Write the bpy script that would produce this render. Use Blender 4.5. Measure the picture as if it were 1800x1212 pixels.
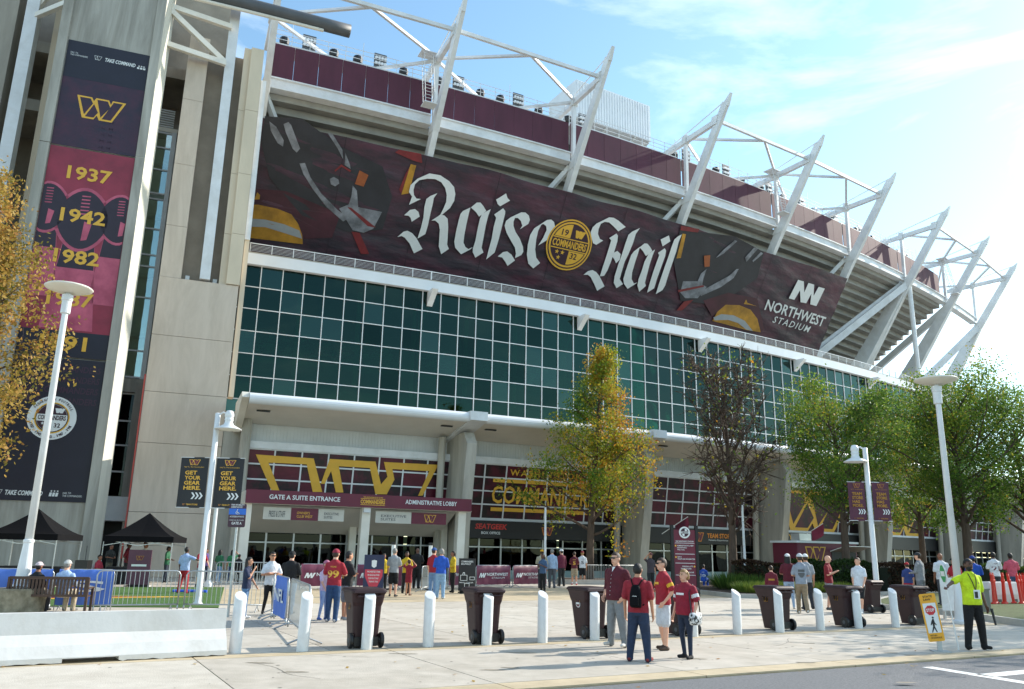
import bpy, bmesh, math, random
import numpy as np
from mathutils import Vector, Matrix
from mathutils.geometry import tessellate_polygon
from mathutils.bvhtree import BVHTree
for o in list(bpy.data.objects): bpy.data.objects.remove(o)
SC = bpy.context.scene
COL = SC.collection
rad = math.radians
# ------------------------------------------------------------------ camera
cd = bpy.data.cameras.new('camera'); cam = bpy.data.objects.new('camera', cd); COL.objects.link(cam)
cd.sensor_width = 36; cd.lens = 1437 / 1800 * 36; cd.clip_start = .1; cd.clip_end = 6000
_p, _r = rad(14.2), rad(1.1)
_f = Vector((0, math.cos(_p), math.sin(_p))); _rt = Vector((1, 0, 0)); _up = _rt.cross(_f)
_r2 = math.cos(_r) * _rt + math.sin(_r) * _up; _u2 = -math.sin(_r) * _rt + math.cos(_r) * _up
_m = Matrix((_r2, _u2, -_f)).transposed().to_4x4(); _m.translation = (0, 0, 1.8)
cam.matrix_world = _m
SC.camera = cam
# ------------------------------------------------------------------ sky, sun, exposure
SUN_EL, SUN_AZ = 31.0, math.degrees(math.atan2(.88, .475))
w = bpy.data.worlds.new('World'); SC.world = w; w.use_nodes = True
nt = w.node_tree; nt.nodes.clear()
N = nt.nodes.new
out = N('ShaderNodeOutputWorld'); bg = N('ShaderNodeBackground'); sky = N('ShaderNodeTexSky')
sky.sky_type = 'NISHITA'; sky.sun_disc = False; sky.sun_elevation = rad(SUN_EL); sky.sun_rotation = rad(SUN_AZ)
sky.air_density = 1.0; sky.dust_density = 0.4; sky.ozone_density = 0.7
tc = N('ShaderNodeTexCoord'); mp = N('ShaderNodeMapping'); mp.inputs['Scale'].default_value = (1.3, 1.3, 4.2); mp.inputs['Rotation'].default_value = (0, rad(20), rad(35))
nz = N('ShaderNodeTexNoise'); nz.inputs['Scale'].default_value = 1.9; nz.inputs['Detail'].default_value = 9; nz.inputs['Roughness'].default_value = .58; nz.inputs['Distortion'].default_value = .5
rp = N('ShaderNodeValToRGB'); rp.color_ramp.elements[0].position = .46; rp.color_ramp.elements[1].position = .80
mx = N('ShaderNodeMix'); mx.data_type = 'RGBA'; mx.inputs['B'].default_value = (7.2, 7.5, 7.8, 1)
ml = N('ShaderNodeMath'); ml.operation = 'MULTIPLY'; ml.inputs[1].default_value = .75
L = nt.links.new
L(tc.outputs['Generated'], mp.inputs['Vector']); L(mp.outputs['Vector'], nz.inputs['Vector']); L(nz.outputs['Fac'], rp.inputs['Fac'])
L(rp.outputs['Color'], ml.inputs[0]); L(ml.outputs[0], mx.inputs['Factor']); tn = N('ShaderNodeMix'); tn.data_type = 'RGBA'; tn.blend_type = 'MULTIPLY'; tn.inputs['Factor'].default_value = 1; tn.inputs['B'].default_value = (.89, 1.045, 1.0, 1)
L(sky.outputs['Color'], tn.inputs['A']); L(tn.outputs['Result'], mx.inputs['A']); L(mx.outputs['Result'], bg.inputs['Color'])
bg.inputs['Strength'].default_value = .15
L(bg.outputs['Background'], out.inputs['Surface'])
sd = bpy.data.lights.new('sun', 'SUN'); sd.energy = 3.4; sd.angle = rad(.55); sd.color = (1, .93, .82)
so = bpy.data.objects.new('sun', sd); COL.objects.link(so)
_d = Vector((math.sin(rad(SUN_AZ)) * math.cos(rad(SUN_EL)), math.cos(rad(SUN_AZ)) * math.cos(rad(SUN_EL)), math.sin(rad(SUN_EL))))
so.rotation_euler = _d.to_track_quat('Z', 'Y').to_euler(); so.location = _d * 200
SC.view_settings.view_transform = 'Standard'; SC.view_settings.look = 'None'; SC.view_settings.gamma = 1; SC.view_settings.exposure = 1.0
SC.view_settings.use_curve_mapping = False
SC.cycles.max_bounces = 6; SC.cycles.transparent_max_bounces = 8; SC.cycles.caustics_reflective = False; SC.cycles.caustics_refractive = False
# ------------------------------------------------------------------ materials
def lin(h):
    if isinstance(h, str):
        h = h.lstrip('#'); h = ''.join(q * 2 for q in h) if len(h) == 3 else h; c = [int(h[i:i + 2], 16) / 255 for i in (0, 2, 4)]
        return tuple(v / 12.92 if v <= .04045 else ((v + .055) / 1.055) ** 2.4 for v in c) + (1,)
    return tuple(h) + (1,)
MATS = {}
def M(name, col, rough=.6, var=.12, vs=3.0, bump=0, bs=30, metal=0, stretch=(1, 1, 1), spec=.5, col2=None, trans=0, ramp=(.35, .7), coat=0, dirt=0, ds=.3, bd=.02):
    """procedural material: base colour with noise variation towards col2 (or darker), optional fine bump"""
    if name in MATS: return MATS[name]
    m = bpy.data.materials.new(name); m.use_nodes = True; t = m.node_tree; n = t.nodes; b = n['Principled BSDF']; l = t.links.new
    c = lin(col)
    b.inputs['Roughness'].default_value = rough; b.inputs['Metallic'].default_value = metal; b.inputs['Specular IOR Level'].default_value = spec
    if coat: b.inputs['Coat Weight'].default_value = coat
    tcn = n.new('ShaderNodeTexCoord'); mpn = n.new('ShaderNodeMapping'); mpn.inputs['Scale'].default_value = stretch
    l(tcn.outputs['Object'], mpn.inputs['Vector'])
    no = n.new('ShaderNodeTexNoise'); no.inputs['Scale'].default_value = vs; no.inputs['Detail'].default_value = 6; no.inputs['Roughness'].default_value = .62
    l(mpn.outputs['Vector'], no.inputs['Vector'])
    r = n.new('ShaderNodeValToRGB'); r.color_ramp.elements[0].position = ramp[0]; r.color_ramp.elements[1].position = ramp[1]
    c2 = lin(col2) if col2 else tuple(v * (1 - var) for v in c[:3]) + (1,)
    c1 = c if col2 else tuple(min(1, v * (1 + var * .5)) for v in c[:3]) + (1,)
    r.color_ramp.elements[0].color = c2; r.color_ramp.elements[1].color = c1
    l(no.outputs['Fac'], r.inputs['Fac']); src = r.outputs['Color']
    if dirt:                                              # grime and water marks: a second, broader noise that darkens
        nd = n.new('ShaderNodeTexNoise'); nd.inputs['Scale'].default_value = ds; nd.inputs['Detail'].default_value = 10; nd.inputs['Roughness'].default_value = .7; nd.inputs['Distortion'].default_value = .6
        l(mpn.outputs['Vector'], nd.inputs['Vector']); rd = n.new('ShaderNodeValToRGB'); rd.color_ramp.elements[0].position = .42; rd.color_ramp.elements[1].position = .72
        k = 1 - dirt; rd.color_ramp.elements[0].color = (1, 1, 1, 1); rd.color_ramp.elements[1].color = (k, k * .98, k * .94, 1)
        md = n.new('ShaderNodeMix'); md.data_type = 'RGBA'; md.blend_type = 'MULTIPLY'; md.inputs['Factor'].default_value = 1
        l(nd.outputs['Fac'], rd.inputs['Fac']); l(src, md.inputs['A']); l(rd.outputs['Color'], md.inputs['B']); src = md.outputs['Result']
    l(src, b.inputs['Base Color'])
    if bump:
        nb = n.new('ShaderNodeTexNoise'); nb.inputs['Scale'].default_value = bs; nb.inputs['Detail'].default_value = 4
        l(mpn.outputs['Vector'], nb.inputs['Vector'])
        bp = n.new('ShaderNodeBump'); bp.inputs['Strength'].default_value = bump; bp.inputs['Distance'].default_value = bd
        l(nb.outputs['Fac'], bp.inputs['Height']); l(bp.outputs['Normal'], b.inputs['Normal'])
    if trans:
        tr = n.new('ShaderNodeBsdfTranslucent'); l(r.outputs['Color'], tr.inputs['Color']); ms = n.new('ShaderNodeMixShader'); ms.inputs[0].default_value = trans
        o = n['Material Output']; l(b.outputs[0], ms.inputs[1]); l(tr.outputs[0], ms.inputs[2]); l(ms.outputs[0], o.inputs['Surface'])
    MATS[name] = m
    return m
def glass_mat(name, tint, refl=.06, rough=.01, refl_col=(.9, 1, .97, 1)):
    m = bpy.data.materials.new(name); m.use_nodes = True; t = m.node_tree; n = t.nodes; l = t.links.new
    n.remove(n['Principled BSDF']); o = n['Material Output']
    tr = n.new('ShaderNodeBsdfTransparent'); tr.inputs['Color'].default_value = lin(tint)
    gl = n.new('ShaderNodeBsdfGlossy'); gl.inputs['Roughness'].default_value = rough; gl.inputs['Color'].default_value = refl_col
    fr = n.new('ShaderNodeFresnel'); fr.inputs['IOR'].default_value = 1.52
    nb = n.new('ShaderNodeTexNoise'); nb.inputs['Scale'].default_value = .35; bp = n.new('ShaderNodeBump'); bp.inputs['Strength'].default_value = .06; bp.inputs['Distance'].default_value = .3
    tcn = n.new('ShaderNodeTexCoord'); l(tcn.outputs['Object'], nb.inputs['Vector']); l(nb.outputs['Fac'], bp.inputs['Height']); l(bp.outputs['Normal'], gl.inputs['Normal'])
    mu = n.new('ShaderNodeMath'); mu.operation = 'ADD'; mu.inputs[1].default_value = refl
    ms = n.new('ShaderNodeMixShader'); l(fr.outputs[0], mu.inputs[0]); l(mu.outputs[0], ms.inputs[0]); l(tr.outputs[0], ms.inputs[1]); l(gl.outputs[0], ms.inputs[2]); l(ms.outputs[0], o.inputs['Surface'])
    MATS[name] = m
    return m
def leaf_mat(name, stops, trans=.45):
    m = bpy.data.materials.new(name); m.use_nodes = True; t = m.node_tree; n = t.nodes; l = t.links.new
    b = n['Principled BSDF']; b.inputs['Roughness'].default_value = .55; b.inputs['Specular IOR Level'].default_value = .25
    at = n.new('ShaderNodeAttribute'); at.attribute_name = 'tint'; r = n.new('ShaderNodeValToRGB')
    els = r.color_ramp.elements
    while len(els) < len(stops): els.new(.5)
    for e, (p, c) in zip(els, stops): e.position = p; e.color = lin(c)
    l(at.outputs['Fac'], r.inputs['Fac']); l(r.outputs['Color'], b.inputs['Base Color'])
    tr = n.new('ShaderNodeBsdfTranslucent'); l(r.outputs['Color'], tr.inputs['Color']); ms = n.new('ShaderNodeMixShader'); ms.inputs[0].default_value = trans
    l(b.outputs[0], ms.inputs[1]); l(tr.outputs[0], ms.inputs[2]); l(ms.outputs[0], n['Material Output'].inputs['Surface'])
    MATS[name] = m
    return m
WHITE = M('white_steel', '#dfe1e3', .42, .10, .8, dirt=.14, ds=.7)
CREAM = M('cream_panel', '#e6e0d4', .5, .10, .6, dirt=.12, ds=.5)
CONC = M('board_concrete', '#b3afa5', .85, .3, .9, .25, 14, stretch=(1, 1, .1), dirt=.4, ds=1.1)
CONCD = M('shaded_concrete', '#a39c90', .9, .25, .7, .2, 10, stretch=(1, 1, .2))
BEIGE = M('beige_concrete', '#d3c4b4', .85, .10, .35, .2, 9, stretch=(1, 1, .22), dirt=.22, ds=.8)
BEIGE2 = M('warm_concrete', '#d6c6ae', .85, .12, .4, .1, 9, stretch=(1, 1, .4))
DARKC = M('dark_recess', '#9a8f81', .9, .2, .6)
PIER = M('pier_concrete', '#bdb8ad', .85, .22, .8, .25, 12, stretch=(1, 1, .15), dirt=.35, ds=1.0)
SOFFIT = M('soffit_panel', '#dcd5c9', .7, .08, .5)
MAROON = M('maroon_vinyl', '#651a31', .5, .12, 1.2)
MAROOND = M('maroon_dark_film', '#4b1527', .35, .5, 1.1, col2='#1d1519', ramp=(.42, .6))
SCREEN = M('maroon_screen', '#5d2a3d', .6, .18, .9, .1, 40, trans=.22, stretch=(1, 1, .3))
GOLD = M('gold_print', '#e2ad3b', .5, .08, 2)
GOLDD = M('gold_deep_print', '#b98528', .55, .4, .8)
PRINTW = M('white_print', '#dcdedd', .5, .05, 2)
BLACKV = M('black_vinyl', '#17171a', .5, .15, 2)
NAVY = M('navy_vinyl', '#1b1b2b', .5, .15, 1.2)
PLUM = M('plum_vinyl', '#472036', .5, .2, 1.0, col2='#241d30')
CRIMSON = M('crimson_vinyl', '#9c3046', .5, .2, .6, col2='#7a2436')
PINK = M('rose_print', '#cb6078', .5, .25, .8, col2='#a04058')
ORANGE = M('orange_print', '#9a5228', .5, .2, 2)
REDP = M('red_print', '#7c2428', .5, .25, 2)
SILVER = M('silver_print', '#84868d', .5, .6, .9)
GREYP = M('grey_print', '#9fa3a6', .5, .1, 1.5)
ALU = M('aluminium', '#b9bcbd', .35, .1, 2, metal=.6)
GALV = M('galvanised_steel', '#b4b8ba', .42, .18, 6, metal=.75)
CHARC = M('charcoal_metal', '#55575a', .5, .15, 1)
BLACK = M('black_fabric', '#0c0c10', .8, .2, 5, .15, 25, spec=.15)
BLACKM = M('black_plastic', '#101012', .45, .2, 5)
DARKGLASS = glass_mat('dark_glass', '#5a6664', .0, .01, (.4, .46, .45, 1))
GREENGLASS = [glass_mat('green_glass', '#6aa590', .01, .01, (.36, .62, .54, 1)), glass_mat('green_glass_mid', '#64a08b', .04, .015, (.42, .68, .6, 1)), glass_mat('green_glass_deep', '#5c927f', .0, .01, (.3, .55, .48, 1))]
TEALSP = M('teal_spandrel', '#2f6a62', .2, .1, .6)
# ------------------------------------------------------------------ mesh helpers
class MB:
    def __init__(s): s.v = []; s.f = []; s.m = []; s.g = []
    def add(s, vs, fs, mi=0):
        b = len(s.v); s.v += [tuple(p) for p in vs]; s.f += [tuple(i + b for i in f) for f in fs]; s.m += [mi] * len(fs); return s
    def box(s, c, size, rz=0, mi=0):
        x, y, z = [k / 2 for k in size]; cr, sr = math.cos(rz), math.sin(rz)
        vs = [(c[0] + cr * a * x - sr * b * y, c[1] + sr * a * x + cr * b * y, c[2] + d * z) for d in (-1, 1) for a, b in ((-1, -1), (1, -1), (1, 1), (-1, 1))]
        return s.add(vs, [(3, 2, 1, 0), (4, 5, 6, 7), (0, 1, 5, 4), (1, 2, 6, 5), (2, 3, 7, 6), (3, 0, 4, 7)], mi)
    def beam(s, p, q, w, h, up=(0, 0, 1), mi=0, w2=None, h2=None):
        p, q = Vector(p), Vector(q); d = (q - p).normalized(); u = Vector(up)
        if abs(d.dot(u)) > .98: u = Vector((1, 0, 0))
        x = d.cross(u).normalized(); y = x.cross(d).normalized(); w2 = w2 or w; h2 = h2 or h
        vs = [p + x * a * w / 2 + y * b * h / 2 for a, b in ((-1, -1), (1, -1), (1, 1), (-1, 1))] + [q + x * a * w2 / 2 + y * b * h2 / 2 for a, b in ((-1, -1), (1, -1), (1, 1), (-1, 1))]
        return s.add(vs, [(3, 2, 1, 0), (4, 5, 6, 7), (0, 1, 5, 4), (1, 2, 6, 5), (2, 3, 7, 6), (3, 0, 4, 7)], mi)
    def tube(s, p, q, r, r2=None, n=10, mi=0, caps=True):
        p, q = Vector(p), Vector(q); d = (q - p).normalized(); u = Vector((0, 0, 1)) if abs(d.z) < .95 else Vector((1, 0, 0))
        x = d.cross(u).normalized(); y = x.cross(d); r2 = r if r2 is None else r2
        vs = [c + (x * math.cos(a) + y * math.sin(a)) * k for c, k in ((p, r), (q, r2)) for a in [2 * math.pi * i / n for i in range(n)]]
        fs = [(i, (i + 1) % n, n + (i + 1) % n, n + i) for i in range(n)]
        if caps: fs += [tuple(range(n - 1, -1, -1)), tuple(range(n, 2 * n))]
        return s.add(vs, fs, mi)
    def path(s, pts, r, n=8, mi=0):
        pts = [Vector(p) for p in pts]; rings = []; k = len(pts)
        for i, p in enumerate(pts):
            d = (pts[min(i + 1, k - 1)] - pts[max(i - 1, 0)]).normalized(); u = Vector((0, 0, 1)) if abs(d.z) < .9 else Vector((.3, 1, 0)).normalized()
            if i == 0: x = d.cross(u).normalized()
            else: x = (x - d * x.dot(d)).normalized()
            y = d.cross(x); rr = r[i] if isinstance(r, (list, tuple)) else r
            rings += [p + (x * math.cos(a) + y * math.sin(a)) * rr for a in [2 * math.pi * j / n for j in range(n)]]
        fs = [(i * n + j, i * n + (j + 1) % n, (i + 1) * n + (j + 1) % n, (i + 1) * n + j) for i in range(k - 1) for j in range(n)]
        fs += [tuple(range(n - 1, -1, -1)), tuple(range((k - 1) * n, k * n))]
        return s.add(rings, fs, mi)
    def lathe(s, prof, c=(0, 0, 0), n=20, mi=0, axis='z'):
        vs = []
        for r, z in prof:
            for i in range(n):
                a = 2 * math.pi * i / n
                q = (r * math.cos(a), r * math.sin(a), z)
                if axis == 'x': q = (z, q[0], q[1])
                vs.append((c[0] + q[0], c[1] + q[1], c[2] + q[2]))
        k = len(prof)
        fs = [(i * n + j, i * n + (j + 1) % n, (i + 1) * n + (j + 1) % n, (i + 1) * n + j) for i in range(k - 1) for j in range(n)]
        fs += [tuple(range(n - 1, -1, -1)), tuple(range((k - 1) * n, k * n))]
        return s.add(vs, fs, mi)
    def poly(s, pts2, f, thick=0, mi=0):
        """filled 2-D polygon mapped through f(x, y, off)"""
        tri = tessellate_polygon([[Vector((x, y, 0)) for x, y in pts2]])
        n = len(pts2); a = sum(pts2[i][0] * pts2[(i + 1) % n][1] - pts2[(i + 1) % n][0] * pts2[i][1] for i in range(n))
        fs = []
        for t in tri:
            p = [pts2[i] for i in t]; ar = (p[1][0] - p[0][0]) * (p[2][1] - p[0][1]) - (p[2][0] - p[0][0]) * (p[1][1] - p[0][1])
            fs.append(tuple(t) if ar > 0 else tuple(reversed(t)))
        vs = [f(x, y, thick) for x, y in pts2]
        if thick:
            vs += [f(x, y, 0) for x, y in pts2]; o = range(n) if a > 0 else range(n - 1, -1, -1); o = list(o)
            fs += [(o[i], o[i] + n, o[(i + 1) % n] + n, o[(i + 1) % n]) for i in range(n)]
        return s.add(vs, fs, mi)
    def mesh(s, name):
        me = bpy.data.meshes.new(name); me.from_pydata(s.v, [], s.f); return me
class Root:
    """wraps an Empty or mesh root with its frame"""
def xf(o): return Matrix.Translation(o.location) @ Matrix.Rotation(o.rotation_euler.z, 4, 'Z')
ROOTM = {}
def thing(name, label, cat, loc=(0, 0, 0), rz=0, group=None):
    o = bpy.data.objects.new(name, None); COL.objects.link(o); o.location = loc; o.rotation_euler = (0, 0, rz); o.empty_display_size = .3
    o['label'] = label; o['category'] = cat
    if group: o['group'] = group
    ROOTM[o.name] = xf(o).inverted()
    return o
def tag(o, label, cat, group=None):
    o['label'] = label; o['category'] = cat
    if group: o['group'] = group
    return o
def obj(name, mb, mats, parent=None, world=True, smooth=False, me=None):
    """link a mesh as one object; with world=True vertices are world coordinates and are moved into the root's frame"""
    if mb is not None and len(mb.g) > 1 and name in ('lettering', 'tonal_lettering', 'team_logo'):      # one object per line of print
        cuts = [0] + mb.g[1:] + [len(mb.f)]; last = None
        for a, b in zip(cuts, cuts[1:]):
            if b <= a: continue
            q = MB(); used_ = sorted({i for f_ in mb.f[a:b] for i in f_}); ix = {v_: k_ for k_, v_ in enumerate(used_)}
            q.v = [mb.v[i] for i in used_]; q.f = [tuple(ix[i] for i in f_) for f_ in mb.f[a:b]]; q.m = mb.m[a:b]; last = obj(name, q, mats, parent, world, smooth)
        return last
    me = me or mb.mesh(name)
    for m in (mats if isinstance(mats, (list, tuple)) else [mats]): me.materials.append(m)
    if mb is not None and any(mb.m): me.polygons.foreach_set('material_index', mb.m)
    if smooth: me.polygons.foreach_set('use_smooth', [True] * len(me.polygons))
    o = bpy.data.objects.new(name, me); COL.objects.link(o)
    if parent is not None:
        r = parent
        while r.parent: r = r.parent
        if world and r.name in ROOTM: me.transform(ROOTM[r.name])
        o.parent = parent
    return o
def like(o, name, parent, mat=None):
    """another object with the same mesh data"""
    c = bpy.data.objects.new(name, o.data); COL.objects.link(c); c.parent = parent; return c
def copy_tree(o, parent=None):
    c = o.copy(); COL.objects.link(c); c.parent = parent
    for ch in list(o.children): copy_tree(ch, c)
    return c
def struct(name, mb, mats, smooth=False):
    o = obj(name, mb, mats, smooth=smooth); o['kind'] = 'structure'; return o
def frame(o, xd, n):
    """flat sign frame: x along xd, y up, off along n"""
    o, xd, n = Vector(o), Vector(xd).normalized(), Vector(n).normalized(); up = n.cross(xd).normalized()
    return lambda x, y, off=0: o + xd * x + up * y + n * off
TXT = {}
def text2d(st, w, h, bold=.0, shear=0, spacing=1.0):
    """text outline mesh fitted into a w x h box -> (verts2d, faces)"""
    key = (st, bold, shear, spacing)
    if key not in TXT:
        cu = bpy.data.curves.new('txt', 'FONT'); cu.body = st; cu.offset = bold; cu.shear = shear; cu.resolution_u = 2; cu.space_character = spacing
        to = bpy.data.objects.new('txt', cu); me = bpy.data.meshes.new_from_object(to)
        TXT[key] = (np.array([v.co[:2] for v in me.vertices]), [tuple(p.vertices) for p in me.polygons], [p.normal.z for p in me.polygons])
        bpy.data.objects.remove(to); bpy.data.curves.remove(cu); bpy.data.meshes.remove(me)
    v, f, nz_ = TXT[key]
    lo, hi = v.min(0), v.max(0)
    return (v - lo) / (hi - lo) * (w, h), [fc if z > 0 else tuple(reversed(fc)) for fc, z in zip(f, nz_)]
def put_text(mb, st, x, y, w, h, f, off=.006, bold=.02, shear=0, mi=0, spacing=1.0):
    v, fc = text2d(st, w, h, bold, shear, spacing); mb.g.append(len(mb.f))
    mb.add([f(x + a, y + b, off) for a, b in v], fc, mi)
W_OUT = [(0, 1), (.30, 1), (.345, .84), (.385, 1), (.645, 1), (.695, .8), (.72, 1), (1, 1), (.76, 0), (.5, 0), (.445, .2), (.39, 0), (.157, 0)]
W_IN = [[(.06, .93), (.275, .93), (.335, .72), (.19, .16)], [(.36, .70), (.46, .34), (.385, .08), (.215, .08)], [(.41, .93), (.625, .93), (.69, .66), (.525, .14)], [(.745, .93), (.93, .93), (.735, .08), (.555, .08)]]
def put_w(mb, x, y, w, h, f, mo=0, mi_=1, off=.006):
    mb.g.append(len(mb.f)); mb.poly([(x + a * w, y + b * h) for a, b in W_OUT], lambda a, b, c: f(a, b, off), 0, mo)
    for q in W_IN: mb.poly([(x + a * w, y + b * h) for a, b in q], lambda a, b, c: f(a, b, off * 1.8), 0, mi_)
def circle(cx, cy, r, n=36, a0=0, a1=2 * math.pi): return [(cx + r * math.cos(a0 + (a1 - a0) * i / n), cy + r * math.sin(a0 + (a1 - a0) * i / n)) for i in range(n)]
def star(cx, cy, r): return [(cx + (r if i % 2 == 0 else r * .42) * math.sin(i * math.pi / 5), cy + (r if i % 2 == 0 else r * .42) * math.cos(i * math.pi / 5)) for i in range(10)]
def chevrons(mb, x, y, w, h, f, mi=0, off=.006):
    mb.g.append(len(mb.f))
    for k in range(3):
        a = x + k * w * .33; t = w * .16; g = w * .2
        mb.poly([(a, y), (a + t, y), (a + t + g, y + h / 2), (a + t, y + h), (a, y + h), (a + g, y + h / 2)], lambda p, q, c: f(p, q, off), 0, mi)
# ------------------------------------------------------------------ facade coordinates: s metres along the curved front, d metres out towards the plaza, z up
CX, CY, RR, A0 = -115.335228, 288.327225, 253.243081, -1.1799956919855548
def pl(s, d, z): a = A0 + s / RR; r = RR + d; return Vector((CX + r * math.cos(a), CY + r * math.sin(a), z))
def fnorm(s): a = A0 + s / RR; return Vector((math.cos(a), math.sin(a), 0))
def fhead(s): return A0 + s / RR + math.pi / 2
def fbox(mb, s0, s1, d0, d1, z0, z1, n=None, mi=0):
    """curved block between two offsets; d0 (back) and d1 (front) may be (bottom, top) pairs for a leaning face"""
    d0 = d0 if isinstance(d0, tuple) else (d0, d0); d1 = d1 if isinstance(d1, tuple) else (d1, d1)
    n = n or max(1, int(abs(s1 - s0) / 3.5)); vs = []
    for i in range(n + 1):
        s = s0 + (s1 - s0) * i / n
        vs += [pl(s, d1[0], z0), pl(s, d1[1], z1), pl(s, d0[1], z1), pl(s, d0[0], z0)]
    fs = []
    for i in range(n):
        a, b = i * 4, i * 4 + 4
        fs += [(a + k, b + k, b + (k + 1) % 4, a + (k + 1) % 4) for k in range(4)]
    fs += [(0, 1, 2, 3), (n * 4 + 3, n * 4 + 2, n * 4 + 1, n * 4)]
    return mb.add(vs, fs, mi)
def fsec(mb, s0, s1, sec, n=None, mi=0):
    """curved extrusion of a closed (d, z) section"""
    n = n or max(1, int(abs(s1 - s0) / 3.5)); k = len(sec); vs = [pl(s0 + (s1 - s0) * i / n, d, z) for i in range(n + 1) for d, z in sec]
    fs = [(i * k + j, (i + 1) * k + j, (i + 1) * k + (j + 1) % k, i * k + (j + 1) % k) for i in range(n) for j in range(k)]
    fs += [tuple(range(k)), tuple(n * k + j for j in range(k - 1, -1, -1))]
    return mb.add(vs, fs, mi)
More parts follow.
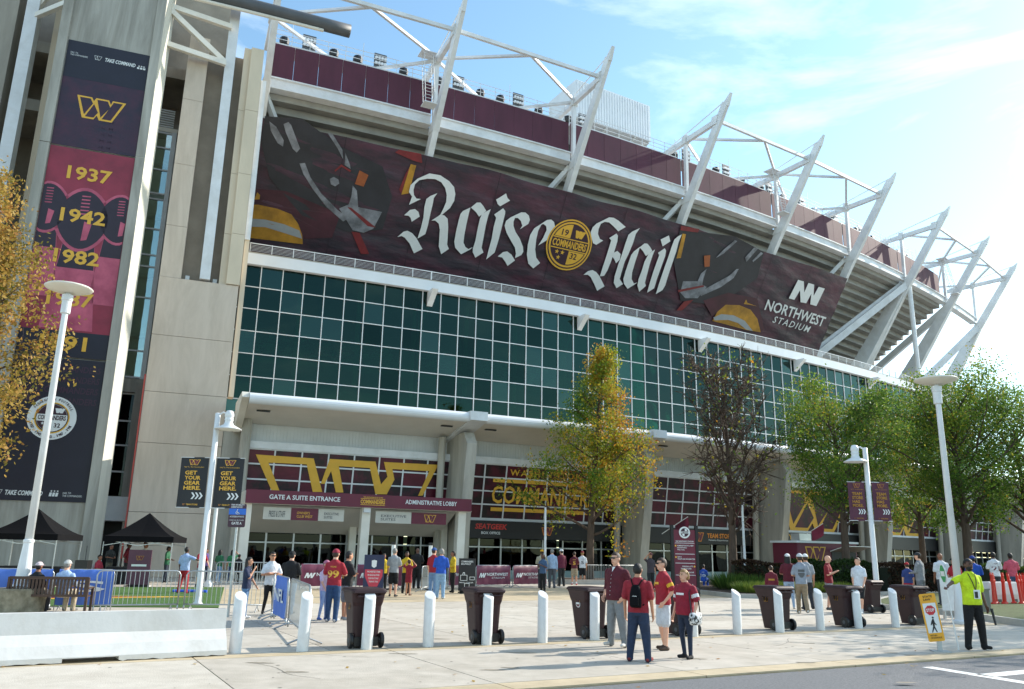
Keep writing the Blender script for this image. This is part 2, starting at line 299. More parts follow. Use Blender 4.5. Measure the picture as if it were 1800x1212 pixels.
# ------------------------------------------------------------------ measured outlines of the printed artwork, (s, z) in metres on the facade
LETTERS = [[[13.7,29.87],[12.79,29.29],[12.9,29.92],[12.57,30.18],[12.58,30.69],[13.05,31.23],[13.96,31.78],[14.91,31.82],[15.79,31.55],[16.33,31.21],[16.57,30.74],[16.6,30.23],[16.38,29.67],[15.96,29.23],[15.82,29.07],[15.65,29.05],[15.8,29.5],[15.92,30.04],[15.84,30.53],[15.58,31.0],[15.13,31.35],[14.56,31.47],[13.88,31.38],[13.24,31.16],[12.94,30.82],[12.91,30.39],[13.04,30.05],[13.31,29.84]],[[14.98,28.5],[15.43,28.85],[15.65,29.05],[16.01,29.05],[16.38,28.86],[16.58,28.29],[16.75,27.49],[16.84,26.98],[17.08,26.68],[16.5,26.19],[16.13,26.72],[16.0,27.38],[15.89,27.96],[15.69,28.37],[15.32,28.55]],[[14.99,30.52],[14.78,30.13],[14.8,29.7],[14.77,28.96],[14.77,28.07],[14.71,27.44],[14.11,27.01],[14.21,27.84],[14.24,28.58],[14.13,29.36],[14.16,29.95],[14.44,30.22]],[[12.55,28.49],[12.96,28.95],[13.37,29.08],[13.71,28.93],[13.9,28.61],[13.31,28.13],[13.14,28.4],[12.94,28.51]],[[12.34,26.85],[12.79,27.32],[13.11,27.44],[13.54,27.33],[14.01,27.03],[14.73,26.32],[14.07,25.89],[13.51,26.55],[12.98,26.91],[12.7,26.98]],[[17.58,29.65],[18.18,30.02],[18.16,29.6],[18.16,28.78],[18.2,27.88],[18.28,27.36],[18.55,27.06],[18.87,26.95],[19.24,27.17],[19.02,26.94],[18.3,26.46],[17.62,26.87],[17.42,27.3],[17.38,28.05],[17.38,28.87],[17.42,29.4]],[[18.22,30.03],[18.65,30.47],[18.97,30.53],[19.31,30.33],[19.68,30.02],[19.43,29.75],[19.15,29.49],[18.76,29.78],[18.33,29.97]],[[19.36,29.72],[19.72,29.99],[20.05,30.22],[19.97,29.69],[19.96,28.93],[20.02,27.94],[20.06,27.26],[20.34,26.91],[19.7,26.41],[19.33,26.79],[19.27,27.05],[19.33,27.68],[19.28,28.66],[19.27,29.34]],[[20.34,31.0],[20.73,31.3],[21.12,31.62],[21.36,31.3],[21.65,31.16],[20.86,30.58],[20.58,30.7]],[[20.49,29.89],[21.18,30.49],[21.44,30.32],[21.49,30.1],[21.49,29.34],[21.48,28.1],[21.4,27.08],[20.76,26.43],[20.77,27.21],[20.8,28.07],[20.72,28.98],[20.75,29.67]],[[23.26,29.21],[23.41,29.51],[23.15,29.85],[22.8,30.02],[22.52,29.98],[22.47,29.66],[22.56,29.37],[22.89,28.96],[23.49,28.51],[23.98,27.96],[24.15,27.59],[24.04,27.3],[23.49,26.97],[23.47,27.33],[23.23,27.76],[22.75,28.15],[22.07,28.74],[21.72,29.22],[21.74,29.61],[22.08,29.94],[22.99,30.5],[23.38,30.55],[23.78,30.39],[23.99,30.08],[23.94,29.76]],[[21.78,26.83],[22.19,27.24],[22.56,27.36],[23.06,27.18],[23.55,26.79],[22.96,26.26],[22.61,26.56],[22.23,26.82]],[[25.46,28.3],[25.75,28.97],[25.89,29.62],[25.73,29.91],[25.39,30.01],[25.22,29.9],[25.08,29.41],[25.11,28.7],[25.27,27.93],[25.58,27.34],[26.12,26.99],[25.57,26.46],[24.94,26.76],[24.57,27.42],[24.41,28.19],[24.4,28.98],[24.63,29.53],[25.68,30.38],[26.06,30.48],[26.42,30.35],[26.65,29.99],[26.56,29.34],[26.12,28.79]],[[32.05,29.83],[31.44,29.36],[31.04,29.44],[30.65,29.91],[30.46,30.25],[30.52,30.64],[30.8,31.0],[31.97,31.74],[32.47,31.8],[33.06,31.68],[34.07,31.33],[33.4,30.84],[32.75,31.12],[32.12,31.35],[31.62,31.3],[31.28,31.08],[31.21,30.62],[31.28,30.25],[31.65,29.89]],[[32.62,30.14],[33.27,30.64],[33.5,30.49],[33.62,30.05],[33.62,29.27],[33.58,28.33],[33.47,27.53],[33.28,27.06],[32.83,26.95],[32.84,27.74],[32.89,28.68],[32.91,29.54],[32.91,30.0]],[[30.98,26.78],[31.36,27.15],[31.82,27.32],[32.29,27.22],[32.78,26.95],[33.68,26.22],[33.0,25.73],[32.41,26.26],[31.85,26.72],[31.48,26.86]],[[33.42,28.97],[33.94,29.29],[34.41,29.1],[34.49,28.64],[34.2,28.28],[33.86,28.57],[33.5,28.78]],[[35.69,31.55],[35.43,31.0],[35.43,30.21],[35.29,29.25],[35.12,28.59],[35.12,27.95],[35.15,27.08],[35.7,26.73],[35.1,26.28],[34.59,26.68],[34.48,27.22],[34.49,28.24],[34.56,29.12],[34.58,29.99],[34.63,30.77],[34.94,31.1]],[[35.82,29.58],[36.34,30.06],[36.36,29.51],[36.33,28.79],[36.35,27.84],[36.53,27.3],[36.96,26.97],[37.34,27.15],[37.01,26.86],[36.4,26.42],[35.79,26.79],[35.57,27.15],[35.55,27.86],[35.59,28.67],[35.63,29.23]],[[36.27,29.97],[36.75,30.43],[37.07,30.47],[37.51,30.27],[37.93,29.99],[37.69,29.74],[37.36,29.45],[36.87,29.76],[36.44,29.96]],[[37.58,29.64],[38.19,30.17],[38.13,29.66],[38.11,28.93],[38.18,27.9],[38.23,27.26],[38.46,27.01],[37.89,26.4],[37.44,26.89],[37.34,27.43],[37.41,28.17],[37.4,28.97]],[[38.47,31.08],[39.3,31.59],[39.69,31.15],[38.97,30.57]],[[38.65,29.95],[39.29,30.47],[39.54,30.31],[39.64,29.85],[39.59,28.94],[39.53,27.79],[39.55,26.97],[38.87,26.46],[38.82,27.27],[38.81,28.32],[38.86,29.22],[38.9,29.8]],[[40.8,31.96],[40.72,31.26],[40.8,30.46],[40.79,29.48],[40.77,28.49],[40.8,27.42],[40.64,26.98],[39.98,26.51],[39.97,27.62],[40.0,28.85],[40.05,29.76],[40.06,30.73],[40.11,31.39],[40.43,31.73]]]
ART = [["char",[[0.5,33.34],[3.21,33.66],[6.41,32.42],[10.02,31.66],[11.27,29.74],[11.01,27.31],[8.24,26.69],[4.33,27.27],[1.42,29.44],[0.46,31.64]]],["maroon",[[0.02,28.48],[2.79,28.73],[7.32,27.82],[6.99,26.11],[4.73,25.69],[3.95,27.02],[2.36,27.53],[0.16,27.57]]],["gold",[[-0.02,27.36],[0.89,27.5],[2.37,27.44],[3.48,27.23],[4.12,26.66],[4.57,25.96],[4.74,25.3],[0.31,25.16]]],["grey",[[0.12,26.45],[1.56,26.57],[3.07,26.46],[4.31,26.21],[4.62,25.67],[3.06,25.88],[1.64,26.06],[0.2,25.9]]],["gold",[[0.21,27.91],[0.57,27.91],[0.67,28.3],[0.92,28.15],[0.92,27.86],[0.44,27.76]]],["silver",[[0.85,33.05],[1.4,32.79],[2.09,32.02],[2.1,31.61],[1.67,31.76],[1.05,32.46]]],["silver",[[1.9,33.06],[2.24,33.26],[2.48,33.08],[3.39,31.7],[3.18,31.39],[2.83,31.6],[2.15,32.57]]],["silver",[[3.51,30.71],[3.92,30.82],[4.5,29.94],[5.55,28.98],[7.05,28.07],[8.04,27.64],[7.65,27.34],[6.15,28.12],[4.86,29.15],[3.95,30.04]]],["silver",[[5.26,33.09],[5.63,33.11],[6.62,32.18],[6.8,31.56],[6.23,32.21]]],["silver",[[6.87,32.04],[7.4,31.29],[7.51,31.02],[6.98,31.21]]],["orange",[[8.23,31.05],[9.01,30.85],[8.79,30.0],[8.05,30.06]]],["silver",[[7.9,29.94],[8.31,29.63],[8.65,28.52],[10.68,28.5],[10.21,27.19],[9.48,26.8],[8.55,26.84],[7.14,28.18],[7.84,28.58],[7.95,29.18]]],["red",[[7.77,28.38],[8.11,28.38],[10.42,27.32],[9.72,27.31]]],["gold",[[12.27,32.21],[12.75,32.2],[12.59,30.16],[11.99,29.96]]],["red",[[11.99,31.43],[12.25,32.06],[11.97,30.05],[11.73,30.3]]],["red",[[10.81,32.76],[11.09,33.01],[12.95,33.07],[13.22,32.44],[12.39,32.48]]],["red",[[8.46,26.72],[9.15,26.73],[10.27,25.34],[9.58,25.25]]],["silver",[[6.0,30.05],[6.29,30.24],[6.7,30.12],[6.81,29.86],[6.52,29.62],[6.17,29.7]]],["red",[[6.26,30.66],[6.71,31.17],[7.59,30.89],[7.51,30.78],[6.77,31.03],[6.35,30.61]]],["char",[[40.45,32.38],[47.66,33.18],[52.49,32.65],[52.88,30.23],[48.78,26.93],[43.42,26.51],[40.98,29.59]]],["maroon",[[46.4,26.98],[49.43,28.22],[53.98,28.44],[56.77,25.84],[56.43,25.45],[53.58,27.26],[49.71,27.12],[48.38,25.79]]],["gold",[[48.6,25.39],[48.87,26.3],[49.71,27.12],[51.67,27.4],[53.58,27.26],[55.12,26.61],[56.43,25.45],[54.02,25.32],[50.7,25.38]]],["grey",[[48.6,25.72],[49.54,26.19],[51.38,26.36],[53.35,26.11],[55.13,25.37],[53.99,25.37],[52.46,25.76],[50.8,25.83],[48.89,25.49]]],["gold",[[52.27,27.6],[52.36,28.06],[52.74,27.79],[54.33,27.72],[53.15,27.67]]],["silver",[[49.76,30.53],[49.49,29.63],[48.21,28.56],[45.89,27.32],[45.43,27.57],[47.38,28.84],[48.76,29.71],[49.44,30.47]]],["silver",[[42.89,28.19],[44.78,28.5],[44.88,29.25],[45.41,29.75],[45.42,28.82],[45.53,28.32],[46.23,28.22],[45.54,27.06],[43.91,26.8],[43.01,27.18]]],["silver",[[47.84,32.85],[48.2,32.82],[46.96,31.44],[46.12,30.87],[46.78,31.77]]],["silver",[[50.82,32.75],[51.43,32.76],[50.45,31.3],[50.06,31.65]]],["silver",[[52.01,32.55],[52.42,32.47],[51.4,31.47],[51.24,31.6]]],["orange",[[44.48,30.77],[45.26,30.97],[45.68,30.01],[45.04,29.84]]],["gold",[[40.9,32.07],[41.33,32.11],[41.65,30.06],[41.12,29.92]]],["red",[[40.38,32.67],[42.79,32.84],[42.72,32.52],[40.49,32.29]]],["red",[[42.55,27.31],[45.7,28.29],[45.85,28.16],[42.79,27.14]]],["red",[[43.91,26.49],[45.02,26.82],[44.01,25.66],[43.27,25.55]]],["white",[[58.82,29.24],[59.19,31.17],[60.21,31.2],[60.99,30.22],[61.08,31.21],[62.14,31.23],[62.79,30.19],[63.05,31.17],[64.24,31.21],[63.97,29.33],[62.78,29.31],[62.26,30.33],[62.03,29.29],[61.0,29.23],[60.15,30.3],[59.83,29.26]]]]
TOP = [[0.06,33.24],[3.49,33.15],[8.22,33.11],[13.76,33.07],[18.64,33.17],[26.94,32.98],[33.62,32.99],[41.13,32.9],[52.86,32.79],[67.94,33.09]]
BIGW = [[[1.44,7.16],[4.81,7.13],[5.53,5.14],[4.96,5.12],[4.43,6.75],[2.21,6.72],[3.01,5.11],[2.55,5.11]],[[5.77,7.16],[8.61,7.17],[9.22,5.47],[8.82,5.15],[8.3,6.75],[6.37,6.75],[6.81,5.17],[6.35,5.15],[5.93,6.43],[5.63,5.64],[5.39,5.63]],[[9.15,7.18],[12.75,7.22],[11.89,5.2],[11.58,5.18],[12.18,6.78],[9.74,6.77],[9.94,6.12],[9.54,5.18],[8.82,5.15],[9.07,5.73],[9.47,6.27]]]
# ================================================================== STADIUM
random.seed(7)
MS = [0.3 + 13.52 * k for k in range(9)]            # radial lines of masts and piers
st = thing('stadium_building', 'large concrete and steel stadium with green glass wall and white roof masts', 'stadium', tuple(pl(40, 0, 0)))
S_END = 96.0
# --- green glass wall
ZR = [11.5 + 1.6 * k for k in range(7)]
S0 = -0.25; NC = 50
def pane_me():
    pass
for c in range(NC):
    for r in range(6):
        mb = MB(); a = S0 + 1.5 * c
        fbox(mb, a + .03, a + 1.47, -.44, -.42, ZR[r] + .03, ZR[r + 1] - .03, 1)
        obj('pane', mb, random.choice(GREENGLASS[:1] * 5 + GREENGLASS), st)
mb = MB()
for c in range(NC, 64):
    for r in range(6):
        a = S0 + 1.5 * c; fbox(mb, a + .03, a + 1.47, -.44, -.42, ZR[r] + .03, ZR[r + 1] - .03, 1)
o = obj('far_panes', mb, GREENGLASS[0], st); o['kind'] = 'stuff'
for c in range(65):
    a = S0 + 1.5 * c; mb = MB(); fbox(mb, a - .03, a + .03, -.5, -.34, 10.7, 21.1, 1); obj('mullion', mb, WHITE, st)
for z in ZR:
    mb = MB(); fbox(mb, S0, S_END, -.5, -.36, z - .03, z + .03, 40); obj('transom', mb, WHITE, st)
mb = MB(); fbox(mb, S0, S_END, -.6, -.43, 10.1, 11.45, 40); obj('spandrel', mb, TEALSP, st)
# interior behind the glass
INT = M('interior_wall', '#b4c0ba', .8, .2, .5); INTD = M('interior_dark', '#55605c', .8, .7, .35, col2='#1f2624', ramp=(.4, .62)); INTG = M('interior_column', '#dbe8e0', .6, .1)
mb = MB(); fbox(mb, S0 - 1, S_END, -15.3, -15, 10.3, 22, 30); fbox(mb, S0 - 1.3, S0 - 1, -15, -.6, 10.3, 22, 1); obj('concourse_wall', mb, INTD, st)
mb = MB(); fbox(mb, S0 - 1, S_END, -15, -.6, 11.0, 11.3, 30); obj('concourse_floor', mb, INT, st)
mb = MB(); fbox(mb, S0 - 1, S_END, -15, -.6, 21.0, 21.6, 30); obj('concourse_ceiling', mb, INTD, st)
mb = MB(); fbox(mb, S0 - 1, S_END, -1.5, -1.35, 11.3, 12.9, 30); obj('parapet', mb, INT, st)
mb = MB(); fbox(mb, S0 - 1, S_END, -15, -4.2, 15.0, 15.4, 30); obj('mezzanine', mb, INT, st)
for k, s in enumerate(np.arange(4.4, 92, 4.5)):
    mb = MB(); mb.tube(pl(s, -2.6, 11.3), pl(s, -2.6, 20.9), .17, n=8)
    if k % 3 == 2:
        mb.beam(pl(s, -2.6, 17.2), pl(s + 1.2, -2.6, 20.9), .2, .2); mb.tube(pl(s + .75, -3.2, 11.3), pl(s + .75, -3.2, 20.9), .2, n=8)
    obj('interior_column', mb, INTG, st)
mb = MB(); rng = random.Random(3)
for i in range(2600):
    s = rng.choice((rng.uniform(0, 13), rng.uniform(16, 24), rng.uniform(24, 60))); d = rng.uniform(-9, -4.4); z = 15.4 + (d + 4.4) * -.62
    mb.box(pl(s, d, z + rng.uniform(.1, .5)), (rng.uniform(.15, .5), rng.uniform(.2, .5), rng.uniform(.08, .3)), rng.uniform(0, 3), rng.choice([0, 0, 0, 1, 2]))
o = obj('concourse_clutter', mb, [PRINTW, INTD, CHARC], st); o['kind'] = 'stuff'  # small invented boxes scattered to give pale speckles behind the glass
# --- ledge with railing above the glass
LEDGE = M('white_ledge', '#dcdfe2', .45, .06, .5)
mb = MB(); fbox(mb, -.4, S_END, -1.2, 0, 21.05, 21.85, 44); obj('ledge', mb, LEDGE, st)
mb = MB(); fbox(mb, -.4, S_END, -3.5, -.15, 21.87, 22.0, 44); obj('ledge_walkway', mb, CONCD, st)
for k in range(-0, 8):
    a, b = MS[k] + .02, MS[k + 1] - .02
    r = obj('railing', MB().add([], []), WHITE, st) if False else None
    mb = MB(); nseg = 9
    fbox(mb, a, b, -.24, -.17, 22.62, 22.68, 6)
    for j in range(5): fbox(mb, a, b, -.215, -.195, 22.1 + j * .1, 22.118 + j * .1, 6)
    r = obj('railing', mb, WHITE, st)
    for j in range(nseg + 1):
        s = a + (b - a) * j / nseg; mp_ = MB(); fbox(mp_, s - .025, s + .025, -.26, -.18, 22.0, 22.7, 1); obj('railing_post', mp_, WHITE, r)
for s in MS[1:8]:
    mb = MB()
    for sg in (-.5, .5): pass
    n_ = [pl(s - .22, -.35, 19.9), pl(s - .22, -.02, 21.05), pl(s - .22, -.02, 21.05)]
    vs = []
    for ss in (s - .22, s + .22): vs += [pl(ss, -.36, 19.9), pl(ss, .9, 20.95), pl(ss, .9, 21.04), pl(ss, -.36, 21.04)]
    mb.add(vs, [(0, 1, 2, 3), (7, 6, 5, 4), (0, 4, 5, 1), (1, 5, 6, 2), (2, 6, 7, 3), (3, 7, 4, 0)]); obj('ledge_bracket', mb, WHITE, st)
# --- upper deck: stepped underside, beams, screens
DECK = M('deck_concrete', '#a19f99', .85, .2, .5)
d, z = -2.1, 35.75
for i in range(15):
    mb = MB(); fsec(mb, -14, 94.6, [(d, z - .58), (d, z + .1), (d - .92, z + .1), (d - .92, z - .46), (d - .8, z - .58)], 36); obj('deck_step', mb, DECK, st); d -= .86; z -= .6
for k in range(8):
    a, b = MS[k] + .28, MS[k + 1] - .28
    mb = MB(); fbox(mb, a, b, -2.05, -1.35, 35.75, 36.55, 5); fbox(mb, a, b, -2.05, -1.2, 36.55, 36.65, 5); fbox(mb, a, b, -2.05, -1.2, 35.68, 35.75, 5); obj('edge_beam', mb, WHITE, st)
    npan = 7 if k < 7 else 0
    for j in range(npan):
        w_ = (b - a + .4) / npan; s = a - .2 + j * w_
        mb = MB(); fbox(mb, s + .015, s + w_ - .015, -1.98, -1.92, 36.68, 39.95, 1); obj('screen_panel', mb, SCREEN, st)
    if k < 7:
        mb = MB(); fbox(mb, a, b, -3.9, -2.2, 40.0, 40.25, 5); obj('catwalk', mb, WHITE, st)
        mb = MB()
        for zz in (40.7, 41.1, 41.5): fbox(mb, a, b, -2.4, -2.36, zz, zz + .035, 5)
        for j in range(10): s = a + (b - a) * j / 9; fbox(mb, s - .02, s + .02, -2.42, -2.38, 40.2, 41.5 + (.8 if j % 4 == 1 else 0), 1)
        obj('catwalk_rail', mb, WHITE, st)
        rng = random.Random(k)
        for j in range(6):
            s = a + 1.0 + j * 2.05
            if k == 2 and s > 31: continue
            if j % 3 == 1:
                mb = MB(); fbox(mb, s - .55, s + .55, -4.6, -4.5, 41.3, 43.1, 1); fl = obj('floodlight_rack', mb, CHARC, st)
                for q in range(4):
                    for zz in (41.5, 42.1, 42.6): m2 = MB(); m2.tube(pl(s - .4 + q * .27, -4.5, zz), pl(s - .4 + q * .27, -4.3, zz), .1, .13, 8); obj('floodlight', m2, WHITE, fl)
            else:
                mb = MB(); c = pl(s, -4.2, 41.75); mb.lathe([(.05, -.4), (.36, -.28), (.42, 0), (.36, .28), (.05, .4)], c, 10); obj('speaker_horn', mb, BLACKM, st)
    # masts bracing: top chord, V braces, inner braces
    if k in (2, 5): continue                             # no chord over these two bays
    mb = MB(); mb.beam(pl(MS[k], 3.0, 42.0), pl(MS[k + 1], 3.0, 42.0), .24, .32); obj('top_chord', mb, WHITE, st)
    mid = (MS[k] + MS[k + 1]) / 2
    for s in (MS[k], MS[k + 1]):
        mb = MB(); mb.beam(pl(s, -1.2, 41.9), pl(mid, 2.9, 41.95), .22, .22); obj('chord_brace', mb, WHITE, st)
        mb = MB(); mb.beam(pl(s, -1.2, 41.7), pl(mid, -4.2, 40.4), .2, .25); obj('inner_brace', mb, WHITE, st)
# underside diagonal braces (bays alternate)
for k, side in ((0, 0), (1, 1), (3, 0), (4, 1), (5, 1), (2, 1)):
    a = MS[k] if side == 0 else MS[k + 1]; b = (MS[k] + MS[k + 1]) / 2
    mb = MB(); mb.beam(pl(a, -1.9, 35.5), pl(b if k != 5 else MS[k] + 2, -8.6, 25.6), .42, .42); obj('deck_brace', mb, WHITE, st)
for k, s in enumerate(MS):
    if k == 0:
        pass
    mb = MB(); mb.beam(pl(s, -9.5, 21.9), pl(s, -1.0, 35.3), .5, .8, up=tuple(fnorm(s)), w2=.5, h2=.9); mb.beam(pl(s, -1.0, 35.3), pl(s, 4.3, 43.2), .48, .95, up=tuple(fnorm(s)), w2=.34, h2=.75)
    mb.add([pl(s - .16, 4.1, 43.25), pl(s + .16, 4.1, 43.25), pl(s + .16, 4.55, 42.75), pl(s - .16, 4.55, 42.75), pl(s - .16, 5.0, 43.9), pl(s + .16, 5.0, 43.9)], [(0, 1, 2, 3), (3, 2, 5, 4), (0, 4, 5, 1), (0, 3, 4), (1, 5, 2)])
    obj('mast', mb, WHITE, st)
    for d_, z_, a_ in ((-1.1, 35.4, .75), (2.9, 41.9, .5), (-1.2, 41.7, .4)):
        mb = MB(); fbox(mb, s - .3, s + .3, (d_ - a_, d_ - a_ * .4), (d_ + a_ * .5, d_ + a_), z_ - .42, z_ + .42, 1); obj('gusset_plate', mb, WHITE, st)
    mb = MB(); mb.beam(pl(s, -1.3, 36.2), pl(s, -1.2, 41.9), .32, .32, up=tuple(fnorm(s))); obj('post', mb, WHITE, st)
    mb = MB(); mb.beam(pl(s, 3.0, 41.85), pl(s, -5.2, 41.4), .36, .5); obj('mast_strut', mb, WHITE, st)
    mb = MB(); mb.tube(pl(s, 4.5, 43.5), pl(s, -5.0, 41.6), .05, n=6); obj('stay_cable', mb, WHITE, st)
    if k in (1, 4, 7):
        mb = MB(); q = s - 1.0
        for dd in (-.1, .5):
            for ss in (q - .4, q + .4): mb.tube(pl(ss, dd, 36.6), pl(ss, dd - 1.0, 41.8), .03, n=5)
        for j in range(16): zz = 36.7 + j * .33; dd = .5 - (zz - 36.6) * .19; mb.tube(pl(q - .4, dd, zz), pl(q + .4, dd, zz), .022, n=5)
        for j in range(8): zz = 36.7 + j * .66; dd = -.1 - (zz - 36.6) * .19; mb.tube(pl(q - .4, dd, zz), pl(q - .4, dd + .6, zz), .022, n=5); mb.tube(pl(q + .4, dd, zz), pl(q + .4, dd + .6, zz), .022, n=5)
        mb.box(pl(q, .2, 36.55), (1.1, 1.0, .07), fhead(s)); mb.box(pl(q, -.9, 41.8), (1.3, 1.2, .07), fhead(s))
        obj('access_ladder', mb, WHITE, st)
# scoreboard back (white ribbed box)
RIB = M('ribbed_white_panel', '#e2e6ea', .5, .05, 1)
sb = MB(); fbox(sb, 31.4, 41.3, -12, -6.8, 44.2, 48.4, 2); so_ = obj('scoreboard_box', sb, RIB, st)
for j in range(28):
    mb = MB(); s = 31.5 + j * .35; fbox(mb, s, s + .17, -6.82, -6.74, 44.25, 48.35, 1); obj('rib', mb, RIB, so_)
for j in range(6): mb = MB(); s = 31.6 + j * 1.9; mb.beam(pl(s, -6.9, 44.15), pl(s, -12, 42.0), .18, .2); obj('support_bracket', mb, WHITE, so_)
mb = MB(); fbox(mb, 31.4, 41.3, -12.2, -12, 40, 44.2, 2); obj('back_panel', mb, CHARC, so_)
# raker columns at the open right end of the stands
for s, (d1, z1), (d0, z0) in ((MS[6], (-1.2, 35.0), (-11.5, 19.5)), (MS[7], (-.9, 35.0), (-10.5, 20.5)), (MS[8], (-.9, 35.0), (-9, 21.5))):
    mb = MB(); mb.beam(pl(s - 1.6, d0, z0), pl(s, d1 - .4, z1), 1.1, 2.2, up=tuple(fnorm(s)), w2=.6, h2=1.1); obj('raker_column', mb, WHITE, st)
for s0, s1 in ((MS[6], MS[5] + 1.5), (MS[8], MS[7] + 3.5)):
    mb = MB(); mb.beam(pl(s0, -1.2, 35.2), pl(s1, -8.5, 24.5), .6, .8); obj('deck_brace', mb, WHITE, st)
mb = MB(); mb.tube(pl(MS[6] + .4, -1.0, 21), pl(MS[6] + .4, -1.0, 35), .28, n=12); obj('column', mb, WHITE, st)
mb = MB(); mb.beam(pl(94.9, -1.2, 35.2), pl(94.9, -15, 25.6), .6, .8); obj('end_raker', mb, WHITE, st)
mb = MB(); fbox(mb, 80, 94, -15.4, -15, 22, 26, 5); obj('end_wall', mb, MAROON, st)
# --- canopy over the ground floor
for k in range(7):
    a, b = MS[k] + .58, MS[k + 1] - .58
    if k == 0: a = .5
    nose = [(9.45 + .28 * math.cos(t), 9.92 + .28 * math.sin(t)) for t in np.linspace(-1.9, 1.57, 8)]
    mb = MB(); fsec(mb, a, b, nose + [(-.3, 10.26), (-.3, 9.9), (5.4, 9.08), (5.6, 9.05)], 5); obj('canopy', mb, SOFFIT, st)
    mb = MB(); fsec(mb, a - .01, b + .01, [(9.46 + .31 * math.cos(t), 9.93 + .31 * math.sin(t)) for t in np.linspace(-1.5, 1.6, 9)] + [(9.2, 10.3), (9.2, 10.2)], 5); obj('canopy_edge', mb, LEDGE, st, smooth=False)
    for s in (a + .9, b - .9):
        mb = MB(); mb.box(pl(s, 8.3, 9.43), (.75, .22, .06), fhead(s)); obj('soffit_light', mb, BLACKM, st)
for s in MS[1:8]:
    mb = MB(); vs = []
    for ss in (s - .56, s + .56): vs += [pl(ss, 9.95, 9.72), pl(ss, 9.95, 10.28), pl(ss, -.3, 10.4), pl(ss, -.3, 9.0), pl(ss, 5.3, 8.72)]
    mb.add(vs, [(4, 3, 2, 1, 0), (5, 6, 7, 8, 9), (0, 5, 9, 4), (0, 1, 6, 5), (1, 2, 7, 6), (3, 4, 9, 8)]); obj('canopy_beam', mb, WHITE, st)
    mb = MB(); sec = [(5.0, 0), (7.6, 0), (8.9, 8.4), (8.3, 9.15), (5.3, 9.0)]
    vs = [pl(ss, d, z) for ss in (s - .34, s + .34) for d, z in sec]; n = len(sec)
    mb.add(vs, [tuple(range(n - 1, -1, -1)), tuple(range(n, 2 * n))] + [(i, (i + 1) % n, n + (i + 1) % n, n + i) for i in range(n)]); obj('pier', mb, PIER, st)
    for ss in (-1.0, .95):
        mb = MB(); mb.tube(pl(s + ss, 5.9, 0), pl(s + ss, 6.3, 9.0), .24, n=10); obj('round_column', mb, PIER, st)
# left end wedge of the first canopy
mb = MB(); vs = [pl(ss, d, z) for ss in (.1, .48) for d, z in ((9.6, 9.95), (9.3, 10.3), (5.0, 10.3), (5.0, 8.5), (6.2, 8.6))]
mb.add(vs, [(0, 1, 2, 3, 4), (9, 8, 7, 6, 5), (0, 5, 6, 1), (1, 6, 7, 2), (2, 7, 8, 3), (3, 8, 9, 4), (4, 9, 5, 0)]); obj('canopy_beam', mb, CREAM, st)
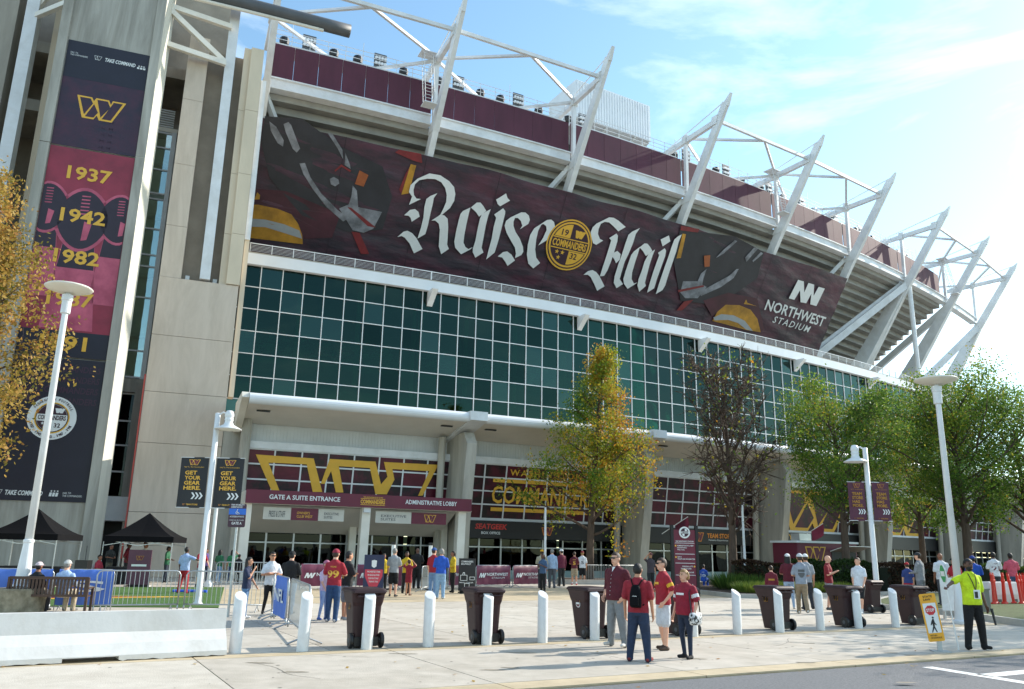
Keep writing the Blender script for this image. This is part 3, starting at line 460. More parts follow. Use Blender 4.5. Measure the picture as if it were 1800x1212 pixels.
# ribbed siding above the lower windows
SIDING = M('ribbed_siding', '#d2d5d6', .5, .12, .5)
for k in range(7):
    mb = MB(); fbox(mb, MS[k] + .4, MS[k + 1] - .3, 5.2, 5.4, 7.9, 9.3, 5); sp = obj('siding', mb, SIDING, st)
    mb = MB(); s = MS[k] + .5
    while s < MS[k + 1] - .4: fbox(mb, s, s + .1, 5.38, 5.43, 7.95, 9.2, 1); s += .2
    o = obj('siding_ribs', mb, SIDING, sp); o['kind'] = 'stuff'
    # header beam and leaning window wall with printed film panels
    mb = MB(); fbox(mb, MS[k] + .55, MS[k + 1] - .15, 5.3, 6.05, 7.52, 7.95, 5); obj('header', mb, WHITE, st)
    zr = [7.5, 6.62, 5.72, 4.84, 3.9]; lean = lambda z: 5.9 + (z - 7.5) * .16
    a, b = MS[k] + .65, MS[k + 1] - .2; nc = 8; w_ = (b - a) / nc
    for r in range(4):
        zt, zb = zr[r], zr[r + 1]
        mb = MB(); fbox(mb, a, b, (lean(zt - .04) - .1, lean(zt + .04) - .1), (lean(zt - .04) + .05, lean(zt + .04) + .05), zt - .045, zt + .045, 6); obj('window_rail', mb, WHITE, st)
        for c in range(nc):
            s = a + c * w_; mb = MB(); fbox(mb, s + .03, s + w_ - .03, (lean(zb) - .06, lean(zt) - .06), (lean(zb), lean(zt)), zb + .04, zt - .04, 1)
            obj('window_panel', mb, MAROOND if (c * 7 + r * 3 + k) % 5 else M('maroon_film', '#5a172b', .3, .3, 1.5), st)
    for c in range(nc + 1):
        s = a + c * w_; mb = MB(); fbox(mb, s - .045, s + .045, (lean(3.9) - .1, lean(7.5) - .1), (lean(3.9) + .05, lean(7.5) + .05), 3.9, 7.5, 1); obj('window_mullion', mb, WHITE, st)
    mb = MB(); fbox(mb, a, b, 5.1, 5.42, 3.78, 3.95, 5); obj('window_sill', mb, WHITE, st)
    if k >= 1:
        mb = MB(); fbox(mb, a, b, 5.0, 5.75, 2.62, 3.76, 5); obj('fascia', mb, BLACKV, st)
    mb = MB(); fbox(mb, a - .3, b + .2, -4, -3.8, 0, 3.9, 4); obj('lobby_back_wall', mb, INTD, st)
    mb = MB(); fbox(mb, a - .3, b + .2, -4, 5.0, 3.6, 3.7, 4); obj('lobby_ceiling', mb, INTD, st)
    for c in range(nc):
        s = a + c * w_
        for z0, z1 in ((0.55 if k >= 1 else .05, 2.02), (2.1, 2.58)):
            mb = MB(); fbox(mb, s + .05, s + w_ - .05, 5.12, 5.16, z0 + .04, z1, 1); obj('shop_pane', mb, DARKGLASS, st)
        if k >= 1: mb = MB(); fbox(mb, s + .05, s + w_ - .05, 5.05, 5.18, 0, .55, 1); obj('kick_panel', mb, M('pale_teal_panel', '#8fa6a6', .5, .1), st)
        mb = MB(); fbox(mb, s - .05, s + .05, 5.0, 5.22, 0, 2.62, 1); obj('shop_mullion', mb, ALU, st)
    mb = MB(); fbox(mb, a, b, 5.02, 5.2, 2.02, 2.1, 5); obj('shop_transom', mb, ALU, st)
LEANF = lambda z: 5.9 + (z - 7.5) * .16
def fw(x, y, off=0): return pl(x, LEANF(y) + .06 + off, y)
def ff(x, y, off=0): return pl(x, 5.76 + off, y)
mb = MB()
for q in BIGW: mb.poly(q, fw)
obj('team_logo', mb, GOLD, st)
mb = MB(); put_text(mb, 'WASHINGTON', 17.9, 6.82, 5.6, .42, fw, 0, .02, spacing=1.35); put_text(mb, 'COMMANDERS', 16.7, 4.92, 8.0, 1.2, fw, 0, .018)
obj('lettering', mb, GOLD, st)
for z in (6.33, 4.42): mb = MB(); mb.poly([(16.7, z), (24.7, z), (24.7, z + .24), (16.7, z + .24)], fw); obj('gold_bar', mb, GOLD, st)
for s0, kk in ((43.2, 3), (57, 4)):
    mb = MB(); put_w(mb, s0, 3.95, 9.5, 3.3, lambda x, y, o=0: fw(x, y, o), 0, 1, .01); obj('team_logo', mb, [GOLD, MAROOND], st)
mb = MB(); put_text(mb, 'SEATGEEK', 15.5, 3.2, 2.3, .36, ff, .01, .03, .15); obj('lettering', mb, M('red_sign', '#c3352f', .5), st)
mb = MB(); put_text(mb, 'BOX OFFICE', 15.95, 2.88, 1.35, .17, ff, .01, .02); obj('lettering', mb, PRINTW, st)
mb = MB(); put_w(mb, 20.4, 2.9, .9, .55, ff, 0, 1); put_w(mb, 33.4, 2.8, 1.25, .68, ff, 0, 1); put_text(mb, 'TEAM STORE', 34.95, 3.08, 2.6, .36, ff, .01, .03); obj('lettering', mb, [M('orange_sign', '#e08a2c', .5), MAROON], st)
mb = MB(); put_text(mb, 'Fanatics Experience', 35.1, 2.84, 2.0, .16, ff, .01, .01); obj('lettering', mb, PRINTW, st)
mb = MB(); put_text(mb, 'YETI', 44.0, 3.2, 1.3, .4, ff, .01, .03); obj('lettering', mb, GOLD, st)
# --- entrance canopy with the gate sign
ge = thing('entrance_canopy', 'maroon gate A suite entrance sign canopy on cream columns', 'canopy', tuple(pl(7.2, 8, 0)))
mb = MB(); fbox(mb, .75, 13.7, 5.6, 9.45, 4.1, 4.18, 4); fbox(mb, .75, 13.7, 5.6, 9.3, 4.18, 4.8, 4); obj('canopy_roof', mb, CREAM, ge)
mb = MB(); fbox(mb, .8, 13.65, 9.45, 9.55, 4.12, 4.86, 4); fa = obj('fascia', mb, MAROON, ge)
def fg(x, y, off=0): return pl(x, 9.56 + off, y)
mb = MB(); put_text(mb, 'GATE A SUITE ENTRANCE', 2.0, 4.37, 3.8, .26, fg, .01, .02); put_text(mb, 'ADMINISTRATIVE LOBBY', 9.55, 4.4, 3.15, .26, fg, .01, .02); obj('lettering', mb, PRINTW, fa)
mb = MB(); put_text(mb, 'COMMANDERS', 6.95, 4.32, 1.4, .24, fg, .01, .035); put_text(mb, 'WASHINGTON', 7.1, 4.66, 1.1, .08, fg, .01, .02, spacing=1.2)
obj('lettering', mb, GOLD, fa)
for z in (4.25, 4.6): mb = MB(); mb.poly([(6.95, z), (8.35, z), (8.35, z + .03), (6.95, z + .03)], lambda x, y, c: fg(x, y, .01)); obj('gold_bar', mb, GOLD, fa)
for s in (.95, 7.4, 13.2):
    mb = MB(); sec = [(8.5, 0), (9.0, 0), (9.25, 4.1), (8.7, 4.1)]; vs = [pl(ss, d, z) for ss in (s - .24, s + .24) for d, z in sec]
    mb.add(vs, [(3, 2, 1, 0), (4, 5, 6, 7)] + [(i, (i + 1) % 4, 4 + (i + 1) % 4, 4 + i) for i in range(4)]); obj('column', mb, CREAM, ge)
    mb = MB(); fbox(mb, s - .2, s + .2, 5.9, 6.3, 0, 4.1, 1); obj('column', mb, CREAM, ge)
mb = MB(); fsec(mb, 1.3, 13.1, [(5.4, 2.62), (8.4, 4.08), (5.4, 4.08)], 3); obj('sloped_soffit', mb, SOFFIT, ge)
mb = MB(); mb.box(pl(7.4, 9.32, 3.98), (.4, .2, .28), fhead(7.4)); obj('security_lamp', mb, PRINTW, ge)
OFFW = M('offwhite_vinyl', '#c9c4b8', .6, .1, 1)
for s0, s1, m, tx, nm in ((1.8, 3.25, OFFW, 'PRESS & STAFF', 'white hanging banner, leftmost under the gate A sign'), (3.27, 4.72, MAROON, "OWNER'S\nCLUB WEST", 'maroon hanging banner with gold print beside the leftmost white one'), (4.74, 6.15, OFFW, 'EXECUTIVE\nSUITES', 'white executive suites banner left of the middle column'), (7.95, 10.05, OFFW, 'EXECUTIVE\nSUITES', 'wide white executive suites banner right of the middle column'), (10.07, 12.2, MAROON, None, 'maroon hanging banner with gold team logo under the gate sign')):
    hb = thing('hanging_banner', nm, 'banner', tuple(pl(s0, 9.2, 3.25)), group='banners under the entrance canopy')
    mb = MB(); fbox(mb, s0, s1, 9.17, 9.2, 3.28, 3.95, 1); obj('cloth', mb, m, hb)
    g_ = lambda x, y, off=0: pl(x, 9.205 + off, y)
    mb = MB()
    if tx: put_text(mb, tx, s0 + .3, 3.42, s1 - s0 - .6, .34, g_, .004, .01); obj('lettering', mb, GOLD if m is MAROON else CHARC, hb)
    else: put_w(mb, s0 + .75, 3.4, .75, .44, g_, 0, 1); obj('team_logo', mb, [GOLD, MAROON], hb)
# --- the great banner tied to the masts
FB = lambda z: -1.8 + (z - 33.1) * .56
bn = thing('facade_banner', 'huge dark maroon Raise Hail banner stretched across the stadium masts', 'banner', tuple(pl(34, -7, 22.4)))
TS, TZ = zip(*TOP)
BAN = M('banner_cloth', '#54303f', .5, .2, .5, .6, .9, col2='#322a34', ramp=(.4, .62), stretch=(.5, .5, 1.6), trans=.10, bd=.22)
def fbn(x, y, off=0):
    return pl(x, FB(y) + .12 + off, y + off * .4)
def cloth_wave(x, y): return -.05 - .05 * math.sin(x * .5 + y * 2.6 + math.sin(x * .23) * 2) - .035 * math.sin(y * 5.1 + x * .9)
mb = MB(); NX, NY = 220, 34; vs = []
for j in range(NY + 1):
    for i in range(NX + 1):
        s = 0.0 + 67.85 * i / NX; zt = np.interp(s, TS, TZ); zb = 22.3; z = zb + (zt - zb) * j / NY; vs.append(fbn(s, z, cloth_wave(s, z)))
mb.add(vs, [(j * (NX + 1) + i, j * (NX + 1) + i + 1, (j + 1) * (NX + 1) + i + 1, (j + 1) * (NX + 1) + i) for j in range(NY) for i in range(NX)]); obj('cloth', mb, BAN, bn, smooth=True)
for s in np.arange(6.75, 67, 6.75):
    mb = MB(); zt = float(np.interp(s, TS, TZ)); mb.add([fbn(s + a, z, .012) for a, z in ((-.03, 22.4), (.03, 22.4), (.03, zt), (-.03, zt))], [(0, 1, 2, 3)]); obj('seam', mb, M('seam_tape', '#2b1d27', .6), bn)
mb = MB()
for q in LETTERS: mb.poly(q, lambda x, y, c: fbn(x, y, .19))
obj('lettering', mb, PRINTW, bn)
ARTM = {'gold': GOLDD, 'grey': GREYP, 'silver': SILVER, 'orange': ORANGE, 'red': REDP, 'white': PRINTW, 'char': M('charcoal_print', '#2b2a30', .55, .35, .5), 'maroon': M('dark_maroon_print', '#4a1f2c', .55, .4, .5)}  # flat inks of the printed artwork, dark maroon included
for i, (c, q) in enumerate(ART):
    mb = MB(); o_ = .03 + i * .004; mb.poly(q, lambda x, y, cc: fbn(x, y, o_)); obj('helmet_artwork' if c != 'white' else 'sponsor_logo', mb, ARTM[c], bn)
ex, ez, er = 28.6, 28.85, 2.05; SX = 1.18
def fe(x, y, off=0): return fbn(ex + x * SX, ez + y, off + .15)
em = MB(); put = lambda q, mi, off: em.poly(q, lambda x, y, c: fe(x, y, off), 0, mi)
put(circle(0, 0, er), 0, .05); put(circle(0, 0, er * .94), 1, .06); put(circle(0, 0, er * .89), 0, .07); put(circle(0, 0, er * .82), 1, .08)
ri = er * .78
put([(-.1, .5)] + [(-.1, ri * .98)] + [(ri * math.cos(a), ri * math.sin(a)) for a in np.linspace(1.65, 2.82, 10)], 0, .09)
put([(.1, -.5)] + [(.1, -ri * .98)] + [(ri * math.cos(a), ri * math.sin(a)) for a in np.linspace(-1.49, -.32, 10)], 0, .09)
put([(-ri, .38), (ri, .38), (ri, .46), (-ri, .46)], 0, .095); put([(-ri, -.46), (ri, -.46), (ri, -.38), (-ri, -.38)], 0, .095)
put_text(em, 'COMMANDERS', -ri * .97, -.3, ri * 1.94, .6, fe, .1, .03, mi=0); put_text(em, '19', -.95, .62, .6, .5, fe, .1, .02, mi=1); put_text(em, '32', .3, -1.1, .62, .5, fe, .1, .02, mi=1)
em.poly([(.22 + a * .95, .62 + b * .6) for a, b in W_OUT], lambda x, y, c: fe(x, y, .1), 0, 0)
for x, y in ((-.95, -.72), (-.45, -.72), (-.72, -1.15)): put(star(x, y, .2), 0, .1)
obj('round_emblem', em, [GOLD, M('emblem_maroon', '#34192a', .5)], bn)
mb = MB(); put_text(mb, 'NORTHWEST', 55.7, 27.62, 11.0, 1.05, fbn, .06, .02); put_text(mb, 'STADIUM', 57.7, 26.68, 6.9, .66, fbn, .06, .006, .2, spacing=1.25); obj('lettering', mb, PRINTW, bn)
# --- concrete end wall left of the glass (same building)
zs = [0, 3.6, 7.58, 10.62, 14.1, 17.78]
for i in range(5):
    mb = MB(); fbox(mb, -5.0, -.45, -1, 5.0, zs[i] + .012, zs[i + 1] - .012, 2); obj('wall_panel', mb, BEIGE, st)
for a, b, d, m in ((-5.0, -3.8, 4.9, BEIGE), (-1.62, -1.2, 4.85, BEIGE2), (-1.2, -.4, 5.1, BEIGE2)):
    z = 17.8
    for z1 in (21.2, 25.4, 30.0, 34.7): mb = MB(); fbox(mb, a, b, -1, d, z + .01, z1 - .01, 1); obj('wall_panel', mb, m, st); z = z1
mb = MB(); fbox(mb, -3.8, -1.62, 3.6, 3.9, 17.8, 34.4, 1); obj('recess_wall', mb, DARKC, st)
mb = MB(); fbox(mb, -2.75, -2.15, 3.92, 5.15, 17.9, 38.2, 1); obj('steel_column', mb, WHITE, st)
for s in (-3.45, -1.85): mb = MB(); fbox(mb, s - .12, s + .12, 4.1, 4.4, 17.9, 18.2, 1); obj('wall_lamp', mb, PRINTW, st)
for p, q in (((-6.9, 6, 35.8), (-2.6, 5.3, 35.7)), ((-6.4, 6, 33.0), (-2.7, 5.3, 32.9)), ((-6.5, 6, 35.6), (-2.8, 5.3, 33.0))):
    mb = MB(); mb.beam(pl(*p), pl(*q), .28, .34); obj('truss_member', mb, CREAM, st)
mb = MB(); mb.path([pl(s, 6, 37.2) for s in np.linspace(-9, 5.0, 10)], .46, 14); obj('roof_gutter', mb, CHARC, st, smooth=True)
mb = MB(); mb.path([pl(s, 6.1, 36.65) for s in np.linspace(-9, 3.2, 8)], .12, 8); obj('gutter_pipe', mb, CREAM, st)
mb = MB(); fbox(mb, -.38, -.05, 4.2, 4.9, 21, 32.5, 1); obj('edge_trim', mb, WHITE, st)
mb = MB(); fbox(mb, -.36, -.06, 3.9, 4.8, 10.7, 21, 1); obj('edge_trim', mb, BEIGE2, st)
mb = MB(); fbox(mb, -28, -2.3, -6, -3.5, 0, 62, 8); obj('ramp_wall', mb, DARKC, st)
mb = MB(); fbox(mb, -.42, .9, -1, 4.9, 0, 9.8, 1); obj('return_wall', mb, PIER, st)
mb = MB(); mb.tube(pl(.75, 6.0, 0), pl(.75, 6.3, 9.2), .3, n=14); obj('round_column', mb, PIER, st)
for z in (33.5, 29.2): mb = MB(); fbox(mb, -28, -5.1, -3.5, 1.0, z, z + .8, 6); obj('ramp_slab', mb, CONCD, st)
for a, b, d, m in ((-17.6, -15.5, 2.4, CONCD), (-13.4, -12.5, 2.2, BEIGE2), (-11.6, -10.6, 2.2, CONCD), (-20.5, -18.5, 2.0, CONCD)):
    mb = MB(); fbox(mb, a, b, -1, d, 0, 39, 1); obj('ramp_column', mb, m, st)
mb = MB(); fbox(mb, -14.75, -14.05, 2.6, 3.6, 0, 39, 1); obj('steel_column', mb, WHITE, st)
mb = MB(); mb.beam(pl(-14.4, 3.2, 34.6), pl(-12.2, 5.5, 34.6), .3, .34); mb.beam(pl(-14.4, 3.2, 34.9), pl(-12.6, 4, 38), .25, .25); obj('truss_member', mb, CREAM, st)
# glazed stair strip between the tower and the end wall
z = 11.9; zt = [11.9, 13.6, 17.1, 19.2, 20.0, 21.8, 23.9, 24.3, 26.0, 27.6, 28.7]
for z0, z1 in zip(zt, zt[1:]):
    if z1 - z0 < .5 or z1 - z0 == .4: continue
    mb = MB(); fbox(mb, -6.55, -5.5, 2.0, 2.04, z0 + .04, z1 - .04, 1); obj('stair_pane', mb, glass_mat('stair_glass', '#e4f2ea', .22) if 'stair_glass' not in MATS else MATS['stair_glass'], st)
mb = MB(); fbox(mb, -7.2, -5.2, .9, 1.1, 11.5, 28.7, 1); obj('stair_back_wall', mb, M('stair_wall', '#f0f4ee', .7, .1), st)
for zz in (14.6, 18.6, 22.8, 26.6): mb = MB(); fbox(mb, -7.0, -5.3, 1.1, 1.7, zz, zz + .25, 1); obj('stair_landing', mb, PRINTW, st)
for zz in zt: mb = MB(); fbox(mb, -6.6, -5.45, 1.9, 2.1, zz - .05, zz + .05, 1); obj('stair_transom', mb, WHITE, st)
for a in (-6.6, -5.5): mb = MB(); fbox(mb, a, a + .1 if a < -6 else a + .28, 1.88, 2.14, 11.8, 28.8, 1); obj('stair_mullion', mb, WHITE, st)
mb = MB(); fbox(mb, -6.5, -5.2, 1.0, 2.1, 28.8, 29.1, 1); obj('stair_cap', mb, CREAM, st)
for j in range(8): mb = MB(); fbox(mb, -6.4, -5.5, 1.9, 2.0, 29.2 + j * .17, 29.28 + j * .17, 1); obj('louvre_slat', mb, PRINTW, st)
mb = MB(); fbox(mb, -5.65, -5.1, 1.2, 2.6, 4.5, 11.5, 1); fbox(mb, -7.0, -5.1, 1.2, 2.4, 10.9, 11.75, 1); obj('stair_frame', mb, CONC, st)
mb = MB(); fbox(mb, -5.1, -5.02, 2.0, 5.05, 1.0, 11.6, 1); obj('expansion_joint', mb, M('red_joint', '#b24a40', .6), st)
for z0, z1 in ((4.6, 6.0), (6.1, 7.6), (7.7, 9.1), (9.2, 10.8)):
    mb = MB(); fbox(mb, -6.75, -5.7, 1.9, 1.94, z0, z1, 1); obj('stair_pane', mb, DARKGLASS, st)
    mb = MB(); fbox(mb, -6.85, -5.66, 1.8, 2.0, z1, z1 + .1, 1); obj('stair_transom', mb, WHITE, st)
mb = MB(); fbox(mb, -6.6, -5.1, 1.2, 3.4, 3.1, 4.5, 1); obj('porch_roof', mb, PRINTW, st)
mb = MB(); fbox(mb, -6.5, -5.3, 1.0, 1.1, 0, 3.1, 1); obj('stair_door', mb, BLACKM, st)
for a in (-6.6, -5.35): mb = MB(); fbox(mb, a, a + .18, 1.0, 3.0, 0, 3.1, 1); obj('door_jamb', mb, CREAM, st)
# ================================================================== BANNER TOWER
TH = rad(20.5); TP = Vector((-22.0, 45.3, 0)); TT = Vector((math.cos(TH), math.sin(TH), 0)); TN = Vector((math.sin(TH), -math.cos(TH), 0))
tw = thing('concrete_tower', 'tall concrete tower covered by a vertical team banner at the left', 'tower', tuple(TP + TT * -3.2), TH)
def tp(u, off, z): return TP + TT * u + TN * off + Vector((0, 0, z))
def tbox(mb, u0, u1, o0, o1, z0, z1, mi=0):
    vs = [tp(u, o, z) for z in (z0, z1) for u, o in ((u0, o1), (u1, o1), (u1, o0), (u0, o0))]
    return mb.add(vs, [(3, 2, 1, 0), (4, 5, 6, 7), (0, 1, 5, 4), (1, 2, 6, 5), (2, 3, 7, 6), (3, 0, 4, 7)], mi)
for z0, z1 in ((0, 11.78), (11.82, 24.38), (24.42, 41)):
    mb = MB(); tbox(mb, -6.0, -.4 if False else -.895, -9, -.25, z0, z1); obj('wall_panel', mb, CONC, tw)
    for a, b in ((-6.02, -5.5), (-.9, -.38)): mb = MB(); tbox(mb, a, b, -.26 if a < -5 else -.019, 0, z0, z1); obj('edge_rib', mb, CONC, tw)
mb = MB(); vs = [tp(u, o_, z) for z in (0, 41) for u, o_ in ((-.9, -.02), (-.38, -.02), (.0, -1.5), (-.9, -1.5))]; mb.add(vs, [(3, 2, 1, 0), (4, 5, 6, 7), (0, 1, 5, 4), (1, 2, 6, 5), (2, 3, 7, 6), (3, 0, 4, 7)]); obj('side_panel', mb, M('lit_side_concrete', '#cfcabc', .8, .2, .8, .15, 12, stretch=(1, 1, .15)), tw)  # wedge angled to catch the sun; sunlit tone put into a paler concrete colour
tb = thing('tower_banner', 'tall navy and crimson team banner with gold years on the concrete tower', 'banner', tuple(tp(-3.2, 0, 3.9)), TH)
def ft(x, y, off=0): return tp(x, -.2 + off, y)
for z0, z1, m in ((24.45, 31.35, PLUM), (11.85, 24.35, CRIMSON), (3.93, 11.75, NAVY)):
    mb = MB(); tbox(mb, -5.45, -.94, -.245, -.2, z0, z1); obj('cloth', mb, m, tb)
mb = MB(); tbox(mb, -5.45, -.94, -.24, -.195, 28.9, 31.36); obj('cloth', mb, NAVY, tb)
mb = MB(); tbox(mb, -5.45, -.94, -.24, -.195, 11.84, 13.3); obj('cloth', mb, NAVY, tb)
mb = MB(); put_w(mb, -4.52, 26.4, 2.68, 1.42, ft, 0, 1, .012); obj('team_logo', mb, [GOLD, PLUM], tb)
mb = MB()
for a in ((-3.95, 30.35, .42, .28),): put_w(mb, *a, ft, 0, 1, .012)
put_text(mb, 'TAKE COMMAND', -3.35, 30.35, 1.7, .26, ft, .012, .03, .2)
for k in range(3): mb.poly(star(-1.45 + k * .14, 30.5, .07), lambda x, y, c: ft(x, y, .012)); mb.poly([(-1.55 + k * .17, 30.3), (-1.42 + k * .17, 30.3), (-1.42 + k * .17, 30.42), (-1.55 + k * .17, 30.42)], lambda x, y, c: ft(x, y, .012))
put_text(mb, 'HAIL TO\nTHE COMMANDERS', -5.25, 30.35, .95, .25, ft, .012, .0)
put_text(mb, 'TAKE COMMAND', -4.8, 4.2, 1.75, .26, ft, .012, .03, .2); put_text(mb, 'HAIL TO\nTHE COMMANDERS', -2.1, 4.2, .95, .25, ft, .012, .0)
for k in range(3): mb.poly([(-2.75 + k * .15, 4.2), (-2.63 + k * .15, 4.2), (-2.6 + k * .15, 4.4), (-2.72 + k * .15, 4.4)], lambda x, y, c: ft(x, y, .012)); mb.poly(star(-2.65 + k * .15, 4.48, .06), lambda x, y, c: ft(x, y, .012))
put_w(mb, -5.35, 4.2, .42, .26, ft, 0, 1, .012)
obj('lettering', mb, [PRINTW, NAVY], tb)
mb = MB()
for st_, z in (('1937', 22.4), ('1942', 19.75), ('1982', 17.25), ('1987', 14.75), ('1991', 12.2)): put_text(mb, st_, -4.38, z, 2.36, .85, ft, .03, .026)
obj('lettering', mb, GOLD, tb)
mb = MB()     # faint tone-on-tone words
for i in range(5): put_text(mb, 'TAKE COMMAND', -5.3, 24.6 + i * .42, 4.2, .3, ft, .006, .02, .1)
for i in range(4): put_text(mb, 'WE ARE COMMANDERS', -5.3, 9.2 + i * .6, 4.2, .36, ft, .006, .02, .1)
obj('tonal_lettering', mb, M('tonal_print', '#3a2136', .5), tb)
# trophies printed on the crimson section (egg shaped ball on a tapered stand)
def ball(cx, cz, rx, rz): return [(cx + rx * math.sin(a) * (1 - .18 * math.cos(a) ** 2), cz + rz * math.cos(a)) for a in np.linspace(0, 2 * math.pi, 30, endpoint=False)]
clipx = lambda q: [(min(-.96, max(-5.43, x)), z) for x, z in q]
for cx, cz, k in ((-3.2, 20.0, 1.0), (-5.1, 20.5, .8), (-1.3, 20.3, .8)):
    mb = MB(); f3 = lambda o_: (lambda x, y, c: ft(x, y, o_))
    mb.poly(clipx([(cx - .85 * k, cz - 1.6 * k), (cx + .85 * k, cz - 1.6 * k), (cx + 1.35 * k, cz - 6.6 * k), (cx - 1.35 * k, cz - 6.6 * k)]), f3(.008), 0, 0)
    mb.poly(clipx([(cx - .8 * k, cz - 1.4 * k), (cx + .8 * k, cz - 1.4 * k), (cx + .95 * k, cz - 3.0 * k), (cx - .95 * k, cz - 3.0 * k)]), f3(.012), 0, 1)
    mb.poly(clipx(ball(cx, cz, 1.5 * k, 2.0 * k)), f3(.016), 0, 0); mb.poly(clipx(ball(cx, cz, 1.32 * k, 1.8 * k)), f3(.02), 0, 1)
    for j in range(6): mb.poly(clipx([(cx - .2 * k, cz + (.3 + j * .22) * k), (cx + .25 * k, cz + (.33 + j * .22) * k), (cx + .25 * k, cz + (.41 + j * .22) * k), (cx - .2 * k, cz + (.38 + j * .22) * k)]), f3(.024), 0, 0)
    mb.poly(clipx([(cx + .1 * k, cz - .1), (cx + .5 * k, cz - .2), (cx + .35 * k, cz - 1.2 * k), (cx + .05 * k, cz - 1.3 * k)]), f3(.024), 0, 0)
    obj('trophy_artwork', mb, [PINK, M('trophy_dark', '#2a1c2c', .5, .2)], tb)
mb = MB(); cx, cz = -3.17, 8.4; f4 = lambda o_: (lambda x, y, c: ft(x, y, o_))
for r, mi, o_ in ((1.2, 0, .008), (.86, 2, .012), (.8, 1, .016), (.75, 0, .02)): mb.poly(circle(cx, cz, r), f4(o_), 0, mi)
mb.poly([(cx + .74 * math.cos(a), cz + .74 * math.sin(a)) for a in np.linspace(.25, 2.89, 14)], f4(.024), 0, 1); mb.poly([(cx + .74 * math.cos(a), cz + .74 * math.sin(a)) for a in np.linspace(3.4, 4.71, 10)] + [(cx, cz - .2)], f4(.024), 0, 1)
put_text(mb, 'COMMANDERS', cx - .68, cz - .12, 1.36, .26, ft, .03, .03, mi=1); put_text(mb, '32', cx + .15, cz - .52, .3, .24, ft, .03, .02, mi=1); mb.poly([(cx + .1 + a * .5, cz + .28 + b * .26) for a, b in W_OUT], f4(.03), 0, 0)
for x, y in ((-.42, -.32), (-.2, -.32), (-.3, -.52)): mb.poly(star(cx + x, cz + y, .09), f4(.03), 0, 0)
for w_, a0, a1, r in (('WASHINGTON FOOTBALL', 2.6, .5, .97), ('1937 - 1942 - 1982 - 1987 - 1991', 3.5, 5.9, 1.1)):
    n = len(w_)
    for i, ch in enumerate(w_):
        if ch == ' ': continue
        a = a0 + (a1 - a0) * i / (n - 1); v, fc = text2d(ch, .09 if ch not in '1I-' else .04, .14 if ch != '-' else .03, .02); rt = a - math.pi / 2 if a0 < 3 else a + math.pi / 2
        rr_ = r if a0 < 3 else r
        mb.add([ft(cx + rr_ * math.cos(a) + (p - .045) * math.cos(rt) - q * math.sin(rt), cz + rr_ * math.sin(a) + (p - .045) * math.sin(rt) + q * math.cos(rt), .03) for p, q in v], fc, 1)
obj('round_emblem', mb, [PRINTW, M('emblem_maroon', '#34192a', .5), GOLD], tb)
# ================================================================== GROUND
H0 = rad(28.9); E1 = Vector((math.cos(H0), math.sin(H0), 0)); E2 = Vector((-math.sin(H0), math.cos(H0), 0)); GO = Vector((.13, 11.82, 0))
def gp(a, b, z=0): return GO + E1 * a + E2 * b + Vector((0, 0, z))
GROUND = M('far_ground', '#8d8a82', .9, .2, .05)
mb = MB(); mb.add([(-2500, -2500, -.09), (2500, -2500, -.09), (2500, 3500, -.09), (-2500, 3500, -.09)], [(0, 1, 2, 3)]); struct('ground', mb, GROUND)
ASPH = M('asphalt', '#88888a', .9, .35, 25, 1.0, 160, col2='#68696b', ramp=(.3, .75))
mb = MB(); mb.add([gp(-60, -14, -.035), gp(80, -14, -.035), gp(80, 0, -.035), gp(-60, 0, -.035)], [(0, 1, 2, 3)]); road = struct('road', mb, ASPH)
PAINT = M('road_paint', '#e4e4e0', .7, .15, 4)
def sheet(pts, z): return MB().add([(x, y, z) for x, y in pts], [tuple(range(len(pts)))])
def strip(p, q, w_, z):
    p, q = Vector((*p, 0)), Vector((*q, 0)); n = (q - p).normalized().cross(Vector((0, 0, 1))) * w_ / 2
    return MB().add([(*(p + n).xy, z), (*(q + n).xy, z), (*(q - n).xy, z), (*(p - n).xy, z)], [(0, 1, 2, 3)])
for p, q, w_ in (((7.4, 15.28), (8.2, 13.3), .26), ((7.85, 14.3), (12.5, 16.9), .3)):
    mb = strip(p, q, w_, -.031)
    if mb.v[0][2]: pass
    o = obj('painted_marking', mb, PAINT, road, world=False)
    o.data.flip_normals() if o.data.polygons[0].normal.z < 0 else None
CONCP = M('plaza_concrete', '#bfb6a9', .85, .13, 2.2, .35, 45, col2='#ada598', dirt=.2, ds=.5)
CONCP2 = M('plaza_concrete_pale', '#c6beb1', .85, .13, 2.5, .35, 45, col2='#b7afa2', dirt=.18, ds=.6)
TAN = M('tan_concrete', '#bfae90', .85, .15, 1.5, .35, 60, dirt=.25, ds=.8)
JOINT = M('joint_bed', '#6e6a62', .95, .2, 3)
mb = MB(); mb.add([gp(-60, 0, -.02), gp(90, 0, -.02), gp(90, 120, -.02), gp(-60, 120, -.02)], [(0, 1, 2, 3)]); plaza = struct('plaza', mb, JOINT)
def slab(a0, a1, b0, b1, m, nm='paving_slab', z=0):
    g = .011; mb = MB(); vs = [gp(a, b, zz) for zz in (-.05, z) for a, b in ((a0 + g, b0 + g), (a1 - g, b0 + g), (a1 - g, b1 - g), (a0 + g, b1 - g))]
    mb.add(vs, [(4, 5, 6, 7), (0, 1, 5, 4), (1, 2, 6, 5), (2, 3, 7, 6), (3, 0, 4, 7)]); obj(nm, mb, m, plaza, world=False)
rng = random.Random(5)
for i in range(-5, 9): slab(i * 3.4, i * 3.4 + 3.4, 0, .55, TAN, 'kerb_slab')
for i in range(-5, 9):
    for b0, b1 in ((.55, 4.55),): slab(i * 3.4, i * 3.4 + 3.4, b0, b1, rng.choice((CONCP, CONCP2)))
for i in range(-5, 9): slab(i * 3.4, i * 3.4 + 3.4, 4.55, 5.0, TAN, 'paving_band')
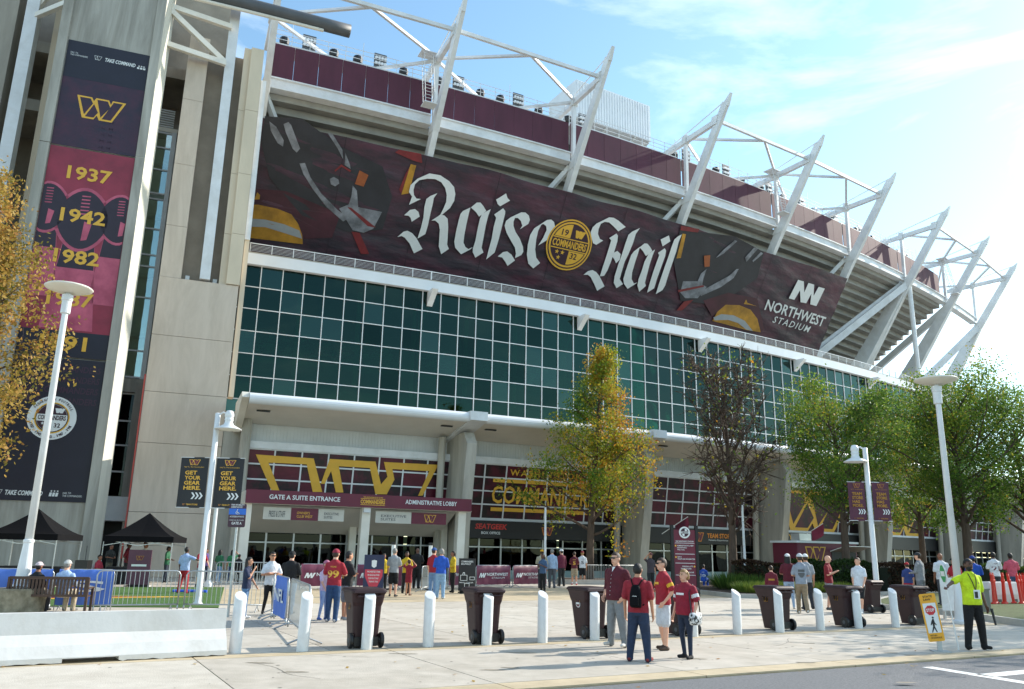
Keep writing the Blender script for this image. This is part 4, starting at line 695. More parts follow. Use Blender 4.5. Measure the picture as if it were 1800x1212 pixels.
for j in range(4):
    for i in range(-6, 11): slab(i * 3.4 - 1, i * 3.4 + 2.4, 5.0 + j * 3.2, 8.2 + j * 3.2, rng.choice((CONCP, CONCP2)))
for j in range(3):
    for i in range(-6, 11): slab(i * 3.4 - 1, i * 3.4 + 2.4, 17.8 + j * 3.3, 21.1 + j * 3.3, TAN)
for j in range(4):
    for i in range(-6, 12): slab(i * 4.4 - 1, i * 4.4 + 3.4, 27.7 + j * 6, 33.7 + j * 6, rng.choice((CONCP, CONCP2)))
STAIN = M('stain', '#8f8676', .9, .3, 6)
mb = MB()
for k in range(26):
    cx_, cy_ = rng.uniform(-7, 11), rng.uniform(12.8, 24); n = 11
    mb.add([(cx_ + rng.uniform(.05, .22) * 1.6 * math.cos(t * 6.283 / n), cy_ + rng.uniform(.03, .1) * math.sin(t * 6.283 / n), .004) for t in range(n)], [tuple(range(n))])
o = obj('stain', mb, STAIN, plaza, world=False); o['kind'] = 'stuff'
mb = MB()                                                   # gum spots and hairline cracks
for k in range(420):
    a_, b_ = rng.uniform(-12, 20), rng.uniform(.7, 17); r_ = rng.uniform(.012, .035); c = gp(a_, b_, .003); mb.add([(c.x + r_ * math.cos(t), c.y + r_ * math.sin(t), .003) for t in (0, 1.05, 2.1, 3.14, 4.19, 5.24)], [(0, 1, 2, 3, 4, 5)])
o = obj('gum_spots', mb, M('gum', '#6f6a62', .9, .2, 9), plaza, world=False); o['kind'] = 'stuff'
mb = MB()
for k in range(9):
    p = gp(rng.uniform(-8, 14), rng.uniform(.8, 13), .004); d = rng.uniform(0, 6.28)
    for q in range(12):
        d += rng.uniform(-.22, .22); e = p + Vector((math.cos(d), math.sin(d), 0)) * rng.uniform(.1, .25); nn_ = Vector((-math.sin(d), math.cos(d), 0)) * .005; mb.add([p - nn_, e - nn_, e + nn_, p + nn_], [(0, 1, 2, 3)]); p = e
o = obj('hairline_cracks', mb, JOINT, plaza, world=False); o['kind'] = 'stuff'
# turf rectangle with painted end-zone wedge
TURF = M('artificial_turf', '#4a6f2c', .9, .3, 2, 1.0, 120, col2='#3c5f22')
mb = MB(); q = [(-15.2, 24.5), (-8.6, 25.6), (-12.6, 38.0), (-19.2, 35.2)]; mb.add([(x, y, z) for z in (.0, .025) for x, y in q], [(4, 5, 6, 7), (0, 1, 5, 4), (1, 2, 6, 5), (2, 3, 7, 6), (3, 0, 4, 7)]); turf = struct('turf', mb, TURF)
for q, m, z in (([(-15.6, 27.2), (-11.0, 30.4), (-16.4, 29.6)], GOLD, .03), ([(-15.4, 27.9), (-12.2, 30.0), (-16.0, 29.3)], MAROON, .034)): mb = sheet(q, z); obj('painted_wedge', mb, m, turf, world=False)
# planted beds with kerbs
MULCH = M('mulch', '#5a4636', .95, .45, 8, 1.0, 50, col2='#2f241c'); GRASSM = M('lawn', '#59683a', .95, .3, 6, 1.0, 60, col2='#464f28', dirt=.3, ds=1.2); KERB = M('kerb_concrete', '#b0aca4', .85, .15, 2)
def bed(name, pts, m, h=.16):
    mb = MB(); n = len(pts); mb.add([(x, y, z) for z in (0, h) for x, y in pts], [tuple(range(n, 2 * n))]); o = struct(name, mb, m)
    for i in range(n):
        p, q = Vector((*pts[i], 0)), Vector((*pts[(i + 1) % n], 0)); d = (q - p).normalized(); k = max(1, int((q - p).length / 3))
        for j in range(k):
            a = p + (q - p) * (j / k) + d * .01; b = p + (q - p) * ((j + 1) / k) - d * .01
            mk = MB(); mk.beam(a + Vector((0, 0, h / 2)), b + Vector((0, 0, h / 2)), .16, h + .04); obj('kerb_stone', mk, KERB, o, world=False)
    return o
bed('planting_bed', [(9.2, 41.0), (10.0, 37.6), (11.4, 37.4), (18.6, 42.6), (24, 48), (22, 56), (12, 53), (8.6, 47)], MULCH)
bed('lawn', [(13.8, 31.3), (14.9, 28.9), (14.75, 24.4), (15.6, 23.9), (34, 33), (38, 46), (26, 46), (19.6, 42.2), (14.2, 33.5)], GRASSM)
bed('tree_pit', [(3.2, 49.6), (7.2, 50.4), (7.2, 54), (3.2, 53.4)], MULCH, .25)
# ================================================================== STREET FURNITURE
ORD = ['first', 'second', 'third', 'fourth', 'fifth', 'sixth', 'seventh', 'eighth', 'ninth', 'tenth', 'eleventh', 'twelfth', 'thirteenth', 'fourteenth', 'fifteenth']
BOLW = M('bollard_white', '#dcdcdc', .45, .06, 3, dirt=.2, ds=2.5)
BP = [(-4.72, 15.12), (-3.65, 15.55), (-2.58, 16.03), (-1.5, 16.63), (-.39, 17.12), (.74, 17.74), (1.89, 18.5), (3.04, 18.95), (4.27, 19.68), (5.48, 20.45), (6.72, 21.16), (8.02, 21.98), (9.34, 22.82), (10.58, 23.37)]
mb = MB(); n = 24; r = .105; prof = []
vs = [(r * math.cos(2 * math.pi * i / n), r * math.sin(2 * math.pi * i / n), .0) for i in range(n)]
def topz(x, y): return .95 + .075 * (y * .9 - x * .45) / r
ring = [(x, y, topz(x, y)) for x, y, _ in vs]; rin = [(x * .93, y * .93, topz(x * .93, y * .93) + .012) for x, y, _ in vs]
mb.add(vs + ring + rin, [(i, (i + 1) % n, n + (i + 1) % n, n + i) for i in range(n)] + [(n + i, n + (i + 1) % n, 2 * n + (i + 1) % n, 2 * n + i) for i in range(n)] + [tuple(range(2 * n, 3 * n))])
b0 = obj('bollard', mb, BOLW); b0.data.polygons.foreach_set('use_smooth', [i < 24 for i in range(len(b0.data.polygons))])
for i, (x, y) in enumerate(BP):
    o = b0 if i == 0 else b0.copy()
    if i: COL.objects.link(o)
    o.location = (x, y, -.01); o.rotation_euler = (rng.uniform(-.02, .02), rng.uniform(-.02, .02), rng.uniform(-.3, .3))
    tag(o, f'white slant-topped bollard, {ORD[i]} from the left in the row', 'bollard', 'bollards across the plaza')
# concrete jersey barrier
bl, br = Vector((-8.6, 12.55, 0)), Vector((-4.9, 14.98, 0)); bd = (br - bl).normalized(); bnm = Vector((bd.y, -bd.x, 0))
jb = thing('jersey_barrier', 'long white painted concrete barrier at the lower left corner', 'barrier', tuple(bl))
PAINTC = M('painted_concrete', '#d2d0cd', .6, .05, 1.5, .12, 18, dirt=.16, ds=1.4)
sec = [(.31, 0), (.31, .09), (.22, .26), (.10, .42), (.085, .74), (-.085, .74), (-.10, .42), (-.22, .26), (-.31, .09), (-.31, 0)]
LB = (br - bl).length
def barsec(a, b, sec): 
    mb = MB(); k = len(sec); nn = 26; rg = random.Random(2)
    vs = []
    for i in range(nn + 1):
        for y, z in sec: p = bl + bd * (a + (b - a) * i / nn) + bnm * (y + 0) + Vector((0, 0, z + (rg.uniform(0, .025) if z == 0 else 0))); vs.append(p)
    fs = [(i * k + j, (i + 1) * k + j, (i + 1) * k + (j + 1) % k, i * k + (j + 1) % k) for i in range(nn) for j in range(k)]
    mb.add(vs, fs + [tuple(range(k)), tuple(nn * k + j for j in range(k - 1, -1, -1))]); return mb
mb = barsec(0, 1.95, sec); m2 = barsec(2.75, LB, sec); m3 = barsec(1.95, 2.75, [(y, max(z, .075)) for y, z in sec])
for m_ in (m2, m3): mb.add(m_.v, m_.f)
obj('barrier_body', mb, PAINTC, jb)
# wheelie bins
BIN = M('bin_brown', '#341d20', .5, .15, 2.5, spec=.35, dirt=.3, ds=3); BINLID = M('bin_lid', '#352225', .5, .1, 3, spec=.3, dirt=.3, ds=3)
def rrect(w_, l_, r_, n=4):
    q = []
    for cx_, cy_, a0 in ((w_ / 2 - r_, l_ / 2 - r_, 0), (-w_ / 2 + r_, l_ / 2 - r_, 90), (-w_ / 2 + r_, -l_ / 2 + r_, 180), (w_ / 2 - r_, -l_ / 2 + r_, 270)):
        for i in range(n): a = rad(a0 + 90 * i / (n - 1)); q.append((cx_ + r_ * math.cos(a), cy_ + r_ * math.sin(a)))
    return q
def loft(mb, secs, mi=0):
    k = len(secs[0]); vs = [p for s_ in secs for p in s_]; m_ = len(secs)
    fs = [(i * k + j, i * k + (j + 1) % k, (i + 1) * k + (j + 1) % k, (i + 1) * k + j) for i in range(m_ - 1) for j in range(k)]
    return mb.add(vs, fs + [tuple(range(k - 1, -1, -1)), tuple(range((m_ - 1) * k, m_ * k))], mi)
def make_bin():
    t = thing('wheelie_bin', '', 'trash bin', group='brown wheelie bins on the plaza')
    mb = MB(); secs = []
    for z, w_, l_, oy in ((.03, .46, .48, .02), (.1, .48, .5, .02), (.75, .56, .62, -.02), (.82, .6, .68, -.02), (.95, .64, .74, -.03), (.985, .66, .78, -.03), (1.0, .66, .78, -.03)): secs.append([(x, y + oy, z) for x, y in rrect(w_, l_, .07)])
    loft(mb, secs); b = obj('body', mb, BIN, t, smooth=False)
    mb = MB(); secs = [[(x, y - .03, z) for x, y in rrect(.7 - k, .84 - k, .08)] for z, k in ((1.0, 0), (1.03, 0), (1.065, .06), (1.075, .22))]; loft(mb, secs); mb.tube((-.3, .4, 1.0), (.3, .4, 1.0), .02, n=8); obj('lid', mb, BINLID, t)
    mb = MB(); mb.tube((-.24, .41, .93), (.24, .41, .93), .018, n=8)
    for x in (-.2, 0, .2): mb.beam((x, .34, .93), (x, .42, .93), .04, .05)
    obj('handle', mb, BIN, t)
    for sx in (-1, 1):
        mb = MB(); mb.lathe([(.03, -.035), (.125, -.035), (.14, -.02), (.14, .02), (.125, .035), (.03, .035)], (sx * .29, .26, .14), 18, axis='x'); wl = obj('wheel', mb, BLACKM, t); mb = MB(); mb.lathe([(.02, -.045), (.05, -.04), (.05, .04), (.02, .045)], (sx * .29, .26, .14), 10, axis='x'); obj('hub', mb, CHARC, wl)
    mb = MB(); mb.tube((-.28, .26, .14), (.28, .26, .14), .018, n=8); mb.box((0, .27, .12), (.46, .06, .16)); obj('axle', mb, BLACKM, t)
    return t
BINS = [(-2.74, 16.42), (-.48, 17.52), (1.82, 18.97), (4.02, 20.03), (6.86, 21.9), (9.17, 23.2), (12.46, 29.36), (11.56, 24.44)]
BL = ['brown wheelie bin behind the third bollard, nearest the crowd barriers', 'brown wheelie bin behind the fifth bollard from the left', 'brown wheelie bin with white round emblem behind the seventh bollard', 'brown wheelie bin mostly hidden behind the group of four', 'brown wheelie bin with gold logo behind the eleventh bollard', 'brown wheelie bin with gold logo behind the thirteenth bollard', 'farther brown wheelie bin beside the base of the banner lamp post', 'brown wheelie bin with gold logo just left of the stop sign']
bin0 = make_bin()
for i, (x, y) in enumerate(BINS):
    t = bin0 if i == 0 else copy_tree(bin0); t['label'] = BL[i]; t.location = (x, y, 0); t.rotation_euler = (0, 0, rad(180 + 24 + rng.uniform(-5, 5)))
    fr = frame((.285, .12, .0), (0, -1, -.0), (1, 0, .1))
    mb = MB(); fl = lambda a, b, off=0: Vector((.284 + (b - .78) * .11 + off, .1 - a, b))
    if i == 2:
        mb.poly(circle(.12, .72, .09, 20), lambda a, b, c: fl(a, b, .006), 0, 0); mb.poly(circle(.12, .72, .07, 20), lambda a, b, c: fl(a, b, .009), 0, 1); mb.poly([(.06, .7), (.18, .7), (.18, .74), (.06, .74)], lambda a, b, c: fl(a, b, .012), 0, 0); obj('emblem', mb, [PRINTW, MAROON], t, world=False)
    else: put_w(mb, .02, .68, .22, .14, fl, 0, 1, .006); obj('logo', mb, [GOLDD, BIN], t, world=False)
# crowd control barriers
def make_barrier(w_=2.2):
    t = thing('crowd_barrier', '', 'barrier', group='steel crowd control barriers')
    pts = [(-w_ / 2, 0, .18), (-w_ / 2, 0, .98), (-w_ / 2 + .05, 0, 1.06), (-w_ / 2 + .13, 0, 1.09), (w_ / 2 - .13, 0, 1.09), (w_ / 2 - .05, 0, 1.06), (w_ / 2, 0, .98), (w_ / 2, 0, .18)]
    mb = MB(); mb.path(pts, .021, 8); mb.tube((-w_ / 2, 0, .19), (w_ / 2, 0, .19), .019, n=8); mb.tube((-w_ / 2, 0, .19), (-w_ / 2, 0, .02), .02, n=8); mb.tube((w_ / 2, 0, .19), (w_ / 2, 0, .02), .02, n=8); obj('frame', mb, GALV, t, smooth=True)
    nb = 17; bar = None
    for j in range(nb):
        x = -w_ / 2 + w_ * (j + 1) / (nb + 1)
        if bar is None: mb = MB(); mb.tube((0, 0, .19), (0, 0, 1.085), .0085, n=6); bar = obj('bar', mb, GALV, t); bar.location = (x, 0, 0)
        else: b = like(bar, 'bar', t); b.location = (x, 0, 0)
    for x in (-w_ / 2 + .18, w_ / 2 - .18):
        mb = MB(); mb.path([(x, -.33, .015), (x, -.08, .11), (x, .08, .11), (x, .33, .015)], .018, 6); mb.tube((x, 0, .1), (x, 0, .2), .016, n=6); obj('foot', mb, GALV, t)
    return t
cb0 = make_barrier(); used = [False]
def barrier(p, q, label, wrap=None, back=False):
    p, q = Vector((*p, 0)), Vector((*q, 0)); t = cb0 if not used[0] else copy_tree(cb0); used[0] = True
    t['label'] = label; d = q - p; t.location = (p + q) / 2; t.rotation_euler = (0, 0, math.atan2(d.y, d.x)); t.scale = (d.length / 2.24, 1, 1)
    if wrap:
        m, txt = wrap; sy = -1
        w_ = 2.16; mb = MB(); nx = 16; vs = []; rg = random.Random(int(p.x * 100))
        for zz in (.17, .5, .8, 1.08, 1.1):
            for i in range(nx + 1): x = -w_ / 2 + w_ * i / nx; vs.append((x, sy * (.035 + .018 * math.sin(i * 1.7 + zz * 4) + rg.uniform(0, .008) if zz < 1.09 else 0.0), zz - (.02 * abs(math.sin(i * 1.1)) if zz < .2 else 0)))
        mb.add(vs, [(j * (nx + 1) + i, j * (nx + 1) + i + 1, (j + 1) * (nx + 1) + i + 1, (j + 1) * (nx + 1) + i) for j in range(4) for i in range(nx)])
        c = obj('printed_wrap', mb, m, t, world=False, smooth=True)
        if txt:
            f = lambda x, y, off=0: Vector((x, -.062 - off, y)); mb = MB()
            if txt == 'NW':
                mb.poly([(-.95 + a * .42, .5 + b * .22) for a, b in ((0, 0), (.2, 1), (.4, 1), (.45, .45), (.6, 1), (.75, 1), (.78, .4), (.9, 1), (1.1, 1), (.8, 0), (.62, 0), (.6, .5), (.45, 0), (.3, 0), (.25, .55), (.15, 0))], lambda x, y, c_: f(x, y, .004)); put_text(mb, 'NORTHWEST', -.45, .58, 1.35, .15, f, .004, .02); put_text(mb, 'STADIUM', -.15, .44, .85, .09, f, .004, .0, .2, spacing=1.2)
            else: put_text(mb, txt, -.8, .5, 1.6, .3, f, .004, .02)
            obj('lettering', mb, PRINTW, c, world=False)
    return t
WRAPM = M('maroon_wrap', '#6b2440', .45, .15, 3, .3, 6); BLUEV = M('blue_wrap', '#4f74c4', .6, .1, 2)
LOCS = [((-11.1, 23.0), (-9.22, 24.06), 'bare steel crowd barrier in front of the turf, left of the banner lamp pole', None), ((-9.1, 24.1), (-6.9, 24.4), 'bare steel crowd barrier behind the accessible gate sign pole', None),
        ((-6.5, 24.0), (-6.05, 22.1), 'steel crowd barrier seen edge-on beside the man in the black hoodie', None), ((-5.95, 22.0), (-5.15, 20.1), 'crowd barrier with small blue panel receding toward the bollards', (BLUEV, 'NFL')), ((-5.05, 19.9), (-3.75, 16.3), 'steel crowd barrier nearest the second bollard', None)]
for p, q, l, wr in LOCS: barrier(p, q, l, wr)
barrier((-14.6, 22.6), (-12.4, 23.3), 'crowd barrier wrapped in blue vinyl behind the left end of the bench', (BLUEV, None)); barrier((-12.3, 23.3), (-10.95, 23.75), 'blue wrapped crowd barrier right behind the man in the pale cap', (BLUEV, 'S'))
NW = [((-9.1, 37.2), (-7.0, 38.6)), ((-6.9, 38.7), (-4.9, 39.6)), ((-2.9, 41.2), (-1.7, 42.3)), ((-1.6, 42.4), (.15, 43.8)), ((.25, 43.9), (2.1, 45.6))]
NL = ['maroon stadium wrap on barrier behind the man in black hoodie', 'maroon stadium wrap on barrier behind the dark jersey man', 'short maroon wrapped barrier beside the black sandwich board', 'maroon wrapped barrier with white logo right of the sandwich board', 'maroon wrapped barrier behind the woman in the denim top']
for (p, q), l in zip(NW, NL): barrier(p, q, l, (WRAPM, 'NW'))
for (p, q), l in zip([((-5.6, 36.9), (-5.2, 38.9)), ((-3.75, 37.2), (-3.4, 39.2)), ((4.4, 50.6), (6.4, 52.2)), ((6.5, 52.3), (8.4, 53.9)), ((-13.2, 38.4), (-11.0, 39.2))], ['bare barrier at the entry lane beside the yellow shirt steward', 'bare barrier at the entry lane left of the blue sweater person', 'bare barrier behind the maple trunk', 'bare barrier in front of the leaning pier', 'bare barrier behind the navy shirt woman']): barrier(p, q, l)
# signs on boards
def board(name, label, x, y, rz, w_, h_, m, draw, legs=True):
    t = thing(name, label, 'sign', (x, y, 0), rz); mb = MB(); mb.box((0, 0, .12 + h_ / 2), (w_, .05, h_)); obj('panel', mb, m, t, world=False)
    mb = MB(); mb.box((0, .25, .35), (w_ * .9, .03, .7)); [mb.box((sx * w_ * .45, 0, .06), (.04, .5, .05)) for sx in (-1, 1)]; obj('stand', mb, BLACKM, t, world=False)
    f = lambda a, b, off=0: Vector((a, -.026 - off, .12 + b)); draw(t, f, w_, h_); return t
def dr_nfl(t, f, w_, h_):
    mb = MB(); mb.poly([(-w_ * .44, h_ * .62), (-w_ * .44, h_ * .45), (-w_ * .2, h_ * .18), (w_ * .2, h_ * .18), (w_ * .44, h_ * .45), (w_ * .44, h_ * .62)], lambda a, b, c: f(a, b, .004)); obj('shield', mb, M('sign_red', '#c5384a', .5), t, world=False)
    mb = MB()
    for i, s_ in enumerate(('PROHIBITED ITEMS', 'NO BAGS ALLOWED', 'CLEAR BAGS ONLY', 'THANK YOU')): put_text(mb, s_, -w_ * (.32 - i * .03), h_ * (.54 - i * .085), w_ * (.64 - i * .06), h_ * .045, f, .008, .01)
    mb.poly([(-w_ * .4, .06), (w_ * .4, .06), (w_ * .4, h_ * .14), (-w_ * .4, h_ * .14)], lambda a, b, c: f(a, b, .004)); mb.poly([(-.09, h_ * .7), (0, h_ * .66), (.09, h_ * .7), (.1, h_ * .85), (0, h_ * .87), (-.1, h_ * .85)], lambda a, b, c: f(a, b, .004)); obj('lettering', mb, PRINTW, t, world=False)
board('security_sign', 'navy sign board with a red shield listing security rules near the bin', -5.2, 33.0, rad(4), .78, 1.45, M('sign_navy', '#20284a', .5), dr_nfl)
def dr_bag(t, f, w_, h_):
    mb = MB(); put_text(mb, 'COMMANDERS\nBAG POLICY', -w_ * .36, h_ * .8, w_ * .72, h_ * .13, f, .004, .02)
    for x, y, a, b in ((-.28, .42, .3, .22), (.12, .45, .22, .12), (-.1, .1, .22, .2)):
        mb.poly([(x, y), (x + a, y), (x + a, y + .02), (x, y + .02)], lambda p, q, c: f(p, q, .004)); mb.poly([(x, y + b), (x + a, y + b), (x + a, y + b + .02), (x, y + b + .02)], lambda p, q, c: f(p, q, .004)); mb.poly([(x, y), (x + .02, y), (x + .02, y + b), (x, y + b)], lambda p, q, c: f(p, q, .004)); mb.poly([(x + a - .02, y), (x + a, y), (x + a, y + b), (x + a - .02, y + b)], lambda p, q, c: f(p, q, .004))
    mb.poly([(-.2, .64), (-.17, .64), (-.15, .74), (-.12, .74), (-.1, .64), (-.07, .64), (-.1, .77), (-.17, .77)], lambda p, q, c: f(p, q, .004))
    put_text(mb, 'SMALL CLEAR', -.33, .32, .62, .05, f, .004, .01); obj('lettering', mb, PRINTW, t, world=False)
board('bag_policy_sign', 'black sandwich board showing white bag icons by the maroon barriers', -1.75, 36.6, rad(-3), .72, 1.35, BLACKV, dr_bag)
def dr_w(t, f, w_, h_):
    mb = MB(); put_w(mb, -.16, h_ * .7, .34, .18, f, 0, 1); obj('logo', mb, [GOLDD, MAROON], t, world=False); mb = MB(); mb.poly([(-w_ * .33, h_ * .52), (w_ * .33, h_ * .52), (w_ * .33, h_ * .58), (-w_ * .33, h_ * .58)], lambda a, b, c: f(a, b, .004)); obj('text_bar', mb, PRINTW, t, world=False)
board('podium_sign', 'plum board with gold logo and white bar in front of the right tent', -15.9, 36.6, rad(6), .95, 1.45, M('plum_board', '#5b3144', .55), dr_w)
# information kiosk
kt = thing('information_kiosk', 'tall maroon information board with round emblem between black posts', 'sign', (8.0, 38.2, 0), rad(8))
mb = MB(); mb.box((0, 0, 1.55), (1.02, .1, 2.7)); obj('panel', mb, MAROON, kt, world=False)
for x in (-.58, .58): mb = MB(); mb.box((x, 0, 1.55), (.13, .16, 3.1)); obj('post', mb, BLACKM, kt, world=False)
f = lambda a, b, off=0: Vector((a, -.052 - off, b)); mb = MB()
for z in (2.3, 1.82, 1.42, .9): mb.poly([(-.46, z), (.46, z), (.46, z + .02), (-.46, z + .02)], lambda a, b, c: f(a, b, .004))
for i, (s_, x, z, w_) in enumerate((('NW NORTHWEST STADIUM', -.42, 2.36, .84), ('ADMINISTRATIVE LOBBY', -.36, 2.17, .78), ('SUITE ENTRANCE', -.36, 2.08, .45), ('WILL CALL', -.36, 1.99, .36), ('GATE A', -.36, 1.67, .2), ('TICKETS AND INFORMATION', -.36, 1.58, .82), ('PARKING LOTS', -.14, 1.26, .5), ('TEAM STORE', -.22, 1.16, .5), ('LOST AND FOUND', -.2, 1.0, .6))): put_text(mb, s_, x, z, w_, .06, f, .004, .015)
obj('lettering', mb, PRINTW, kt, world=False)
mb = MB()
for x, z in ((-.43, 2.19), (-.43, 1.69), (.43, 1.29)): mb.poly(circle(x, z, .04, 10), lambda a, b, c: f(a, b, .004))
obj('arrow_dots', mb, GOLD, kt, world=False)
mb = MB(); mb.poly(circle(0, 2.78, .26, 28), lambda a, b, c: f(a, b, .02 + c), .02, 0); mb.poly(circle(0, 2.78, .19, 24), lambda a, b, c: f(a, b, .046), 0, 1); mb.poly([(-.2, 2.74), (.2, 2.74), (.2, 2.82), (-.2, 2.82)], lambda a, b, c: f(a, b, .05), 0, 0); put_text(mb, 'COMMANDERS', -.17, 2.755, .34, .05, f, .054, .02, mi=1); mb.poly([(.01, 2.84), (.12, 2.84), (.1, 2.93), (.01, 2.95)], lambda a, b, c: f(a, b, .05), 0, 0); mb.poly([(-.01, 2.72), (-.12, 2.72), (-.1, 2.63), (-.01, 2.61)], lambda a, b, c: f(a, b, .05), 0, 0); obj('round_emblem', mb, [PRINTW, M('emblem_maroon', '#34192a', .5)], kt, world=False)
# lamps
def saucer_lamp(x, y, zb, zt, label, rz=0, ped=None):
    t = thing('saucer_lamp', label, 'street lamp', (x, y, zb), rz, 'saucer lamps'); h = zt - zb
    mb = MB(); mb.lathe([(.26, 0), (.26, .06), (.2, .1), (.15, .75), (.12, 1.15), (.135, 1.18), (.135, 1.24), (.11, 1.26)], n=20); obj('base', mb, WHITE, t, world=False, smooth=False)
    mb = MB(); mb.lathe([(.105, 1.2), (.08, h - .75), (.08, h - .74)], n=16); obj('pole', mb, WHITE, t, world=False, smooth=True)
    mb = MB(); mb.lathe([(.1, h - .78), (.13, h - .76), (.13, h - .4), (.15, h - .38), (.15, h - .22), (.06, h - .2), (.06, h - .1)], n=18); obj('lamp_head', mb, WHITE, t, world=False)
    mb = MB(); mb.lathe([(.05, h - .16), (.3, h - .14), (.62, h - .03), (.64, h + .0), (.6, h + .03), (.2, h + .08), (.02, h + .09)], n=32); obj('saucer', mb, CREAM, t, world=False, smooth=True)
    return t
saucer_lamp(-12.85, 22.6, .62, 8.95, 'white saucer-topped lamp post on a round concrete pedestal by the bench')
saucer_lamp(13.39, 25.23, 0, 7.3, 'white saucer-topped lamp post behind the traffic guard at right')
pd = tag(obj('lamp_pedestal', MB().lathe([(.62, 0), (.62, .58), (.6, .62), (.3, .62)], (-12.85, 22.6, 0), 24), M('old_concrete', '#9c927c', .9, .35, 4, .5, 20, col2='#6d6552')), 'weathered round concrete pedestal under the left saucer lamp', 'pedestal')
def banner_lamp(x, y, h, label, bw, zb0, zb1, m, lines, tm, side):
    t = thing('banner_lamp', label, 'street lamp', (x, y, 0), 0, 'lamp posts with paired banners')
    mb = MB(); mb.lathe([(.17, 0), (.17, .05), (.1, .12), (.095, .3), (.085, h - .02), (.05, h)], n=16); obj('pole', mb, WHITE, t, world=False, smooth=True)
    sx = side * .33; mb = MB(); mb.path([(0, 0, h - .1), (sx * .5, 0, h + .02), (sx, 0, h - .02)], .03, 8); obj('arm', mb, WHITE, t, world=False)
    mb = MB(); mb.lathe([(.02, h + .09), (.1, h + .07), (.14, h - .02), (.15, h - .1), (.13, h - .13), (.13, h - .2), (.15, h - .22), (.13, h - .25), (.13, h - .32), (.15, h - .34), (.15, h - .38), (.42, h - .52), (.43, h - .54), (.3, h - .53), (.1, h - .46)], (sx * 1.15, 0, 0), 24); obj('lamp_head', mb, WHITE, t, world=False, smooth=True)
    for sg in (-1, 1):
        x0 = sg * .13 if sg > 0 else -.13 - bw; x1 = x0 + bw
        mb = MB(); nx = 8; vs = [(x0 + bw * i / nx, .02 * math.sin(i * .9) + yy, z) for yy in (-.006, .006) for z in (zb0, zb1) for i in range(nx + 1)]; k = nx + 1
        mb.add(vs, [(i, i + 1, k + i + 1, k + i) for i in range(nx)] + [(2 * k + i + 1, 2 * k + i, 3 * k + i, 3 * k + i + 1) for i in range(nx)]); b = obj('banner', mb, m, t, world=False)
        mb = MB()
        for z in (zb0 + .01, zb1 - .01): mb.tube((sg * .08, 0, z), (sg * (.15 + bw), 0, z), .012, n=6)
        obj('banner_rod', mb, WHITE, b, world=False)
        f = lambda a, c, off=0: Vector((x0 + a, -.032 - off, zb0 + c)); H = zb1 - zb0; mb = MB()
        put_w(mb, bw * .3, H * .84, bw * .42, H * .11, f, 1, 2, .004); put_text(mb, 'Hail To The Commanders', bw * .15, H * .79, bw * .72, H * .025, f, .004, .0)
        for i, s_ in enumerate(lines): put_text(mb, s_, bw * .2, H * (.65 - i * .1), bw * min(.62, .145 * len(s_)), H * .078, f, .004, .03)
        put_w(mb, bw * .22, H * .05, bw * .09, H * .03, f, 1, 2, .004); put_text(mb, 'TEAM STORE', bw * .35, H * .05, bw * .42, H * .03, f, .004, .02)
        chevrons(mb, bw * .5, H * .17, bw * .42, H * .13, f, 3, .004)
        obj('lettering', mb, [tm, tm, MAROON, PRINTW], b, world=False)
    return t
banner_lamp(-9.54, 26.44, 6.0, 'white lamp post with two black Get Your Gear Here banners', .88, 2.95, 4.55, M('banner_black', '#1d1e22', .6, .1, 2), ['GET', 'YOUR', 'GEAR', 'HERE.'], GOLD, 1)
banner_lamp(13.07, 30.08, 5.75, 'white lamp post with two maroon Team Store Has More banners', .62, 3.1, 4.5, M('banner_maroon', '#55263b', .6, .1, 2), ['TEAM', 'STORE', 'HAS', 'MORE.'], GOLDD, -1)
# accessible gate sign
ag = thing('accessible_sign', 'small maroon gate A sign with blue wheelchair panel on a steel pole', 'sign', (-7.3, 22.5, 0))
mb = MB(); mb.tube((0, .03, 0), (0, .03, 2.9), .035, n=10); obj('pole', mb, GALV, ag, world=False)
mb = MB(); loft(mb, [[(x, yy, z + 2.6) for x, z in rrect(.46, .62, .04)] for yy in (-.012, -.03)]); obj('panel', mb, M('sign_maroon', '#3f2030', .5), ag, world=False)
f = lambda a, b, off=0: Vector((a, -.031 - off, 2.6 + b)); mb = MB(); mb.poly([(-.23, .02), (.23, .02), (.23, .18), (-.23, .18)], lambda a, b, c: f(a, b, .002)); obj('blue_band', mb, M('sign_blue', '#2667c4', .5), ag, world=False)
mb = MB(); put_text(mb, 'FAN MOBILITY\nASSISTANCE', -.18, .2, .36, .1, f, .004, .02); put_text(mb, 'GATE A', -.13, -.24, .27, .07, f, .004, .02); put_text(mb, 'PLEASE CALL 301-276-6000', -.19, -.14, .38, .03, f, .004, 0); put_text(mb, 'ACCESSIBLE ENTRANCE', -.19, -.05, .38, .04, f, .004, .01)
mb.poly(circle(0, .155, .012, 8), lambda a, b, c: f(a, b, .004)); mb.poly([(-.015, .07), (.045, .07), (.065, .04), (.05, .04), (.035, .085), (0, .085), (0, .14), (-.015, .14)], lambda a, b, c: f(a, b, .004))
for a in np.linspace(1.9, 5.6, 9): mb.poly(circle(.005 + .045 * math.cos(a), .075 + .04 * math.sin(a), .009, 6), lambda p, q, c: f(p, q, .004))
obj('lettering', mb, PRINTW, ag, world=False)
tag(obj('white_post', MB().tube((-13.4, 38.2, 0), (-13.4, 38.2, 3.6), .09, n=12).lathe([(.22, 0), (.2, .15), (.09, .3)], (-13.4, 38.2, 0), 14), WHITE), 'slim white post standing behind the black banner lamp', 'post')
